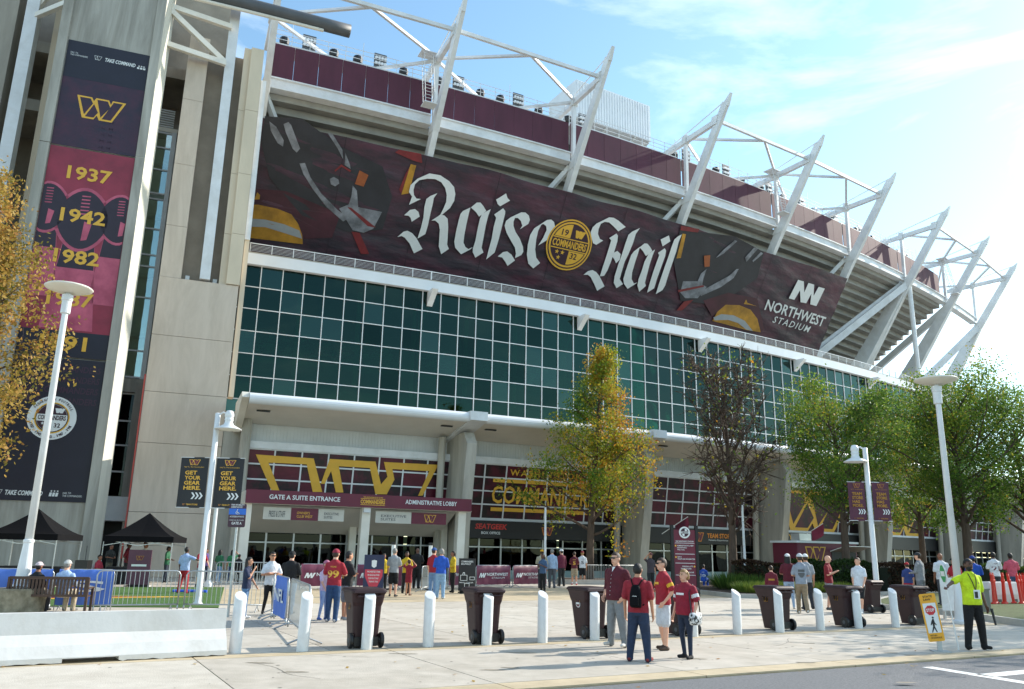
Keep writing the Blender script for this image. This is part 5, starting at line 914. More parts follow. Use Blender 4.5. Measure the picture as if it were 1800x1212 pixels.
# stop for pedestrians sign
sp = thing('pedestrian_sign', 'yellow edged state law stop for pedestrians sign on the pavement', 'sign', (8.78, 17.5, 0), rad(-12))
mb = MB(); mb.box((0, .02, .12), (.09, .03, .24)); mb.box((0, 0, .008), (.34, .34, .016)); obj('base', mb, GALV, sp, world=False)
tl = Matrix.Rotation(rad(-7), 4, 'Y') @ Matrix.Rotation(rad(0), 4, 'X')
mb = MB(); loft(mb, [[tuple(tl @ Vector((x - .02, yy, z + .66))) for x, z in rrect(.31, .93, .03)] for yy in (.006, -.006)]); obj('panel', mb, M('sign_yellow', '#e8a62a', .5), sp, world=False)
f = lambda a, b, off=0: tl @ Vector((a - .02, -.007 - off, b + .2)); mb = MB(); mb.poly([(-.125, .16), (.125, .16), (.125, .74), (-.125, .74)], lambda a, b, c: f(a, b, .002)); obj('white_field', mb, PRINTW, sp, world=False)
mb = MB(); mb.poly([(.1 * math.cos(rad(22.5 + 45 * i)), .6 + .1 * math.sin(rad(22.5 + 45 * i))) for i in range(8)], lambda a, b, c: f(a, b, .004), 0, 0); put_text(mb, 'STOP', -.075, .57, .15, .065, f, .006, .03, mi=1)
mb.poly([(.0, .43), (.025, .43), (.035, .36), (.06, .31), (.05, .3), (.025, .33), (.02, .28), (.05, .17), (.03, .17), (.0, .25), (-.04, .17), (-.06, .17), (-.015, .29), (-.02, .34), (-.04, .31), (-.055, .315), (-.03, .38)], lambda a, b, c: f(a, b, .004), 0, 2); mb.poly(circle(.015, .455, .02, 10), lambda a, b, c: f(a, b, .004), 0, 2)
put_text(mb, 'STATE\nLAW', -.09, .79, .18, .1, f, .004, .02, mi=2); put_text(mb, 'WITHIN\nCROSSWALK', -.11, .05, .22, .08, f, .004, .01, mi=2); obj('lettering', mb, [M('stop_red', '#c02c35', .5), PRINTW, BLACKV], sp, world=False)
# tents
def tent(x, y, rz, w_, label, hz=2.15):
    t = thing('canopy_tent', label, 'tent', (x, y, 0), rz, 'black pop-up tents'); h = w_ / 2; n = 9
    mb = MB(); vs = []; peak = hz + 1.15
    for j in range(n + 1):
        k = j / n; r_ = h * (1 - k); zz = hz + (peak - hz) * (k ** 1.35)
        ring = [(-r_, -r_), (0, -r_ * (1 - .05 * (1 - k))), (r_, -r_), (r_ * (1 - .05 * (1 - k)), 0), (r_, r_), (0, r_ * (1 - .05 * (1 - k))), (-r_, r_), (-r_ * (1 - .05 * (1 - k)), 0)]
        vs += [(a, b, zz - (.05 if i % 2 else 0) * (1 - k)) for i, (a, b) in enumerate(ring)]
    mb.add(vs, [(j * 8 + i, j * 8 + (i + 1) % 8, (j + 1) * 8 + (i + 1) % 8, (j + 1) * 8 + i) for j in range(n) for i in range(8)]); obj('roof', mb, BLACK, t, world=False, smooth=False)
    mb = MB()
    for a, b in (((-h, -h), (h, -h)), ((h, -h), (h, h)), ((h, h), (-h, h)), ((-h, h), (-h, -h))): mb.beam((a[0], a[1], hz - .12), (b[0], b[1], hz - .12), .015, .26)
    obj('valance', mb, BLACK, t, world=False)
    for a in (-1, 1):
        for b in (-1, 1): mb = MB(); mb.tube((a * h * .98, b * h * .98, 0), (a * h * .98, b * h * .98, hz), .024, n=8); mb.box((a * h * .98, b * h * .98, .01), (.12, .12, .02)); obj('leg', mb, ALU, t, world=False)
    for b in (-1, 1):
        for q in range(2):
            mb = MB(); a = -h * .96 + q * h * .96; mb.beam((a, b * h * .96, hz - .15), (a + h * .96, b * h * .96, hz - .42), .02, .03); mb.beam((a, b * h * .96, hz - .42), (a + h * .96, b * h * .96, hz - .15), .02, .03); obj('truss_bar', mb, ALU, t, world=False)
    return t
tent(-17.6, 41.0, rad(10), 3.1, 'black pop-up tent with people under it in front of the beige wall'); tent(-21.6, 38.4, rad(8), 3.1, 'black pop-up tent standing in front of the tower base')
TBL = M('black_cloth', '#121317', .85, .2, 4)
def table(x, y, rz, w_, label):
    t = thing('cloth_table', label, 'table', (x, y, 0), rz); mb = MB(); loft(mb, [[(a, b, z) for a, b in rrect(w_ + k, .75 + k, .04)] for z, k in ((.02, .06), (.4, .02), (.75, 0), (.76, -.02))]); obj('tablecloth', mb, TBL, t, world=False); mb = MB(); mb.box((0, 0, .77), (w_ * .96, .7, .02)); obj('table_top', mb, BLACKM, t, world=False)
table(-17.7, 39.3, rad(10), 1.5, 'black cloth covered table under the right tent'); table(-21.0, 37.6, rad(8), 2.6, 'long black cloth covered table under the left tent')
sk = thing('speaker_box', 'black loudspeaker box with antenna beside the tower', 'speaker', (-18.7, 37.4, 0)); mb = MB(); mb.box((0, 0, .7), (.55, .45, .75)); obj('cabinet', mb, BLACKM, sk, world=False); mb = MB(); mb.box((0, 0, .16), (.3, .3, .32)); mb.tube((.05, 0, 1.05), (.05, 0, 1.7), .012, n=6); obj('stand', mb, BLACKM, sk, world=False)
fc = thing('folding_chair', 'white folding chair pulled up to the tent table', 'chair', (-18.75, 38.9, 0), rad(60))
mb = MB(); mb.box((0, 0, .44), (.42, .42, .03)); obj('seat', mb, PRINTW, fc, world=False); mb = MB(); mb.box((0, .24, .75), (.42, .03, .22)); obj('backrest', mb, PRINTW, fc, world=False)
for sx in (-.2, .2):
    for y0, y1, z1 in ((-.25, .26, .86), (.25, -.16, .44)): mb = MB(); mb.tube((sx, y0, 0), (sx, y1, z1), .014, n=6); obj('leg', mb, PRINTW, fc, world=False)
dsp = tag(obj('hand_sanitiser_stand', MB().box((-16.0, 37.6, .75), (.26, .14, 1.5)).box((-16.0, 37.52, 1.3), (.2, .04, .3), mi=1).box((-16.0, 37.6, .02), (.4, .4, .04)), [PRINTW, BLACKV]), 'white upright dispenser stand behind the plum board', 'dispenser')
# bench
WOOD = M('bench_wood', '#4d382c', .7, .3, 3, .3, 20, stretch=(1, 1, 6))
bt = thing('park_bench', 'dark wooden slatted bench seen from behind at left', 'bench', (-12.0, 22.35, 0), rad(12)); bw = 1.9
for i in range(22): mb = MB(); mb.box((-bw / 2 + .06 + i * (bw - .12) / 21, -.02, .66), (.05, .025, .44)); obj('back_slat', mb, WOOD, bt, world=False)
mb = MB(); mb.box((0, -.02, .9), (bw, .06, .07)); mb.box((0, -.02, .46), (bw, .05, .06)); obj('back_rail', mb, WOOD, bt, world=False)
for i in range(5): mb = MB(); mb.box((0, .06 + i * .1, .44), (bw, .08, .03)); obj('seat_slat', mb, WOOD, bt, world=False)
for sx in (-1, 1):
    mb = MB(); mb.box((sx * bw / 2, -.02, .46), (.06, .07, .92)); mb.box((sx * bw / 2, .5, .32), (.06, .06, .64)); obj('leg', mb, WOOD, bt, world=False); mb = MB(); mb.box((sx * bw / 2, .24, .65), (.08, .58, .035)); obj('armrest', mb, WOOD, bt, world=False)
# delineator posts and white block barriers
REDM = M('delineator_red', '#d8311f', .45, .1, 4)
wb0 = None
for i, (x, y) in enumerate(((20.4, 35.2), (22.5, 36.2))):
    t = thing('block_barrier', ['white plastic block barrier behind the red posts, left one', 'white plastic block barrier behind the red posts at the picture edge'][i], 'barrier', (x, y, .16), rad(25), 'white block barriers on the lawn')
    mb = MB(); loft(mb, [[(a, b, z) for a, b in rrect(2.0 - k, .5 - k, .05)] for z, k in ((0, 0), (.3, .02), (.75, .16), (.8, .2))]); obj('block', mb, BOLW, t, world=False); mb = MB(); mb.box((-.5, 0, .06), (.3, .52, .12)); mb.box((.5, 0, .06), (.3, .52, .12)); obj('fork_slot', mb, CHARC, t, world=False)
dl0 = None
DL = [(19.05 + i * .19 + (.3 if i > 4 else 0), 33.4 + i * .1 + (i * 7 % 3) * .14) for i in range(12)]
for i, (x, y) in enumerate(DL):
    if dl0 is None:
        t = thing('delineator_post', '', 'post', group='red delineator posts on the lawn'); mb = MB(); mb.lathe([(.11, 0), (.1, .04), (.055, .08), (.055, .8), (.07, .82), (.07, .9), (.055, .92), (.05, 1.08), (.02, 1.12)], n=12); obj('post', mb, REDM, t, world=False); mb = MB(); mb.path([(-.05, 0, 1.08), (-.04, 0, 1.17), (.04, 0, 1.17), (.05, 0, 1.08)], .014, 6); obj('handle', mb, REDM, t, world=False); dl0 = t
    else: t = copy_tree(dl0)
    t.location = (x, y, .16); t.rotation_euler = (rng.uniform(-.08, .08), rng.uniform(-.1, .1), rng.uniform(0, 3)); t['label'] = f'slim red delineator post, {ORD[i]} from the left beside the officer'
# white table by the lawn, pale box
wt = thing('sign_easel', 'white blank sign panel on the lawn behind the stop sign', 'sign', (14.1, 26.9, 0), rad(-10)); mb = MB(); mb.box((0, 0, .75), (.75, .03, 1.0)); obj('panel', mb, BOLW, wt, world=False); mb = MB(); [mb.box((a, .1, .4), (.04, .2, .8)) for a in (-.3, .3)]; obj('leg', mb, ALU, wt, world=False)
ub = tag(obj('utility_box', MB().box((15.7, 28.4, .5), (.55, .4, .7), rad(20)).box((15.7, 28.4, .87), (.6, .45, .05), rad(20)), M('box_grey', '#77756d', .6, .15, 2)), 'grey utility box on the lawn beside the right lamp post', 'utility box')
# food truck
ft_ = thing('food_truck', 'maroon food trailer with gold logo and open awning behind the hedge', 'trailer', (18.4, 50.5, 0), rad(24))
mb = MB(); loft(mb, [[(a, b, z) for a, b in rrect(4.6, 2.2, .12)] for z in (.55, 2.6)]); obj('body', mb, MAROON, ft_, world=False); mb = MB(); loft(mb, [[(a, b, z) for a, b in rrect(4.8, 2.4, .12)] for z in (2.6, 2.72)]); obj('roof', mb, PRINTW, ft_, world=False)
mb = MB(); mb.box((-1.0, 0, 2.95), (.9, .7, .4)); obj('roof_vent', mb, ALU, ft_, world=False); mb = MB(); mb.box((1.15, -1.11, 1.75), (1.9, .03, .95)); obj('serving_hatch', mb, BLACKV, ft_, world=False); mb = MB(); mb.beam((.1, -1.7, 2.3), (2.2, -1.7, 2.3), 1.2, .05, up=(0, .25, 1)); obj('awning', mb, CREAM, ft_, world=False)
f = lambda a, b, off=0: Vector((a, -1.105 - off, b)); mb = MB(); put_w(mb, -1.8, 1.5, 1.6, .9, f, 0, 1); obj('logo', mb, [GOLD, MAROON], ft_, world=False); mb = MB(); [mb.lathe([(.1, -.1), (.36, -.1), (.36, .1), (.1, .1)], (a, b, .36), 14, axis='x') for a in (-.5, .5) for b in (-.9, .9)]
for a in (-.5, .5):
    for b in (-.95, .95): mb = MB(); mb.tube((a, b - .1, .36), (a, b + .1, .36), .36, n=16); obj('wheel', mb, BLACKM, ft_, world=False)
# small flags on slanted poles from the piers
for i, (s, l) in enumerate(((29.6, 'small maroon flag on a slanted pole above the information board'), (43.3, 'small maroon flag on a slanted pole beside the food trailer'))):
    t = thing('wall_flag', l, 'flag', tuple(pl(s - 1, 8.4, 3.2)), group='flags on slanted poles'); p, q = pl(s - 1.0, 8.2, 3.2), pl(s + .2, 9.6, 4.4); mb = MB(); mb.tube(p, q, .03, n=6); obj('pole', mb, WHITE, t); mb = MB(); d_ = (q - p); k = 6; vs = [p + d_ * (.5 + .5 * i_ / k) - Vector((0, 0, zz)) + Vector((.05 * math.sin(i_ + zz * 4), 0, 0)) for zz in (0, .45, .9) for i_ in range(k + 1)]; mb.add(vs, [(j * 7 + i_, j * 7 + i_ + 1, j * 7 + i_ + 8, j * 7 + i_ + 7) for j in range(2) for i_ in range(k)]); obj('cloth', mb, M('flag_cloth', '#5d2439', .8, .2, 2, trans=.3), t)
tag(obj('flag_pole', MB().tube((2.2, 50, 0), (2.2, 50, 4.4), .08, .06, 10).lathe([(.16, 0), (.16, .2), (.08, .3)], (2.2, 50, 0), 12), WHITE), 'slim white pole rising left of the maple tree', 'pole')
tag(obj('flag_pole', MB().tube((13.3, 47.4, 0), (13.3, 47.4, 4.6), .08, .06, 10).lathe([(.16, 0), (.16, .3), (.08, .4)], (13.3, 47.4, 0), 12), WHITE), 'slim white pole beside the bare tree trunk', 'pole')
# metal detector columns by the entry
for i, (x, y) in enumerate(((-5.3, 39.0), (-3.6, 39.2))):
    t = thing('metal_detector', ['white metal detector column left of the security guard', 'white metal detector column beside the security guard'][i], 'detector', (x, y, 0), 0, 'metal detector columns'); mb = MB(); loft(mb, [[(a, b, z) for a, b in rrect(.16, .3, .05)] for z in (.06, 2.0)]); obj('column', mb, PRINTW, t, world=False); mb = MB(); mb.box((0, 0, .03), (.4, .55, .06)); mb.box((0, 0, 2.06), (.17, .32, .12)); obj('base', mb, BLACKM, t, world=False)
# blue foam noodles left on the turf
tag(obj('blue_mat', MB().path([(-13.0, 33.2, .06), (-12.3, 33.4, .06), (-11.7, 33.3, .06)], .06, 8), M('blue_foam', '#2c5fd0', .6)), 'blue foam tube lying on the turf', 'foam tubes')
# ================================================================== PEOPLE
SKINS = {'light': '#d9a58a', 'tan': '#c08a6c', 'brown': '#8a5a43', 'dark': '#5e3d2f'}
def cloth(c): return M('cloth_' + c.strip('#'), c, .85, .2, 9, .6, 11, bd=.05)
def skinm(k): return M('skin_' + k, SKINS[k], .55, .08, 14)
HAIRS = {'black': '#15110f', 'brown': '#3a2618', 'blond': '#9a7646', 'grey': '#8b8782', 'red': '#6b3a22'}
def hairm(k): return M('hair_' + k, HAIRS[k], .6, .35, 40, .5, 60)
ARMS = {'down': ((.128, .012, .625), (.132, -.03, .48)), 'pocket': ((.16, .05, .64), (.118, -.035, .525)), 'fold': ((.15, -.035, .645), (-.02, -.1, .665)), 'phone': ((.14, -.015, .64), (.05, -.14, .70)), 'hold': ((.14, -.02, .64), (.06, -.14, .62)),
        'reach': ((.225, -.03, .735), (.345, -.10, .69)), 'up': ((.20, -.05, .84), (.09, -.06, .955)), 'bag': ((.15, .015, .64), (.165, -.05, .50)), 'back': ((.145, .07, .64), (.14, .07, .50)), 'fwd': ((.14, -.05, .64), (.135, -.13, .53)), 'chin': ((.13, -.06, .66), (.02, -.11, .80))}
def ring_mesh(mb, rings):
    k = len(rings[0]); n = len(rings); vs = [p for r in rings for p in r]
    fs = [(i * k + j, i * k + (j + 1) % k, (i + 1) * k + (j + 1) % k, (i + 1) * k + j) for i in range(n - 1) for j in range(k)]
    mb.add(vs, fs + [tuple(range(k - 1, -1, -1)), tuple(range((n - 1) * k, n * k))])
class Body:
    def __init__(s): s.mb = MB(); s.prims = []
    def cap(s, p, q, r1, r2, tg):
        p, q = Vector(p), Vector(q); d = q - p; L = d.length; d.normalize(); u = Vector((0, 0, 1)) if abs(d.z) < .9 else Vector((1, 0, 0)); x = d.cross(u).normalized(); y = x.cross(d); n = 10; rings = []
        for t, c, r in [(-math.pi / 2 + .25, p, r1), (-.8, p, r1), (-.3, p, r1), (0, p, r1), (0, q, r2), (.3, q, r2), (.8, q, r2), (math.pi / 2 - .25, q, r2)]:
            cc = c + d * math.sin(t) * r; rings.append([cc + (x * math.cos(a) + y * math.sin(a)) * r * math.cos(t) for a in [2 * math.pi * i / n for i in range(n)]])
        ring_mesh(s.mb, rings); s.prims.append(('c', np.array(p), np.array(q), r1, r2, tg))
    def ell(s, c, r, tg):
        n = 12; rings = [[(c[0] + r[0] * math.cos(t) * math.cos(a), c[1] + r[1] * math.cos(t) * math.sin(a), c[2] + r[2] * math.sin(t)) for a in [2 * math.pi * i / n for i in range(n)]] for t in np.linspace(-1.45, 1.45, 9)]
        ring_mesh(s.mb, rings); s.prims.append(('e', np.array(c), np.array(r), tg))
    def tor(s, rows, tg):
        """stack of ellipses (z, rx, ry, cy)"""
        n = 18; rings = [[(rx * math.cos(a), cy + ry * math.sin(a), z) for a in [2 * math.pi * i / n for i in range(n)]] for z, rx, ry, cy in rows]; ring_mesh(s.mb, rings); s.prims.append(('t', np.array(rows), tg))
    def classify(s, P):
        D = []; T = []
        for pr in s.prims:
            if pr[0] == 'c':
                _, p, q, r1, r2, tg = pr; d = q - p; t = np.clip(((P - p) @ d) / (d @ d), 0, 1); D.append(np.linalg.norm(P - p - t[:, None] * d, axis=1) - (r1 + (r2 - r1) * t))
            elif pr[0] == 'e':
                _, c, r, tg = pr; D.append((np.linalg.norm((P - c) / r, axis=1) - 1) * r.min())
            else:
                _, rows, tg = pr; z = np.clip(P[:, 2], rows[0, 0], rows[-1, 0]); rx = np.interp(z, rows[:, 0], rows[:, 1]); ry = np.interp(z, rows[:, 0], rows[:, 2]); cy = np.interp(z, rows[:, 0], rows[:, 3])
                k = np.sqrt((P[:, 0] / rx) ** 2 + ((P[:, 1] - cy) / ry) ** 2); D.append(np.hypot((k - 1) * np.minimum(rx, ry), P[:, 2] - z) * np.where(k > 1, 1, .999) * np.sign(np.where((k < 1) & (P[:, 2] == z), -1, 1)))
            T.append(tg)
        return np.array(T)[np.argmin(np.array(D), axis=0)]
TAGS = ['skin', 'top', 'bottom', 'shoe', 'hair', 'sock', 'trim']
PENDING = []
def person(label, x, y, H, face, top, bottom, skin='light', sleeve='short', legs='long', shoe='#2a2a2c', hair='brown', style='short', cap=None, arms=('down', 'down'), stance='stand', build=1.0, belly=0, near=False, z=0, group='people on the plaza', sock=None, trim=None, beard=False, glasses=False, back=None, front=None, bag=None, lean=0, collar=None):
    B = Body(); zs = 0
    sit = stance == 'sit'; drop = -.245 if sit else 0; w_ = build
    zz = lambda v: v + drop
    # torso and pelvis
    B.tor([(zz(.455), .085 * w_, .062 * w_, .004), (zz(.49), .098 * w_, .072 * w_, .006), (zz(.52), .085 * w_, .06 * w_, .002)], 'bottom')
    bl = belly
    B.tor([(zz(.487 if legs != 'dress' else .36), (.10 if legs != 'dress' else .105) * w_, .075 * w_ + bl * .5, -bl * .3), (zz(.53), .099 * w_, .074 * w_ + bl, -bl * .6), (zz(.60), .094 * w_ + bl * .3, .068 * w_ + bl, -bl * .8), (zz(.66), .098 * w_, .068 * w_ + bl * .5, -bl * .4), (zz(.73), .107 * w_, .072 * w_, -.002), (zz(.775), .108 * w_, .066 * w_, .004), (zz(.802), .098 * w_, .058 * w_, .006), (zz(.826), .076 * w_, .05, .006), (zz(.848), .05, .042, .004), (zz(.856), .041, .038, .002)], 'top')
    for sx in (-1, 1): B.ell((sx * .097 * w_, .004, zz(.782)), (.034, .036, .034), 'top')
    # neck and head
    B.cap((0, .006, zz(.83)), (0, -.004, zz(.885)), .037 * (w_ + 1) / 2, .034, 'skin'); hy = -.012
    B.ell((0, hy + .004, zz(.938)), (.0465, .058, .061), 'skin'); B.ell((0, hy - .012, zz(.898)), (.036, .041, .038), 'hair' if beard else 'skin'); B.ell((0, hy - .058, zz(.922)), (.0095, .014, .015), 'skin')
    for sx in (-1, 1): B.ell((sx * .048, hy + .008, zz(.927)), (.007, .013, .019), 'skin')
    # arms
    for sx, pose in ((-1, arms[0]), (1, arms[1])):
        e, wr = ARMS[pose]; S = Vector((sx * .1 * w_, .006, zz(.783))); ex = (w_ - 1) * .1
        E = Vector((sx * (e[0] + ex), e[1], zz(e[2]))); Wr = Vector((sx * (wr[0] + (ex if abs(wr[0]) > .1 else 0)), wr[1] - bl, zz(wr[2])))
        B.cap(S, E, .027 * w_, .0225, 'skin'); B.cap(E, Wr, .0225, .0155, 'skin')
        if sleeve == 'short': B.cap(S, S + (E - S) * .78, .034 * w_, .036 * w_, 'top'); trim and B.cap(S + (E - S) * .5, S + (E - S) * .62, .0365 * w_, .0365 * w_, 'trim')
        elif sleeve == 'long': B.cap(S, E, .035 * w_, .03, 'top'); B.cap(E, Wr, .03, .022, 'top')
        elif sleeve == 'roll': B.cap(S, E, .035 * w_, .031, 'top'); B.cap(E, E + (Wr - E) * .35, .031, .029, 'top')
        hd = (Wr - E).normalized(); side = Vector((sx, 0, 0)); side = (side - hd * side.dot(hd)).normalized(); nrm = hd.cross(side)
        if near:
            pal = Wr + hd * .028; B.ell(tuple(Wr + hd * .012), (.017, .017, .017), 'skin'); B.cap(Wr, Wr + hd * .05, .016, .0155, 'skin'); fwd = nrm if abs(nrm.y) > .3 else side
            sp_ = Vector((0, 1, 0)); sp_ = (sp_ - hd * sp_.dot(hd)).normalized(); cur = -side
            for i, ln in enumerate((.040, .047, .044, .034)):
                r0 = Wr + hd * .048 + sp_ * (-.018 + i * .0118); m1 = r0 + hd * ln * .55 + cur * .004; m2 = m1 + hd * ln * .4 + cur * ln * .35; B.cap(r0, m1, .0064, .0058, 'skin'); B.cap(m1, m2, .0058, .005, 'skin')
            t0 = Wr + hd * .012 - sp_ * .014; t1 = t0 + hd * .022 - sp_ * .016; B.cap(t0, t1, .0074, .0066, 'skin'); B.cap(t1, t1 + hd * .02 + cur * .006, .0066, .0054, 'skin')
        else: B.cap(Wr, Wr + hd * .055, .0165, .016, 'skin'); B.cap(Wr + hd * .055, Wr + hd * .085 - side * .01, .014, .009, 'skin'); B.cap(Wr + hd * .02, Wr + hd * .045 + Vector((0, -.02, 0)), .008, .006, 'skin')
    # legs
    for sx in (-1, 1):
        g = sx * .5 if stance == 'walk' else 0
        if sit: hip, kn, an = Vector((sx * .05, 0, .275)), Vector((sx * .062, -.235, .285)), Vector((sx * .062, -.22, .045))
        elif stance == 'walk': hip, kn, an = Vector((sx * .048, 0, .46)), Vector((sx * .05, -.03 - g * .09, .285)), Vector((sx * .048, .02 - g * .24, .045 + (.03 if g < 0 else 0)))
        elif stance == 'wide': hip, kn, an = Vector((sx * .05, 0, .46)), Vector((sx * .075, -.006, .28)), Vector((sx * .098, .012, .045))
        else: hip, kn, an = Vector((sx * .049, 0, .46)), Vector((sx * .057, -.006 + sx * .006, .28)), Vector((sx * .064, .014 - sx * .02, .045))
        if legs == 'long': B.cap(hip, kn, .058 * w_, .044 * w_, 'bottom'); B.cap(kn, an, .044 * w_, .036, 'bottom'); B.cap(kn + (an - kn) * .85, an + Vector((0, 0, -.018)), .036, .038, 'bottom')
        elif legs == 'slim': B.cap(hip, kn, .05 * w_, .034, 'bottom'); B.cap(kn, an, .034, .024, 'bottom')
        elif legs == 'shorts': B.cap(hip, hip + (kn - hip) * .9, .057 * w_, .052 * w_, 'bottom'); B.cap(hip, kn, .047, .032, 'skin'); B.cap(kn, kn + (an - kn) * .35, .033, .034, 'skin'); B.cap(kn + (an - kn) * .35, an, .033, .021, 'skin')
        else: B.cap(hip, kn, .045, .031, 'skin'); B.cap(kn, kn + (an - kn) * .35, .031, .032, 'skin'); B.cap(kn + (an - kn) * .35, an, .031, .02, 'skin')
        if sock: B.cap(kn + (an - kn) * (.8 if sock is True else .7), an, .025, .024, 'sock')
        ft0 = an + Vector((0, .02, -.023)); tdir = Vector((sx * .25, -1, 0)).normalized(); B.cap(ft0, ft0 + tdir * .1, .0225, .02, 'shoe'); B.cap(an + Vector((0, 0, -.005)), ft0 + tdir * .05, .024, .022, 'shoe')
    if lean:
        R_ = Matrix.Rotation(rad(lean), 3, 'X'); piv = Vector((0, 0, .5))
    me = B.mb.mesh('person'); me.transform(Matrix.Scale(H, 4)); o = bpy.data.objects.new('person', me); COL.objects.link(o)
    rm = o.modifiers.new('r', 'REMESH'); rm.mode = 'VOXEL'; rm.voxel_size = .0115 if near else (.018 if y < 30 else .022)
    sm = o.modifiers.new('s', 'SMOOTH'); sm.factor = .5; sm.iterations = 3 if near else 2
    PENDING.append((o, B, dict(label=label, x=x, y=y, z=z, H=H, face=face, cols=(skin, top, bottom, shoe, hair, sock, trim), style=style, cap=cap, glasses=glasses, back=back, front=front, bag=bag, group=group, drop=drop, near=near, hy=hy, beard=beard, sit=sit, collar=collar, w=w_, arms=arms, belly=belly)))
    return o
MA = '#6e1a2c'; RED = '#9c1f2e'; JEAN = '#27364f'; JEANL = '#7d9ab8'; BLK = '#0e0e11'; WHT = '#d8dade'; GRY = '#8d9094'; KHK = '#8d7a62'; NVY = '#232c48'; GRN = '#2f6b4a'; YEL = '#d9b626'
P_ = person
# the four in the foreground
P_('man in dark maroon button shirt and grey trousers with glasses, hand in pocket', 2.2, 17.16, 1.8, -48, '#551322', '#7f8183', 'light', 'roll', 'long', '#c9c7c2', 'brown', 'short', arms=('pocket', 'pocket'), build=1.24, belly=.014, stance='wide', near=True, glasses=True, front='buttons')
P_('man in red polo and jeans seen from behind wearing a small black backpack', 2.29, 14.94, 1.62, 158, '#8e1c2b', '#22304a', 'tan', 'short', 'long', '#7d2b2b', 'black', 'short', arms=('down', 'down'), build=1.18, stance='wide', near=True, back='pack')
P_('man in red jersey and white shorts with sandals and sunglasses', 3.07, 16.82, 1.73, -78, RED, '#c9ccd2', 'light', 'short', 'shorts', '#4a3a30', 'brown', 'short', arms=('hold', 'pocket'), build=1.12, near=True, glasses=True, trim='#d9a92a', front='GOLD')
P_('blond woman in red jersey and jeans carrying a patterned shoulder bag', 3.24, 15.55, 1.54, -55, '#8c1a30', '#1f2b41', 'light', 'short', 'slim', '#16161a', 'blond', 'bob', arms=('down', 'bag'), build=1.24, belly=.012, near=True, trim='#d8d8da', bag='purse', front='bar')
P_('traffic guard in neon yellow polo and black trousers holding a stop paddle', 9.76, 17.92, 1.81, 6, '#c9e021', BLK, 'dark', 'short', 'long', '#0e0e10', 'black', 'short', arms=('reach', 'down'), build=1.1, belly=.01, stance='wide', near=True, beard=True, front='badge')
# left group
P_('woman in navy shirt and ripped jeans with long black hair at the barrier', -6.75, 22.07, 1.53, 95, NVY, '#5f7fa3', 'tan', 'short', 'slim', '#dcdcdc', 'black', 'long', arms=('chin', 'fwd'), build=1.02)
P_('man in white tee shirt and black trousers wearing sunglasses', -6.37, 22.91, 1.67, 30, WHT, '#101114', 'tan', 'short', 'slim', '#131316', 'black', 'short', arms=('fold', 'fold'), stance='walk', glasses=True)
P_('man in black hoodie and black cap with his back turned', -6.05, 23.7, 1.67, 175, '#141417', JEANL, 'light', 'long', 'long', '#2a2a2a', 'black', 'short', cap=BLK, arms=('hold', 'hold'), build=1.15)
P_('man in red number 99 jersey and red cap seen from behind', -4.39, 21.56, 1.75, 172, RED, '#27456a', 'light', 'short', 'long', '#c9c9c9', 'brown', 'short', cap='#8c1b33', arms=('fold', 'fold'), build=1.08, back='99')
P_('small child in pink cap and pale blue clothes behind the number 99 jersey', -4.75, 22.2, 1.48, 60, '#c9b3c9', '#8fa6cf', 'light', 'short', 'slim', '#5f77b8', 'brown', 'short', cap='#b06a84', arms=('fwd', 'down'))
P_('man in black jersey with gold numbers behind the nearest bin', -4.2, 22.31, 1.73, 130, '#18181b', '#80848a', 'tan', 'short', 'shorts', '#8a8d92', 'black', 'short', arms=('fold', 'fold'), build=1.05, back='1')
# entry lane
P_('steward in plain yellow shirt beside the left detector column', -5.32, 36.35, 1.6, 10, YEL, BLK, 'brown', 'short', 'long', BLK, 'black', 'short', arms=('down', 'down'))
P_('man in grey tee and black shorts waiting with his back turned', -4.49, 33.48, 1.84, 170, '#9b9da0', BLK, 'light', 'short', 'shorts', '#333', 'grey', 'short', arms=('hold', 'hold'), build=1.05)
P_('steward in black with yellow vest between the detector columns', -4.3, 36.0, 1.7, 20, '#c9a820', BLK, 'dark', 'short', 'long', BLK, 'black', 'short', arms=('hold', 'hold'))
P_('girl in dark red dress raising her hands to her head', -4.01, 34.51, 1.4, 160, '#8a1c2d', '#8a1c2d', 'tan', 'short', 'dress', '#6a4a3a', 'brown', 'bun', arms=('up', 'up'))
P_('tall security guard dressed all in black near the doors', -4.35, 40.6, 1.86, 175, '#121214', '#121214', 'dark', 'short', 'long', '#0d0d0d', 'black', 'bald', arms=('hold', 'hold'), build=1.15)
P_('grey haired person in bright blue sweater and pale jeans', -2.56, 32.56, 1.84, 178, '#2353b4', '#86a5c2', 'light', 'long', 'long', '#d8d2c8', 'grey', 'bob', arms=('hold', 'hold'), build=1.1)
P_('man in red jersey and blue cap half hidden by the blue sweater', -2.95, 33.64, 1.86, 150, RED, '#6f8db2', 'light', 'short', 'long', '#555', 'brown', 'short', cap='#234a86', arms=('hold', 'down'))
P_('steward in yellow and navy with curly dark hair facing left', -2.4, 37.2, 1.76, -70, '#c9a820', BLK, 'brown', 'long', 'long', BLK, 'black', 'bob', arms=('hold', 'hold'))
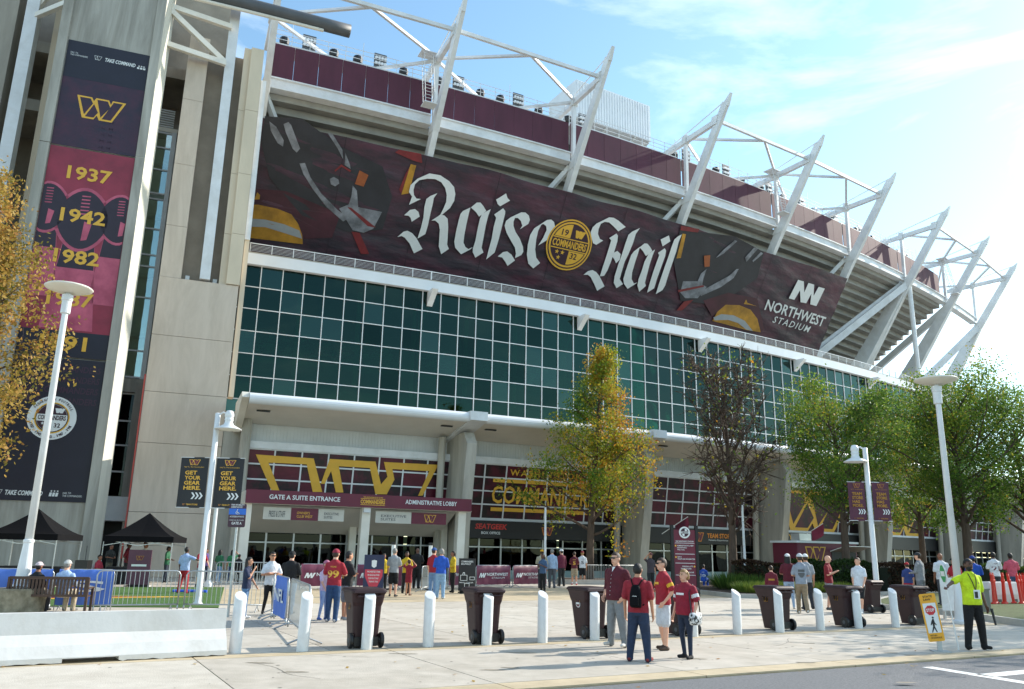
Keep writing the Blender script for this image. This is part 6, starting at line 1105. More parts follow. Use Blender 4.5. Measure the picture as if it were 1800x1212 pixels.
# by the box office
P_('woman in denim blue top and black trousers looking at her phone', 1.62, 39.07, 1.72, -40, '#3f5878', '#131317', 'dark', 'short', 'long', '#111', 'black', 'long', arms=('phone', 'phone'))
P_('person in cream patterned jacket and yellow cap in the ticket line', 1.75, 43.5, 1.9, 170, '#a8a08a', '#3a3a40', 'light', 'long', 'long', '#444', 'brown', 'short', cap='#d9a01e', arms=('hold', 'hold'), build=1.1)
P_('person in light blue shirt with silver hair in the ticket line', 2.3, 44.0, 1.95, 175, '#a9bfd9', '#5a5a60', 'light', 'long', 'long', '#444', 'grey', 'short', arms=('down', 'down'))
P_('man in maroon long sleeved top and white cap, hands down', 2.95, 46.5, 1.95, -150, '#6d2238', '#2c2a28', 'light', 'long', 'long', '#222', 'brown', 'short', cap='#d8d8d8', arms=('down', 'down'), build=1.06)
P_('person in dark maroon jersey and khaki shorts with red shoes', 3.85, 49.0, 1.85, 176, '#5a1626', '#a08f76', 'tan', 'short', 'shorts', '#b8232c', 'brown', 'short', arms=('hold', 'hold'), back='5g', sock=True)
P_('person in white number 5 jersey, black shorts and dark red cap', 4.45, 50.5, 1.9, 178, WHT, BLK, 'tan', 'short', 'shorts', '#888', 'blond', 'short', cap='#7d1a2c', arms=('down', 'hold'), back='5')
P_('man in dark shirt raising one hand behind the information board', 7.0, 41.5, 1.85, 20, '#4a4046', '#2a2a2c', 'tan', 'short', 'long', '#222', 'brown', 'short', cap='#5a2a36', arms=('up', 'down'))
P_('person in blue jersey sitting on the kerb behind the information board', 10.9, 47.2, 1.7, 150, '#2450b0', '#2450b0', 'tan', 'short', 'long', '#333', 'black', 'short', arms=('hold', 'hold'), stance='sit', z=.0, back='10')
# right group
P_('boy in maroon hoodie with gold chest stripe behind a bin', 9.2, 29.6, 1.48, 165, '#6a1a2a', '#333844', 'light', 'long', 'long', '#444', 'brown', 'short', arms=('down', 'down'), back='stripe')
P_('woman in maroon top and white cap with pale jeans facing away', 10.1, 30.5, 1.9, 165, '#5a1526', '#9db3cc', 'brown', 'short', 'slim', '#bbb', 'black', 'long', cap='#dadada', arms=('hold', 'hold'))
P_('man in grey tee with dark back print and khaki trousers walking away', 9.63, 27.85, 1.88, 172, '#8d94a0', KHK, 'tan', 'short', 'long', '#d8d8d8', 'brown', 'short', cap='#c9c9cc', arms=('hold', 'hold'), stance='walk', back='print')
P_('person in white cap hidden behind the grey tee man', 10.5, 29.8, 1.88, 175, '#9a9da3', '#2b2b30', 'tan', 'short', 'long', '#222', 'brown', 'short', cap='#e2e2e2', arms=('down', 'back'), stance='walk')
P_('bald man in dark red tee looking down at his phone', 11.5, 30.4, 1.88, 60, '#841c28', '#8f9094', 'light', 'short', 'shorts', '#555', 'brown', 'bald', arms=('phone', 'phone'), build=1.05)
P_('young man in white tee and black shorts walking left', 11.88, 28.69, 1.82, -45, '#d3d8e0', '#15161a', 'light', 'short', 'shorts', '#d2d2d2', 'brown', 'short', arms=('back', 'fwd'), stance='walk', sock=True)
P_('small child in red cap and blue and red top near the hedge', 15.3, 32.4, 1.5, 170, '#34447e', '#b02030', 'light', 'short', 'long', '#333', 'brown', 'short', cap='#b0222e', arms=('down', 'down'), z=.16)
P_('man in grey sweater and dark cap facing left', 14.6, 30.0, 1.85, -140, '#85878b', '#6d6f73', 'light', 'long', 'long', '#333', 'brown', 'short', cap='#2b2f33', arms=('down', 'hold'), z=.16, build=1.06)
P_('bald man in white tee behind the green paddle', 16.2, 31.6, 1.86, 175, '#d9dce2', '#4a4d55', 'brown', 'short', 'long', '#333', 'black', 'bald', arms=('down', 'down'), z=.16, build=1.1)
P_('man in red shirt and black cap leaning toward the lamp post', 15.8, 29.9, 1.7, -60, '#b02533', '#4f6b94', 'tan', 'short', 'long', '#333', 'black', 'short', cap='#141416', arms=('hold', 'hold'), z=.16)
P_('person in royal blue jacket and blue cap behind the traffic guard', 17.3, 31.4, 1.78, 160, '#1f4fb0', '#2c2c30', 'tan', 'long', 'long', '#222', 'black', 'short', cap='#27408c', arms=('hold', 'hold'), z=.16, build=1.15)
P_('person in white number 21 jersey beyond the red posts', 20.9, 36.3, 1.98, 178, WHT, '#3a3a40', 'dark', 'short', 'long', '#333', 'black', 'short', arms=('hold', 'hold'), z=.16, back='21', build=1.08)
P_('person in pink tee at the right picture edge', 22.0, 36.9, 1.96, 172, '#c8566a', '#3f5272', 'dark', 'short', 'long', '#333', 'black', 'short', arms=('hold', 'hold'), z=.16, build=1.1)
# tents and wall at left
P_('person in dark clothes standing in the tower doorway', -20.43, 43.48, 1.75, 60, '#2a2c2a', '#5a5648', 'brown', 'short', 'long', '#222', 'black', 'short', arms=('hold', 'hold'))
P_('man in dark red shirt standing under the right tent', -18.7, 41.6, 1.85, 100, '#7d1e30', '#2a2a2e', 'dark', 'short', 'long', '#222', 'black', 'short', arms=('pocket', 'pocket'))
P_('woman in sleeveless white dress with reddish hair under the tent', -17.35, 40.4, 1.88, 80, '#d8d4c8', '#d8d4c8', 'brown', 'none', 'dress', '#caa', 'red', 'bun', arms=('down', 'hold'))
P_('person in green and white jersey behind the white dispenser', -16.8, 41.8, 1.72, 90, '#2d6a48', '#2c3340', 'dark', 'short', 'long', '#333', 'black', 'bob', arms=('hold', 'hold'))
P_('person in crimson shirt seated on the white folding chair', -18.75, 38.9, 1.7, 80, '#a02a3c', '#1c1c20', 'brown', 'short', 'long', '#222', 'black', 'short', arms=('hold', 'hold'), stance='sit')
P_('man in pale blue tee and bright red trousers on the turf', -12.42, 32.67, 1.72, 165, '#9fb4da', '#a81e2c', 'dark', 'short', 'long', '#1a1a1c', 'black', 'short', arms=('reach', 'down'), stance='wide', build=1.12)
P_('man in red jersey and grey shorts with black socks near the turf', -13.6, 37.6, 1.76, 60, '#a02332', '#85868a', 'light', 'short', 'shorts', '#18181a', 'brown', 'short', arms=('fwd', 'fwd'), sock=.3, glasses=True)
P_('person in purple top by the beige wall', -15.4, 43.2, 1.66, 20, '#7a5a9a', '#2c3550', 'brown', 'short', 'slim', '#333', 'black', 'short', arms=('hold', 'hold'))
P_('person with long dark hair in green and white jersey, pale jeans', -14.5, 42.6, 1.62, 170, '#2f6b4a', '#7d9ab8', 'brown', 'short', 'slim', '#bbb', 'black', 'long', arms=('down', 'hold'))
P_('person in plain green jersey and dark jeans by the wall', -13.95, 42.8, 1.62, -160, '#2f7a50', '#34496a', 'tan', 'short', 'slim', '#999', 'black', 'long', arms=('up', 'down'))
P_('child in black clothes standing beside the green jerseys', -13.4, 42.2, 1.4, 170, '#19191c', '#19191c', 'brown', 'long', 'long', '#222', 'black', 'short', arms=('down', 'down'))
P_('man in pale blue shirt and pale grey cap seated on the bench', -11.75, 22.65, 1.74, 180, '#a9bfe0', '#b9aa92', 'light', 'short', 'long', '#777', 'grey', 'short', cap='#b9b8b4', arms=('hold', 'hold'), stance='sit', z=.02, build=1.08)
P_('man in black tee and white patterned cap seated on the bench', -12.45, 22.55, 1.66, 170, '#15161a', '#3a3a40', 'brown', 'short', 'long', '#333', 'black', 'short', cap='#c9b8bb', arms=('hold', 'hold'), stance='sit', z=.02, beard=True)
dg = bpy.context.evaluated_depsgraph_get()
def sphere_part(c, r, t0, t1, n=16, m=9, keep=None):
    mb = MB(); vs = [(c[0] + r[0] * math.cos(t) * math.cos(a), c[1] + r[1] * math.cos(t) * math.sin(a), c[2] + r[2] * math.sin(t)) for t in np.linspace(t0, t1, m) for a in [2 * math.pi * i / n for i in range(n)]]
    fs = [(i * n + j, i * n + (j + 1) % n, (i + 1) * n + (j + 1) % n, (i + 1) * n + j) for i in range(m - 1) for j in range(n)] + [tuple(range((m - 1) * n, m * n))]
    if keep: fs = [f for f in fs if keep(np.mean([vs[i] for i in f], axis=0))]
    return mb.add(vs, fs)
for o, B, S in PENDING:
    ev = o.evaluated_get(dg); me = bpy.data.meshes.new_from_object(ev); o.modifiers.clear(); old = o.data; o.data = me; bpy.data.meshes.remove(old)
    H = S['H']; np_ = len(me.polygons); cc = np.empty(np_ * 3); me.polygons.foreach_get('center', cc); cc = cc.reshape(-1, 3) / H
    tags = B.classify(cc); idx = np.array([TAGS.index(t) for t in tags])
    skin, top, bottom, shoe, hair, sock, trim = S['cols']
    for m in (skinm(skin), cloth(top), cloth(bottom), cloth(shoe), hairm(hair), cloth('#d8d8d8' if sock is True else '#18181a'), cloth(trim or '#d8d8d8')): me.materials.append(m)
    me.polygons.foreach_set('material_index', idx); me.polygons.foreach_set('use_smooth', [True] * np_)
    o.location = (S['x'], S['y'], S['z'] + (.0 if not S['sit'] else .0)); o.rotation_euler = (0, 0, rad(S['face'])); tag(o, S['label'], 'person', S['group'])
    vz = np.empty(len(me.vertices) * 3); me.vertices.foreach_get('co', vz); o.location.z -= vz.reshape(-1, 3)[:, 2].min()
    dz = S['drop']; hy = S['hy']; hc = (0, hy + .006, .941 + dz)
    def child(name, mb, mats, smooth=True):
        m_ = mb.mesh(name); m_.transform(Matrix.Scale(H, 4)); c = obj(name, None, mats, o, world=False, me=m_, smooth=smooth)
        if any(mb.m): m_.polygons.foreach_set('material_index', mb.m)
        return c
    hm = hairm(hair)
    if S['style'] != 'bald':
        def keep(p):
            y_, z_ = p[1] - hy, p[2] - dz
            if y_ < -.02: return z_ > .968
            if y_ < .018: return z_ > .945
            return z_ > .893
        mb = sphere_part(hc, (.0515, .0635, .0645), -1.1, 1.5, 18, 14, keep)
        if S['style'] in ('long', 'bob'):
            lo = .80 if S['style'] == 'long' else .885
            rows = []
            for t in np.linspace(0, 1, 7): z_ = .97 + (lo - .97) * t; k = 1 + .15 * math.sin(t * 2.6); rows.append([(.052 * k * math.cos(a), hy + .02 + .045 * k * math.sin(a) * (1 if math.sin(a) > 0 else .35), z_ + dz) for a in [2 * math.pi * i / 14 for i in range(14)]])
            ring_mesh(mb, rows)
        if S['style'] == 'bun':
            m2 = sphere_part((0, hy + .05, .985 + dz), (.03, .03, .03), -1.4, 1.4, 10, 7); mb.add(m2.v, m2.f)
        child('hair', mb, hm)
    if S['cap']:
        mb = sphere_part((0, hy + .004, .948 + dz), (.0555, .068, .063), .08, 1.5, 18, 8); m2 = MB(); n = 12
        vs = [(.046 * math.cos(a), hy - .045 - .052 * math.sin(a) * (1 if k else 0) - (0 if k else .0), .958 + dz - (.012 * math.sin(a) if k else 0) + q) for q in (0, .005) for k in (0, 1) for a in [math.pi * i / n for i in range(n + 1)]]; k = n + 1
        m2.add(vs, [(i, i + 1, k + i + 1, k + i) for i in range(n)] + [(2 * k + i + 1, 2 * k + i, 3 * k + i, 3 * k + i + 1) for i in range(n)] + [(k + i, k + i + 1, 3 * k + i + 1, 3 * k + i) for i in range(n)]); mb.add(m2.v, m2.f); child('cap', mb, cloth(S['cap']))
    if S['y'] < 26 and abs(S['face']) < 120:
        if S['glasses']:
            mb = MB(); [mb.box((sx * .018, hy - .054, .94 + dz), (.032, .014, .019)) for sx in (-1, 1)]; mb.box((0, hy - .053, .947 + dz), (.02, .006, .005)); [mb.box((sx * .041, hy - .02, .947 + dz), (.004, .06, .005)) for sx in (-1, 1)]; child('glasses', mb, BLACKM, False)
        else:
            for sx in (-1, 1): child('eye', sphere_part((sx * .018, hy - .051, .94 + dz), (.0072, .006, .005), -1.4, 1.4, 8, 6), BLACKM)
        mb = sphere_part((0, hy - .0525, .893 + dz), (.014, .005, .004), -1.4, 1.4, 8, 5); child('mouth', mb, M('lips', '#8c4a45', .5))
        mb = MB(); [mb.box((sx * .019, hy - .053, .953 + dz), (.024, .01, .005)) for sx in (-1, 1)]; child('eyebrow', mb, hm, False) if not S['glasses'] else None
    if S['back'] or S['front'] or S['bag']:
        bv = BVHTree.FromObject(o, dg) if False else BVHTree.FromPolygons([tuple(v.co) for v in me.vertices], [tuple(p.vertices) for p in me.polygons])
        def onb(sgn):
            def f(a, b, off=0):
                h = bv.ray_cast(Vector((a, sgn * 1.0, b)), Vector((0, -sgn, 0))); yv = h[0].y if h[0] is not None else sgn * .1 * H
                return Vector((a, yv + sgn * (.006 + off), b))
            return f
        def patch(mb, a0, a1, b0, b1, g, inside=None, n=10):
            st_ = [(a0 + (a1 - a0) * i / n, b0 + (b1 - b0) * j / n) for j in range(n + 1) for i in range(n + 1)]; fs_ = []
            for j in range(n):
                for i in range(n):
                    c_ = ((i + .5) / n, (j + .5) / n)
                    if inside is None or inside(*c_): fs_.append((j * (n + 1) + i, j * (n + 1) + i + 1, (j + 1) * (n + 1) + i + 1, (j + 1) * (n + 1) + i))
            mb.add([g(a, b, .002) for a, b in st_], fs_)
        fb_ = onb(1); ff_ = onb(-1); mir = lambda g: (lambda a, b, off=0: g(-a, b, off)); bk = S['back']
        if bk in ('99', '5', '5g', '21', '1', '10'):
            mb = MB(); nm = bk.strip('g'); wd = .085 * len(nm) if nm != '1' else .05; put_text(mb, nm, -wd * H / 2, (.6 + dz) * H, wd * H, .105 * H, mir(fb_), .0, .03); put_text(mb, 'YOUNG', -.045 * H, (.745 + dz) * H, .09 * H, .022 * H, mir(fb_), 0, .02)
            m_ = mb.mesh('number'); obj('number', None, {'99': GOLD, '5': NAVY, '21': MAROON, '1': GOLDD, '5g': GOLD, '10': PRINTW}[bk], o, world=False, me=m_)
        if bk == 'print':
            mb = MB(); patch(mb, -.055 * H, .055 * H, .6 * H, .735 * H, mir(fb_), lambda u_, v_: v_ > .35 * (abs(u_ - .5) * 2) ** 2 and not (.62 < v_ < .7)); m_ = mb.mesh('shirt_print'); obj('shirt_print', None, CHARC, o, world=False, me=m_)
        if bk == 'stripe':
            mb = MB(); patch(mb, -.07 * H, .07 * H, .66 * H, .70 * H, mir(fb_)); m_ = mb.mesh('shirt_stripe'); obj('shirt_stripe', None, GOLDD, o, world=False, me=m_)
        if bk == 'pack':
            bp = thing('backpack', 'small black backpack with light lettering on the man in the red polo', 'backpack', o.location, o.rotation_euler.z); bp.rotation_euler = o.rotation_euler
            mb = MB(); rows = []
            for z_, rx, ry in ((.545, .05, .02), (.56, .062, .032), (.62, .066, .04), (.70, .06, .034), (.76, .045, .024), (.78, .025, .012)): rows.append([(rx * math.cos(a) * H, (.082 + ry + ry * math.sin(a)) * H, z_ * H) for a in [2 * math.pi * i / 16 for i in range(16)]])
            ring_mesh(mb, rows); obj('bag', mb, BLACK, bp, world=False, smooth=True)
            mb = MB(); mb.box((0, .165 * H, .61 * H), (.085 * H, .02 * H, .075 * H)); obj('pocket', mb, BLACK, bp, world=False)
            for sx in (-1, 1): mb = MB(); mb.path([(sx * .03 * H, .1 * H, .77 * H), (sx * .058 * H, .062 * H, .825 * H), (sx * .075 * H, .0 * H, .84 * H), (sx * .082 * H, -.068 * H, .79 * H), (sx * .085 * H, -.088 * H, .70 * H), (sx * .1 * H, -.03 * H, .62 * H), (sx * .07 * H, .075 * H, .57 * H)], .012, 6); obj('strap', mb, BLACK, bp, world=False)
            mb = MB(); put_text(mb, 'adidas', -.025 * H, .66 * H, .05 * H, .012 * H, lambda a, b, off=0: Vector((-a, .165 * H, b)), 0, .01); obj('lettering', mb, PRINTW, bp, world=False)
        if S['front'] == 'buttons':
            for i in range(6): mb = sphere_part(tuple(ff_(0, (.545 + i * .042) * H) / H), (.004, .004, .004), -1.4, 1.4, 6, 4); child('button', mb, PRINTW)
            mb = MB(); mb.poly([(-.022 * H, .845 * H), (.022 * H, .845 * H), (0, .79 * H)], lambda a, b, c: ff_(a, b, .002)); m_ = mb.mesh('undershirt'); obj('undershirt', None, PRINTW, o, world=False, me=m_)
        if S['front'] in ('GOLD', 'bar'):
            mb = MB(); patch(mb, -.06 * H, .06 * H, .71 * H, .735 * H, ff_); m_ = mb.mesh('chest_print'); obj('chest_print', None, GOLD if S['front'] == 'GOLD' else PRINTW, o, world=False, me=m_)
        if S['front'] == 'badge':
            ln = thing('lanyard', 'dark lanyard with a clear badge holder round the traffic guard neck', 'lanyard', o.location, o.rotation_euler.z)
            for sx in (-1, 1): mb = MB(); mb.path([tuple(ff_(sx * a * H, b * H, .006)) for a, b in ((.04, .835), (.036, .80), (.024, .74), (.01, .68), (.004, .655))], .008, 6); obj('strap', mb, M('lanyard_strap', '#3a1a24', .7), ln, world=False)
            mb = MB(); p = ff_(0, .60 * H, .02); mb.box((0, p.y, .605 * H), (.075 * H, .012, .1 * H)); obj('badge', mb, PRINTW, ln, world=False); mb = MB(); mb.box((-.012 * H, p.y - .01, .6 * H), (.035 * H, .012, .07 * H)); obj('phone', mb, BLACKM, ln, world=False)
            mb = MB(); mb.poly([(.05 * H, .725 * H), (.075 * H, .725 * H), (.07 * H, .738 * H), (.055 * H, .738 * H)], lambda a, b, c: ff_(a, b, .0)); m_ = mb.mesh('chest_logo'); obj('chest_logo', None, REDP, o, world=False, me=m_)
            mb = MB(); [mb.poly([(sx * .004 * H, .845 * H), (sx * .04 * H, .85 * H), (sx * .035 * H, .815 * H)], lambda a, b, c: ff_(a, b, .01)) for sx in (-1, 1)]; m_ = mb.mesh('collar'); obj('collar', None, cloth(top), o, world=False, me=m_)
            # slow / stop paddle held in the guard's right hand
            e, wr = ARMS['reach']; hd_ = Vector((-wr[0] - .008, wr[1] - .01 - .035, wr[2] - .012)) * H
            pdl = thing('traffic_paddle', 'green and white octagonal traffic paddle on a tall white pole', 'sign', o.location, o.rotation_euler.z)
            mb = MB(); mb.tube((hd_.x + .05, hd_.y, .01), (hd_.x - .09, hd_.y, 1.35), .014, n=8); obj('pole', mb, PRINTW, pdl, world=False)
            oc = [(.2 * math.cos(rad(22.5 + 45 * i)), .2 * math.sin(rad(22.5 + 45 * i))) for i in range(8)]; ct = Vector((hd_.x - .11, hd_.y, 1.5)); xa = Vector((.3, .95, 0)).normalized(); fo = lambda a, b, off=0: ct + xa * a + Vector((-.1 * b, 0, b)) + xa.cross(Vector((0, 0, 1))) * off
            mb = MB(); mb.poly(oc, lambda a, b, c: fo(a, b, .008)); mb.poly(oc[::-1], lambda a, b, c: fo(a, b, -.008)); mb.add([fo(a, b, k) for k in (-.008, .008) for a, b in oc], [(i, (i + 1) % 8, 8 + (i + 1) % 8, 8 + i) for i in range(8)])
            obj('blade', mb, PRINTW, pdl, world=False); mb = MB()
            for k in (.01, -.01): mb.poly([(a * .9, b * .9) for a, b in oc], lambda a, b, c: fo(a, b, k), 0, 0)
            for k in (.012, -.012): mb.poly([(-.13, -.05), (.13, -.05), (.13, .05), (-.13, .05)], lambda a, b, c: fo(a, b, k), 0, 1)
            obj('green_face', mb, [M('paddle_green', '#2f9a58', .5), PRINTW], pdl, world=False)
            mb = MB(); lw = Vector((.15, -.09, .44)) * H; mb.tube(lw + Vector((.02, -.02, .02)), lw + Vector((.05, -.05, -.3)), .028, .022, 10); tag(obj('torch', None, BLACKM, None, me=mb.mesh('torch')), 'black traffic wand hanging in the traffic guard left hand', 'wand'); tr = bpy.data.objects['torch']; tr.location = o.location; tr.rotation_euler = o.rotation_euler
        if S['bag'] == 'purse':
            pb = thing('shoulder_bag', 'black and white patterned shoulder bag on the blond woman', 'handbag', o.location, o.rotation_euler.z); wr = ARMS['bag'][1]; c = Vector((wr[0] + .035, wr[1] + .0, .46)) * H
            mb = MB(); rows = [[(c.x + rx * math.cos(a), c.y + ry * math.sin(a), c.z + z_) for a in [2 * math.pi * i / 16 for i in range(16)]] for z_, rx, ry in ((-.11, .05, .11), (-.09, .065, .14), (.0, .07, .16), (.08, .05, .14), (.1, .03, .12))]; ring_mesh(mb, rows); obj('bag', mb, M('bag_pattern', '#cfcfcf', .5, .9, 18, col2='#131313', ramp=(.48, .52)), pb, world=False, smooth=True)
            mb = MB(); mb.path([(c.x, c.y + .12, c.z + .08), (c.x + .0, c.y + .09, c.z + .3), (.11 * H, .02, .832 * H), (.12 * H, -.06 * H, .74 * H), (c.x, c.y - .1, c.z + .08)], .011, 6); obj('strap', mb, BLACKM, pb, world=False)
# ================================================================== TREES, SHRUBS
BARK = M('bark', '#5b4a3e', .95, .4, 6, .8, 30, stretch=(1, 1, .25)); BARKD = M('bark_dark', '#5d4c40', .95, .4, 6, .8, 30, stretch=(1, 1, .25))
def quads_mesh(name, C, U, V, tint):
    n = len(C); vs = np.stack([C - U, C + V * .9, C + U, C - V], 1).reshape(-1, 3)
    me = bpy.data.meshes.new(name); me.vertices.add(n * 4); me.vertices.foreach_set('co', vs.ravel()); me.loops.add(n * 4); me.loops.foreach_set('vertex_index', np.arange(n * 4)); me.polygons.add(n); me.polygons.foreach_set('loop_start', np.arange(0, n * 4, 4)); me.polygons.foreach_set('loop_total', np.full(n, 4))
    me.update(calc_edges=True); a = me.attributes.new('tint', 'FLOAT', 'FACE'); a.data.foreach_set('value', tint.astype(np.float32)); return me
def rand_dirs(rs, n):
    v = rs.normal(size=(n, 3)); return v / np.linalg.norm(v, axis=1)[:, None]
def leaves(rs, C, size, tint, name, droop=0):
    n = len(C); d = rand_dirs(rs, n); e = rand_dirs(rs, n); e -= d * (d * e).sum(1)[:, None]; e /= np.linalg.norm(e, axis=1)[:, None]; s = size * rs.uniform(.6, 1.3, n)[:, None]
    return quads_mesh(name, C, d * s, e * s * .62, tint)
def branch_tree(rs, h, rad0, spread, lo, n_main, up=.55, curve=.2, prof=None, lean=(0, 0), sub=2, tw=1.0):
    """trunk with tapered limbs; returns tubes [(pts, radii)] and twig points"""
    tubes = []; tips = []
    tp_ = [Vector((lean[0] * t * t + .08 * math.sin(t * 5), lean[1] * t * t + .06 * math.cos(t * 4), h * t)) for t in np.linspace(0, .96, 9)]; tubes.append((tp_, [rad0 * (1.25 if i == 0 else 1) * (1 - .92 * i / 8) + .02 for i in range(9)]))
    for i in range(n_main):
        t = lo + (.95 - lo) * (i + rs.uniform(0, .8)) / n_main; a = i * 2.4 + rs.uniform(-.5, .5); k = t / .96 * 8; j = min(7, int(k)); base = tp_[j].lerp(tp_[j + 1], k - j)
        L_ = prof(t) * spread * rs.uniform(.8, 1.12); up_ = up * rs.uniform(.7, 1.3); p = base.copy(); d = Vector((math.cos(a), math.sin(a), up_)).normalized(); pts = [p.copy()]; n = 6
        for q in range(n): d = (d + Vector((rs.uniform(-.22, .22), rs.uniform(-.22, .22), curve * rs.uniform(-.2, .6)))).normalized(); p = p + d * L_ / n; pts.append(p.copy())
        r0 = max(.025, rad0 * .42 * (1 - t * .7)); tubes.append((pts, [r0 * (1 - .85 * q / n) + .008 for q in range(n + 1)]))
        for q in range(2, n + 1):
            for _ in range(sub):
                d2 = (d * .5 + Vector(rs.normal(size=3)) * .6 + Vector((0, 0, .25))).normalized(); l2 = L_ * rs.uniform(.16, .36); m_ = [pts[q]]
                for w_ in range(3): d2 = (d2 + Vector(rs.normal(size=3)) * .2).normalized(); m_.append(m_[-1] + d2 * l2 / 3)
                tubes.append((m_, [.014 * tw, .011 * tw, .008 * tw, .005 * tw])); tips += [m_[1], m_[2], m_[3]]
                for _2 in range(sub):
                    d3 = (d2 + Vector(rs.normal(size=3)) * .7).normalized(); e_ = m_[rs.integers(1, 4)] + d3 * l2 * .5; tubes.append(([m_[2], e_], [.007 * tw, .004 * tw])); tips.append(e_)
    for t in np.linspace(.7, .96, 6): tips.append(Vector((lean[0] * t * t, lean[1] * t * t, h * t)))
    return tubes, np.array([tuple(v) for v in tips])
def tree(label, x, y, z, h, seed, rad0, spread, lo, n_main, n_leaf, size, sig, mat, tintf, bark=BARK, prof=None, up=.55, name='tree', lean=(0, 0), sub=2, group='plaza trees', curve=.2, tw=1.0, thin=1.0, clump=1.5):
    rs = np.random.default_rng(seed); prof = prof or (lambda t: math.sin(math.pi * min(1, max(.05, (t - lo * .6) / (1.05 - lo * .6)))) ** .6)
    t = thing(name, label, 'tree', (x, y, z), 0, group); tubes, tips = branch_tree(rs, h, rad0, spread, lo, n_main, up, curve, prof, lean, sub, tw)
    mb = MB(); mb.path(tubes[0][0], tubes[0][1], 10); obj('trunk', mb, bark, t, world=False, smooth=True)
    mb = MB(); nb = 1 + n_main * 1
    for p, r in tubes[1:]: mb.path(p, r, 5 if len(p) > 4 else 3)
    o = obj('branches', mb, bark, t, world=False, smooth=True); o['kind'] = 'stuff'
    if n_leaf:
        wt = rs.exponential(size=len(tips)) ** clump; wt /= wt.sum(); C = tips[rs.choice(len(tips), n_leaf, p=wt)] + rs.normal(size=(n_leaf, 3)) * sig * np.array([1, 1, .75]); C[:, 2] = np.maximum(C[:, 2], h * lo * .55); C = C[(C[:, 2] < h * .55) | (rs.random(n_leaf) < thin)]
        me = leaves(rs, C, size, tintf(rs, C, h), 'crown'); o = obj('crown', None, mat, t, world=False, me=me); o['kind'] = 'stuff'
    return t
MAPLE = leaf_mat('maple_leaf', [(0, '#4a6a22'), (.35, '#80902c'), (.55, '#b3a136'), (.75, '#bf8a30'), (1, '#b06628')]); LOCUST = leaf_mat('locust_leaf', [(0, '#3d5a24'), (.4, '#61802f'), (.7, '#8d9c3a'), (.9, '#c0aa38'), (1, '#c98f2c')]); AUT = leaf_mat('autumn_leaf', [(0, '#6c6a30'), (.3, '#a08a42'), (.6, '#bd9c54'), (.85, '#b08046'), (1, '#8d5f3a')])
def lump(C, f, s): return np.sin(C[:, 0] * f + s) * np.sin(C[:, 1] * f * 1.1 + 2 * s) * np.sin(C[:, 2] * f * .9 + 3 * s)
def t_maple(rs, C, h): return np.clip(.42 + .02 * C[:, 2] / h + .42 * lump(C, .8, 2.2) + .3 * lump(C, 1.7, .3) + .12 * np.clip(C[:, 0] / 4, -1, 1) + rs.normal(size=len(C)) * .13, 0, 1)
def t_loc(rs, C, h): return np.clip(.22 + .2 * C[:, 2] / h + .26 * lump(C, .8, .4) + rs.normal(size=len(C)) * .16 + (rs.random(len(C)) > .95) * .4, 0, 1)
def t_aut(rs, C, h): return np.clip(.45 + .3 * lump(C, 1.1, .9) + rs.normal(size=len(C)) * .22, 0, 1)
tree('green and orange maple tree with pointed top in front of the glass wall', 5.0, 52, .2, 15.2, 11, .24, 5.4, .17, 44, 34000, .085, .34, MAPLE, t_maple, prof=lambda t: max(.05, 1.12 * (1.0 - t) ** 1.1 * min(1, (t + .25) * 2.2)), up=.5, thin=.5, name='maple_tree', lean=(1.4, 0))
tree('nearly bare dark tree with few yellow leaves behind the information board', 13.2, 49.6, .16, 12.3, 23, .25, 4.3, .22, 34, 650, .11, .3, LOCUST, lambda rs, C, h: np.clip(.6 + rs.normal(size=len(C)) * .2, 0, 1), bark=BARKD, up=1.15, name='bare_tree', sub=4, tw=2.6, prof=lambda t: .95 - .55 * max(0, t - .55))
tree('green locust tree behind the maroon banner lamp', 19.2, 48, .16, 9.7, 31, .25, 4.6, .33, 28, 30000, .072, .38, LOCUST, t_loc, bark=BARKD, up=.75, name='locust_tree')
tree('broad green locust tree behind the right saucer lamp', 27.3, 50, .16, 10.8, 42, .3, 5.4, .28, 30, 36000, .075, .4, LOCUST, t_loc, bark=BARKD, up=.7, name='locust_tree')
tree('green locust tree at the right picture edge', 32.3, 52, .16, 10.4, 55, .28, 5.2, .28, 28, 28000, .075, .4, LOCUST, t_loc, bark=BARKD, up=.7, name='locust_tree')
tree('smaller yellow-green tree farther behind the right lamp post', 30.5, 62, 0, 11.5, 66, .25, 4.8, .3, 24, 16000, .09, .45, LOCUST, lambda rs, C, h: np.clip(t_loc(rs, C, h) + .15, 0, 1), bark=BARKD, name='locust_tree')
tree('brown and gold autumn tree at the left picture edge', -25.0, 32.5, 0, 18.6, 77, .32, 6.3, .15, 54, 70000, .095, .4, AUT, t_aut, up=.5, clump=.5, name='autumn_tree', prof=lambda t: 1 - 1.2 * abs(t - .33))
tree('locust tree beyond the right picture edge whose shade falls on the plaza', 25.2, 28.0, .16, 9.6, 91, .26, 4.6, .3, 24, 9000, .11, .45, LOCUST, t_loc, bark=BARKD, name='locust_tree')
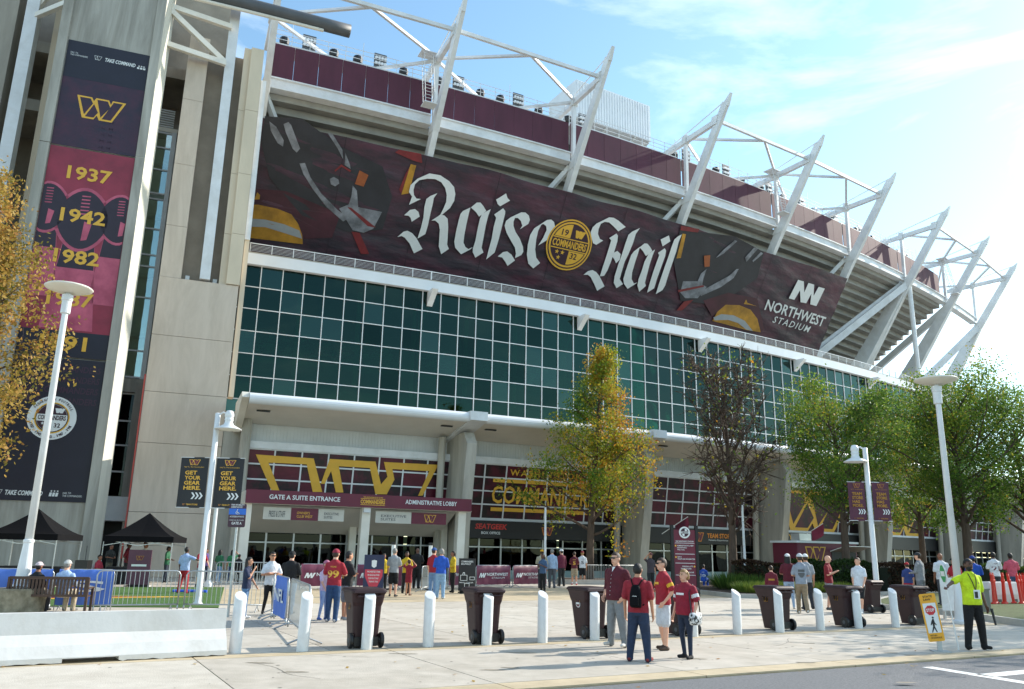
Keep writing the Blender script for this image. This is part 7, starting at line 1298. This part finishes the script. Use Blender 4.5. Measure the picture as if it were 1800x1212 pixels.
# low crowns filling the lower limbs of the bare tree
def hedge(label, pts, w_, h, n, size, mat, tint, seed, name='hedge', z=.16, group='clipped hedges'):
    rs = np.random.default_rng(seed); t = thing(name, label, 'hedge', (*pts[0], z), 0, group); P = np.array(pts) - np.array(pts[0]); seg = np.diff(P, axis=0); L_ = np.linalg.norm(seg, axis=1); cum = np.r_[0, np.cumsum(L_)]
    u = rs.uniform(0, cum[-1], n); i = np.clip(np.searchsorted(cum, u) - 1, 0, len(seg) - 1); base = P[i] + seg[i] * ((u - cum[i]) / L_[i])[:, None]; nr = np.stack([-seg[i][:, 1], seg[i][:, 0]], 1) / L_[i][:, None]
    k = rs.random(n); zz = np.where(k < .35, h * (1 + .07 * np.sin(u * 2.1) + rs.normal(size=n) * .03), h * rs.random(n)); off = np.where(k < .35, rs.uniform(-1, 1, n), np.sign(rs.normal(size=n)) * (1 + rs.normal(size=n) * .07)) * w_ / 2 * (1 - .12 * (zz / h) ** 4)
    C = np.c_[base + nr * off[:, None], zz]; me = leaves(rs, C, size, np.clip(tint + rs.normal(size=n) * .15, 0, 1), 'foliage'); o = obj('foliage', None, mat, t, world=False, me=me); o['kind'] = 'stuff'
    mb = MB()
    for a, b in zip(P, P[1:]): mb.beam((a[0], a[1], h * .46), (b[0], b[1], h * .46), w_ * .86, h * .88)
    obj('twig_core', mb, M('hedge_core', '#23291a', .95, .3, 8), t, world=False)
HEDGE = leaf_mat('hedge_leaf', [(0, '#1c2e14'), (.5, '#33481f'), (1, '#5a6a2c')]); HEDGER = leaf_mat('hedge_red_leaf', [(0, '#2b2018'), (.5, '#4a3426'), (1, '#5f5a2c')])
hedge('tall dark clipped hedge behind the bins and the right group', [(14.6, 43.4), (19.4, 45.2)], 1.2, 1.4, 7000, .07, HEDGE, .4, 1); hedge('reddish brown hedge left of the dark clipped hedge', [(11.6, 43.6), (14.2, 43.4)], 1.0, 1.3, 3500, .07, HEDGER, .4, 2); hedge('low dark hedge behind the man in the grey sweater', [(19.6, 44.6), (25.2, 46.0)], 1.3, 1.3, 7000, .07, HEDGER, .3, 3); hedge('yellow-green hedge behind the red posts', [(24.2, 42.6), (33, 45)], 1.4, 1.35, 8000, .075, HEDGE, .75, 4)
def grass_clump(label, x, y, r, h, n, mat, tint, seed, z=.16):
    rs = np.random.default_rng(seed); t = thing('ornamental_grass', label, 'grass clump', (x, y, z), 0, 'ornamental grasses in the bed'); a = rs.uniform(0, 6.283, n); rr = np.sqrt(rs.random(n)) * r; b = np.stack([rr * np.cos(a), rr * np.sin(a), np.zeros(n)], 1); d = np.stack([np.cos(a) * (.25 + rr / r * .6), np.sin(a) * (.25 + rr / r * .6), np.ones(n)], 1); d /= np.linalg.norm(d, axis=1)[:, None]; l = h * rs.uniform(.6, 1.1, n)[:, None]
    s = np.stack([-np.sin(a), np.cos(a), np.zeros(n)], 1) * .012; C = b + d * l * .5; me = quads_mesh('blades', C, d * l * .5, s * 1.6, np.clip(tint + rs.normal(size=n) * .15, 0, 1)); o = obj('blades', None, mat, t, world=False, me=me); o['kind'] = 'stuff'
GRM = leaf_mat('grass_blade', [(0, '#2f4a22'), (.5, '#5f7a35'), (1, '#a8ac4c')])
for i, (x, y, r, h, ti, l) in enumerate(((11.2, 42.6, .9, .95, .3, 'dark green grass clump left of the bare tree'), (12.3, 42.2, .9, .85, .35, 'dark green grass clump in front of the reddish hedge'), (11.2, 39.3, .7, .6, .65, 'bright grass clump nearest the kerb behind the tenth bollard'), (12.3, 39.9, .7, .6, .8, 'yellow-green grass clump behind the boy in maroon'), (13.6, 40.6, .7, .6, .75, 'yellow-green grass clump right of the boy in maroon'), (15.0, 41.4, .7, .55, .7, 'bright grass clump behind the grey tee man'), (16.4, 42.2, .7, .55, .7, 'bright grass clump behind the bald man in red'))): grass_clump(l, x, y, r, h, 900, GRM, ti, 100 + i)
# mulch chips and fallen leaves
rs = np.random.default_rng(9); n = 160; C = np.c_[rs.uniform(-9, 12, n), rs.uniform(12, 30, n), np.full(n, .012)]; a = rs.uniform(0, 6.28, n); U = np.c_[np.cos(a), np.sin(a), rs.uniform(-.2, .3, n)] * .045; V = np.c_[-np.sin(a), np.cos(a), rs.uniform(-.2, .2, n)] * .03
me = quads_mesh('fallen_leaves', C, U, V, np.clip(.7 + rs.normal(size=n) * .2, 0, 1)); fl = obj('fallen_leaves', None, AUT, None, me=me); fl['kind'] = 'stuff'; fl['label'] = 'scattered dry leaves on the pavement'; fl['category'] = 'leaves'
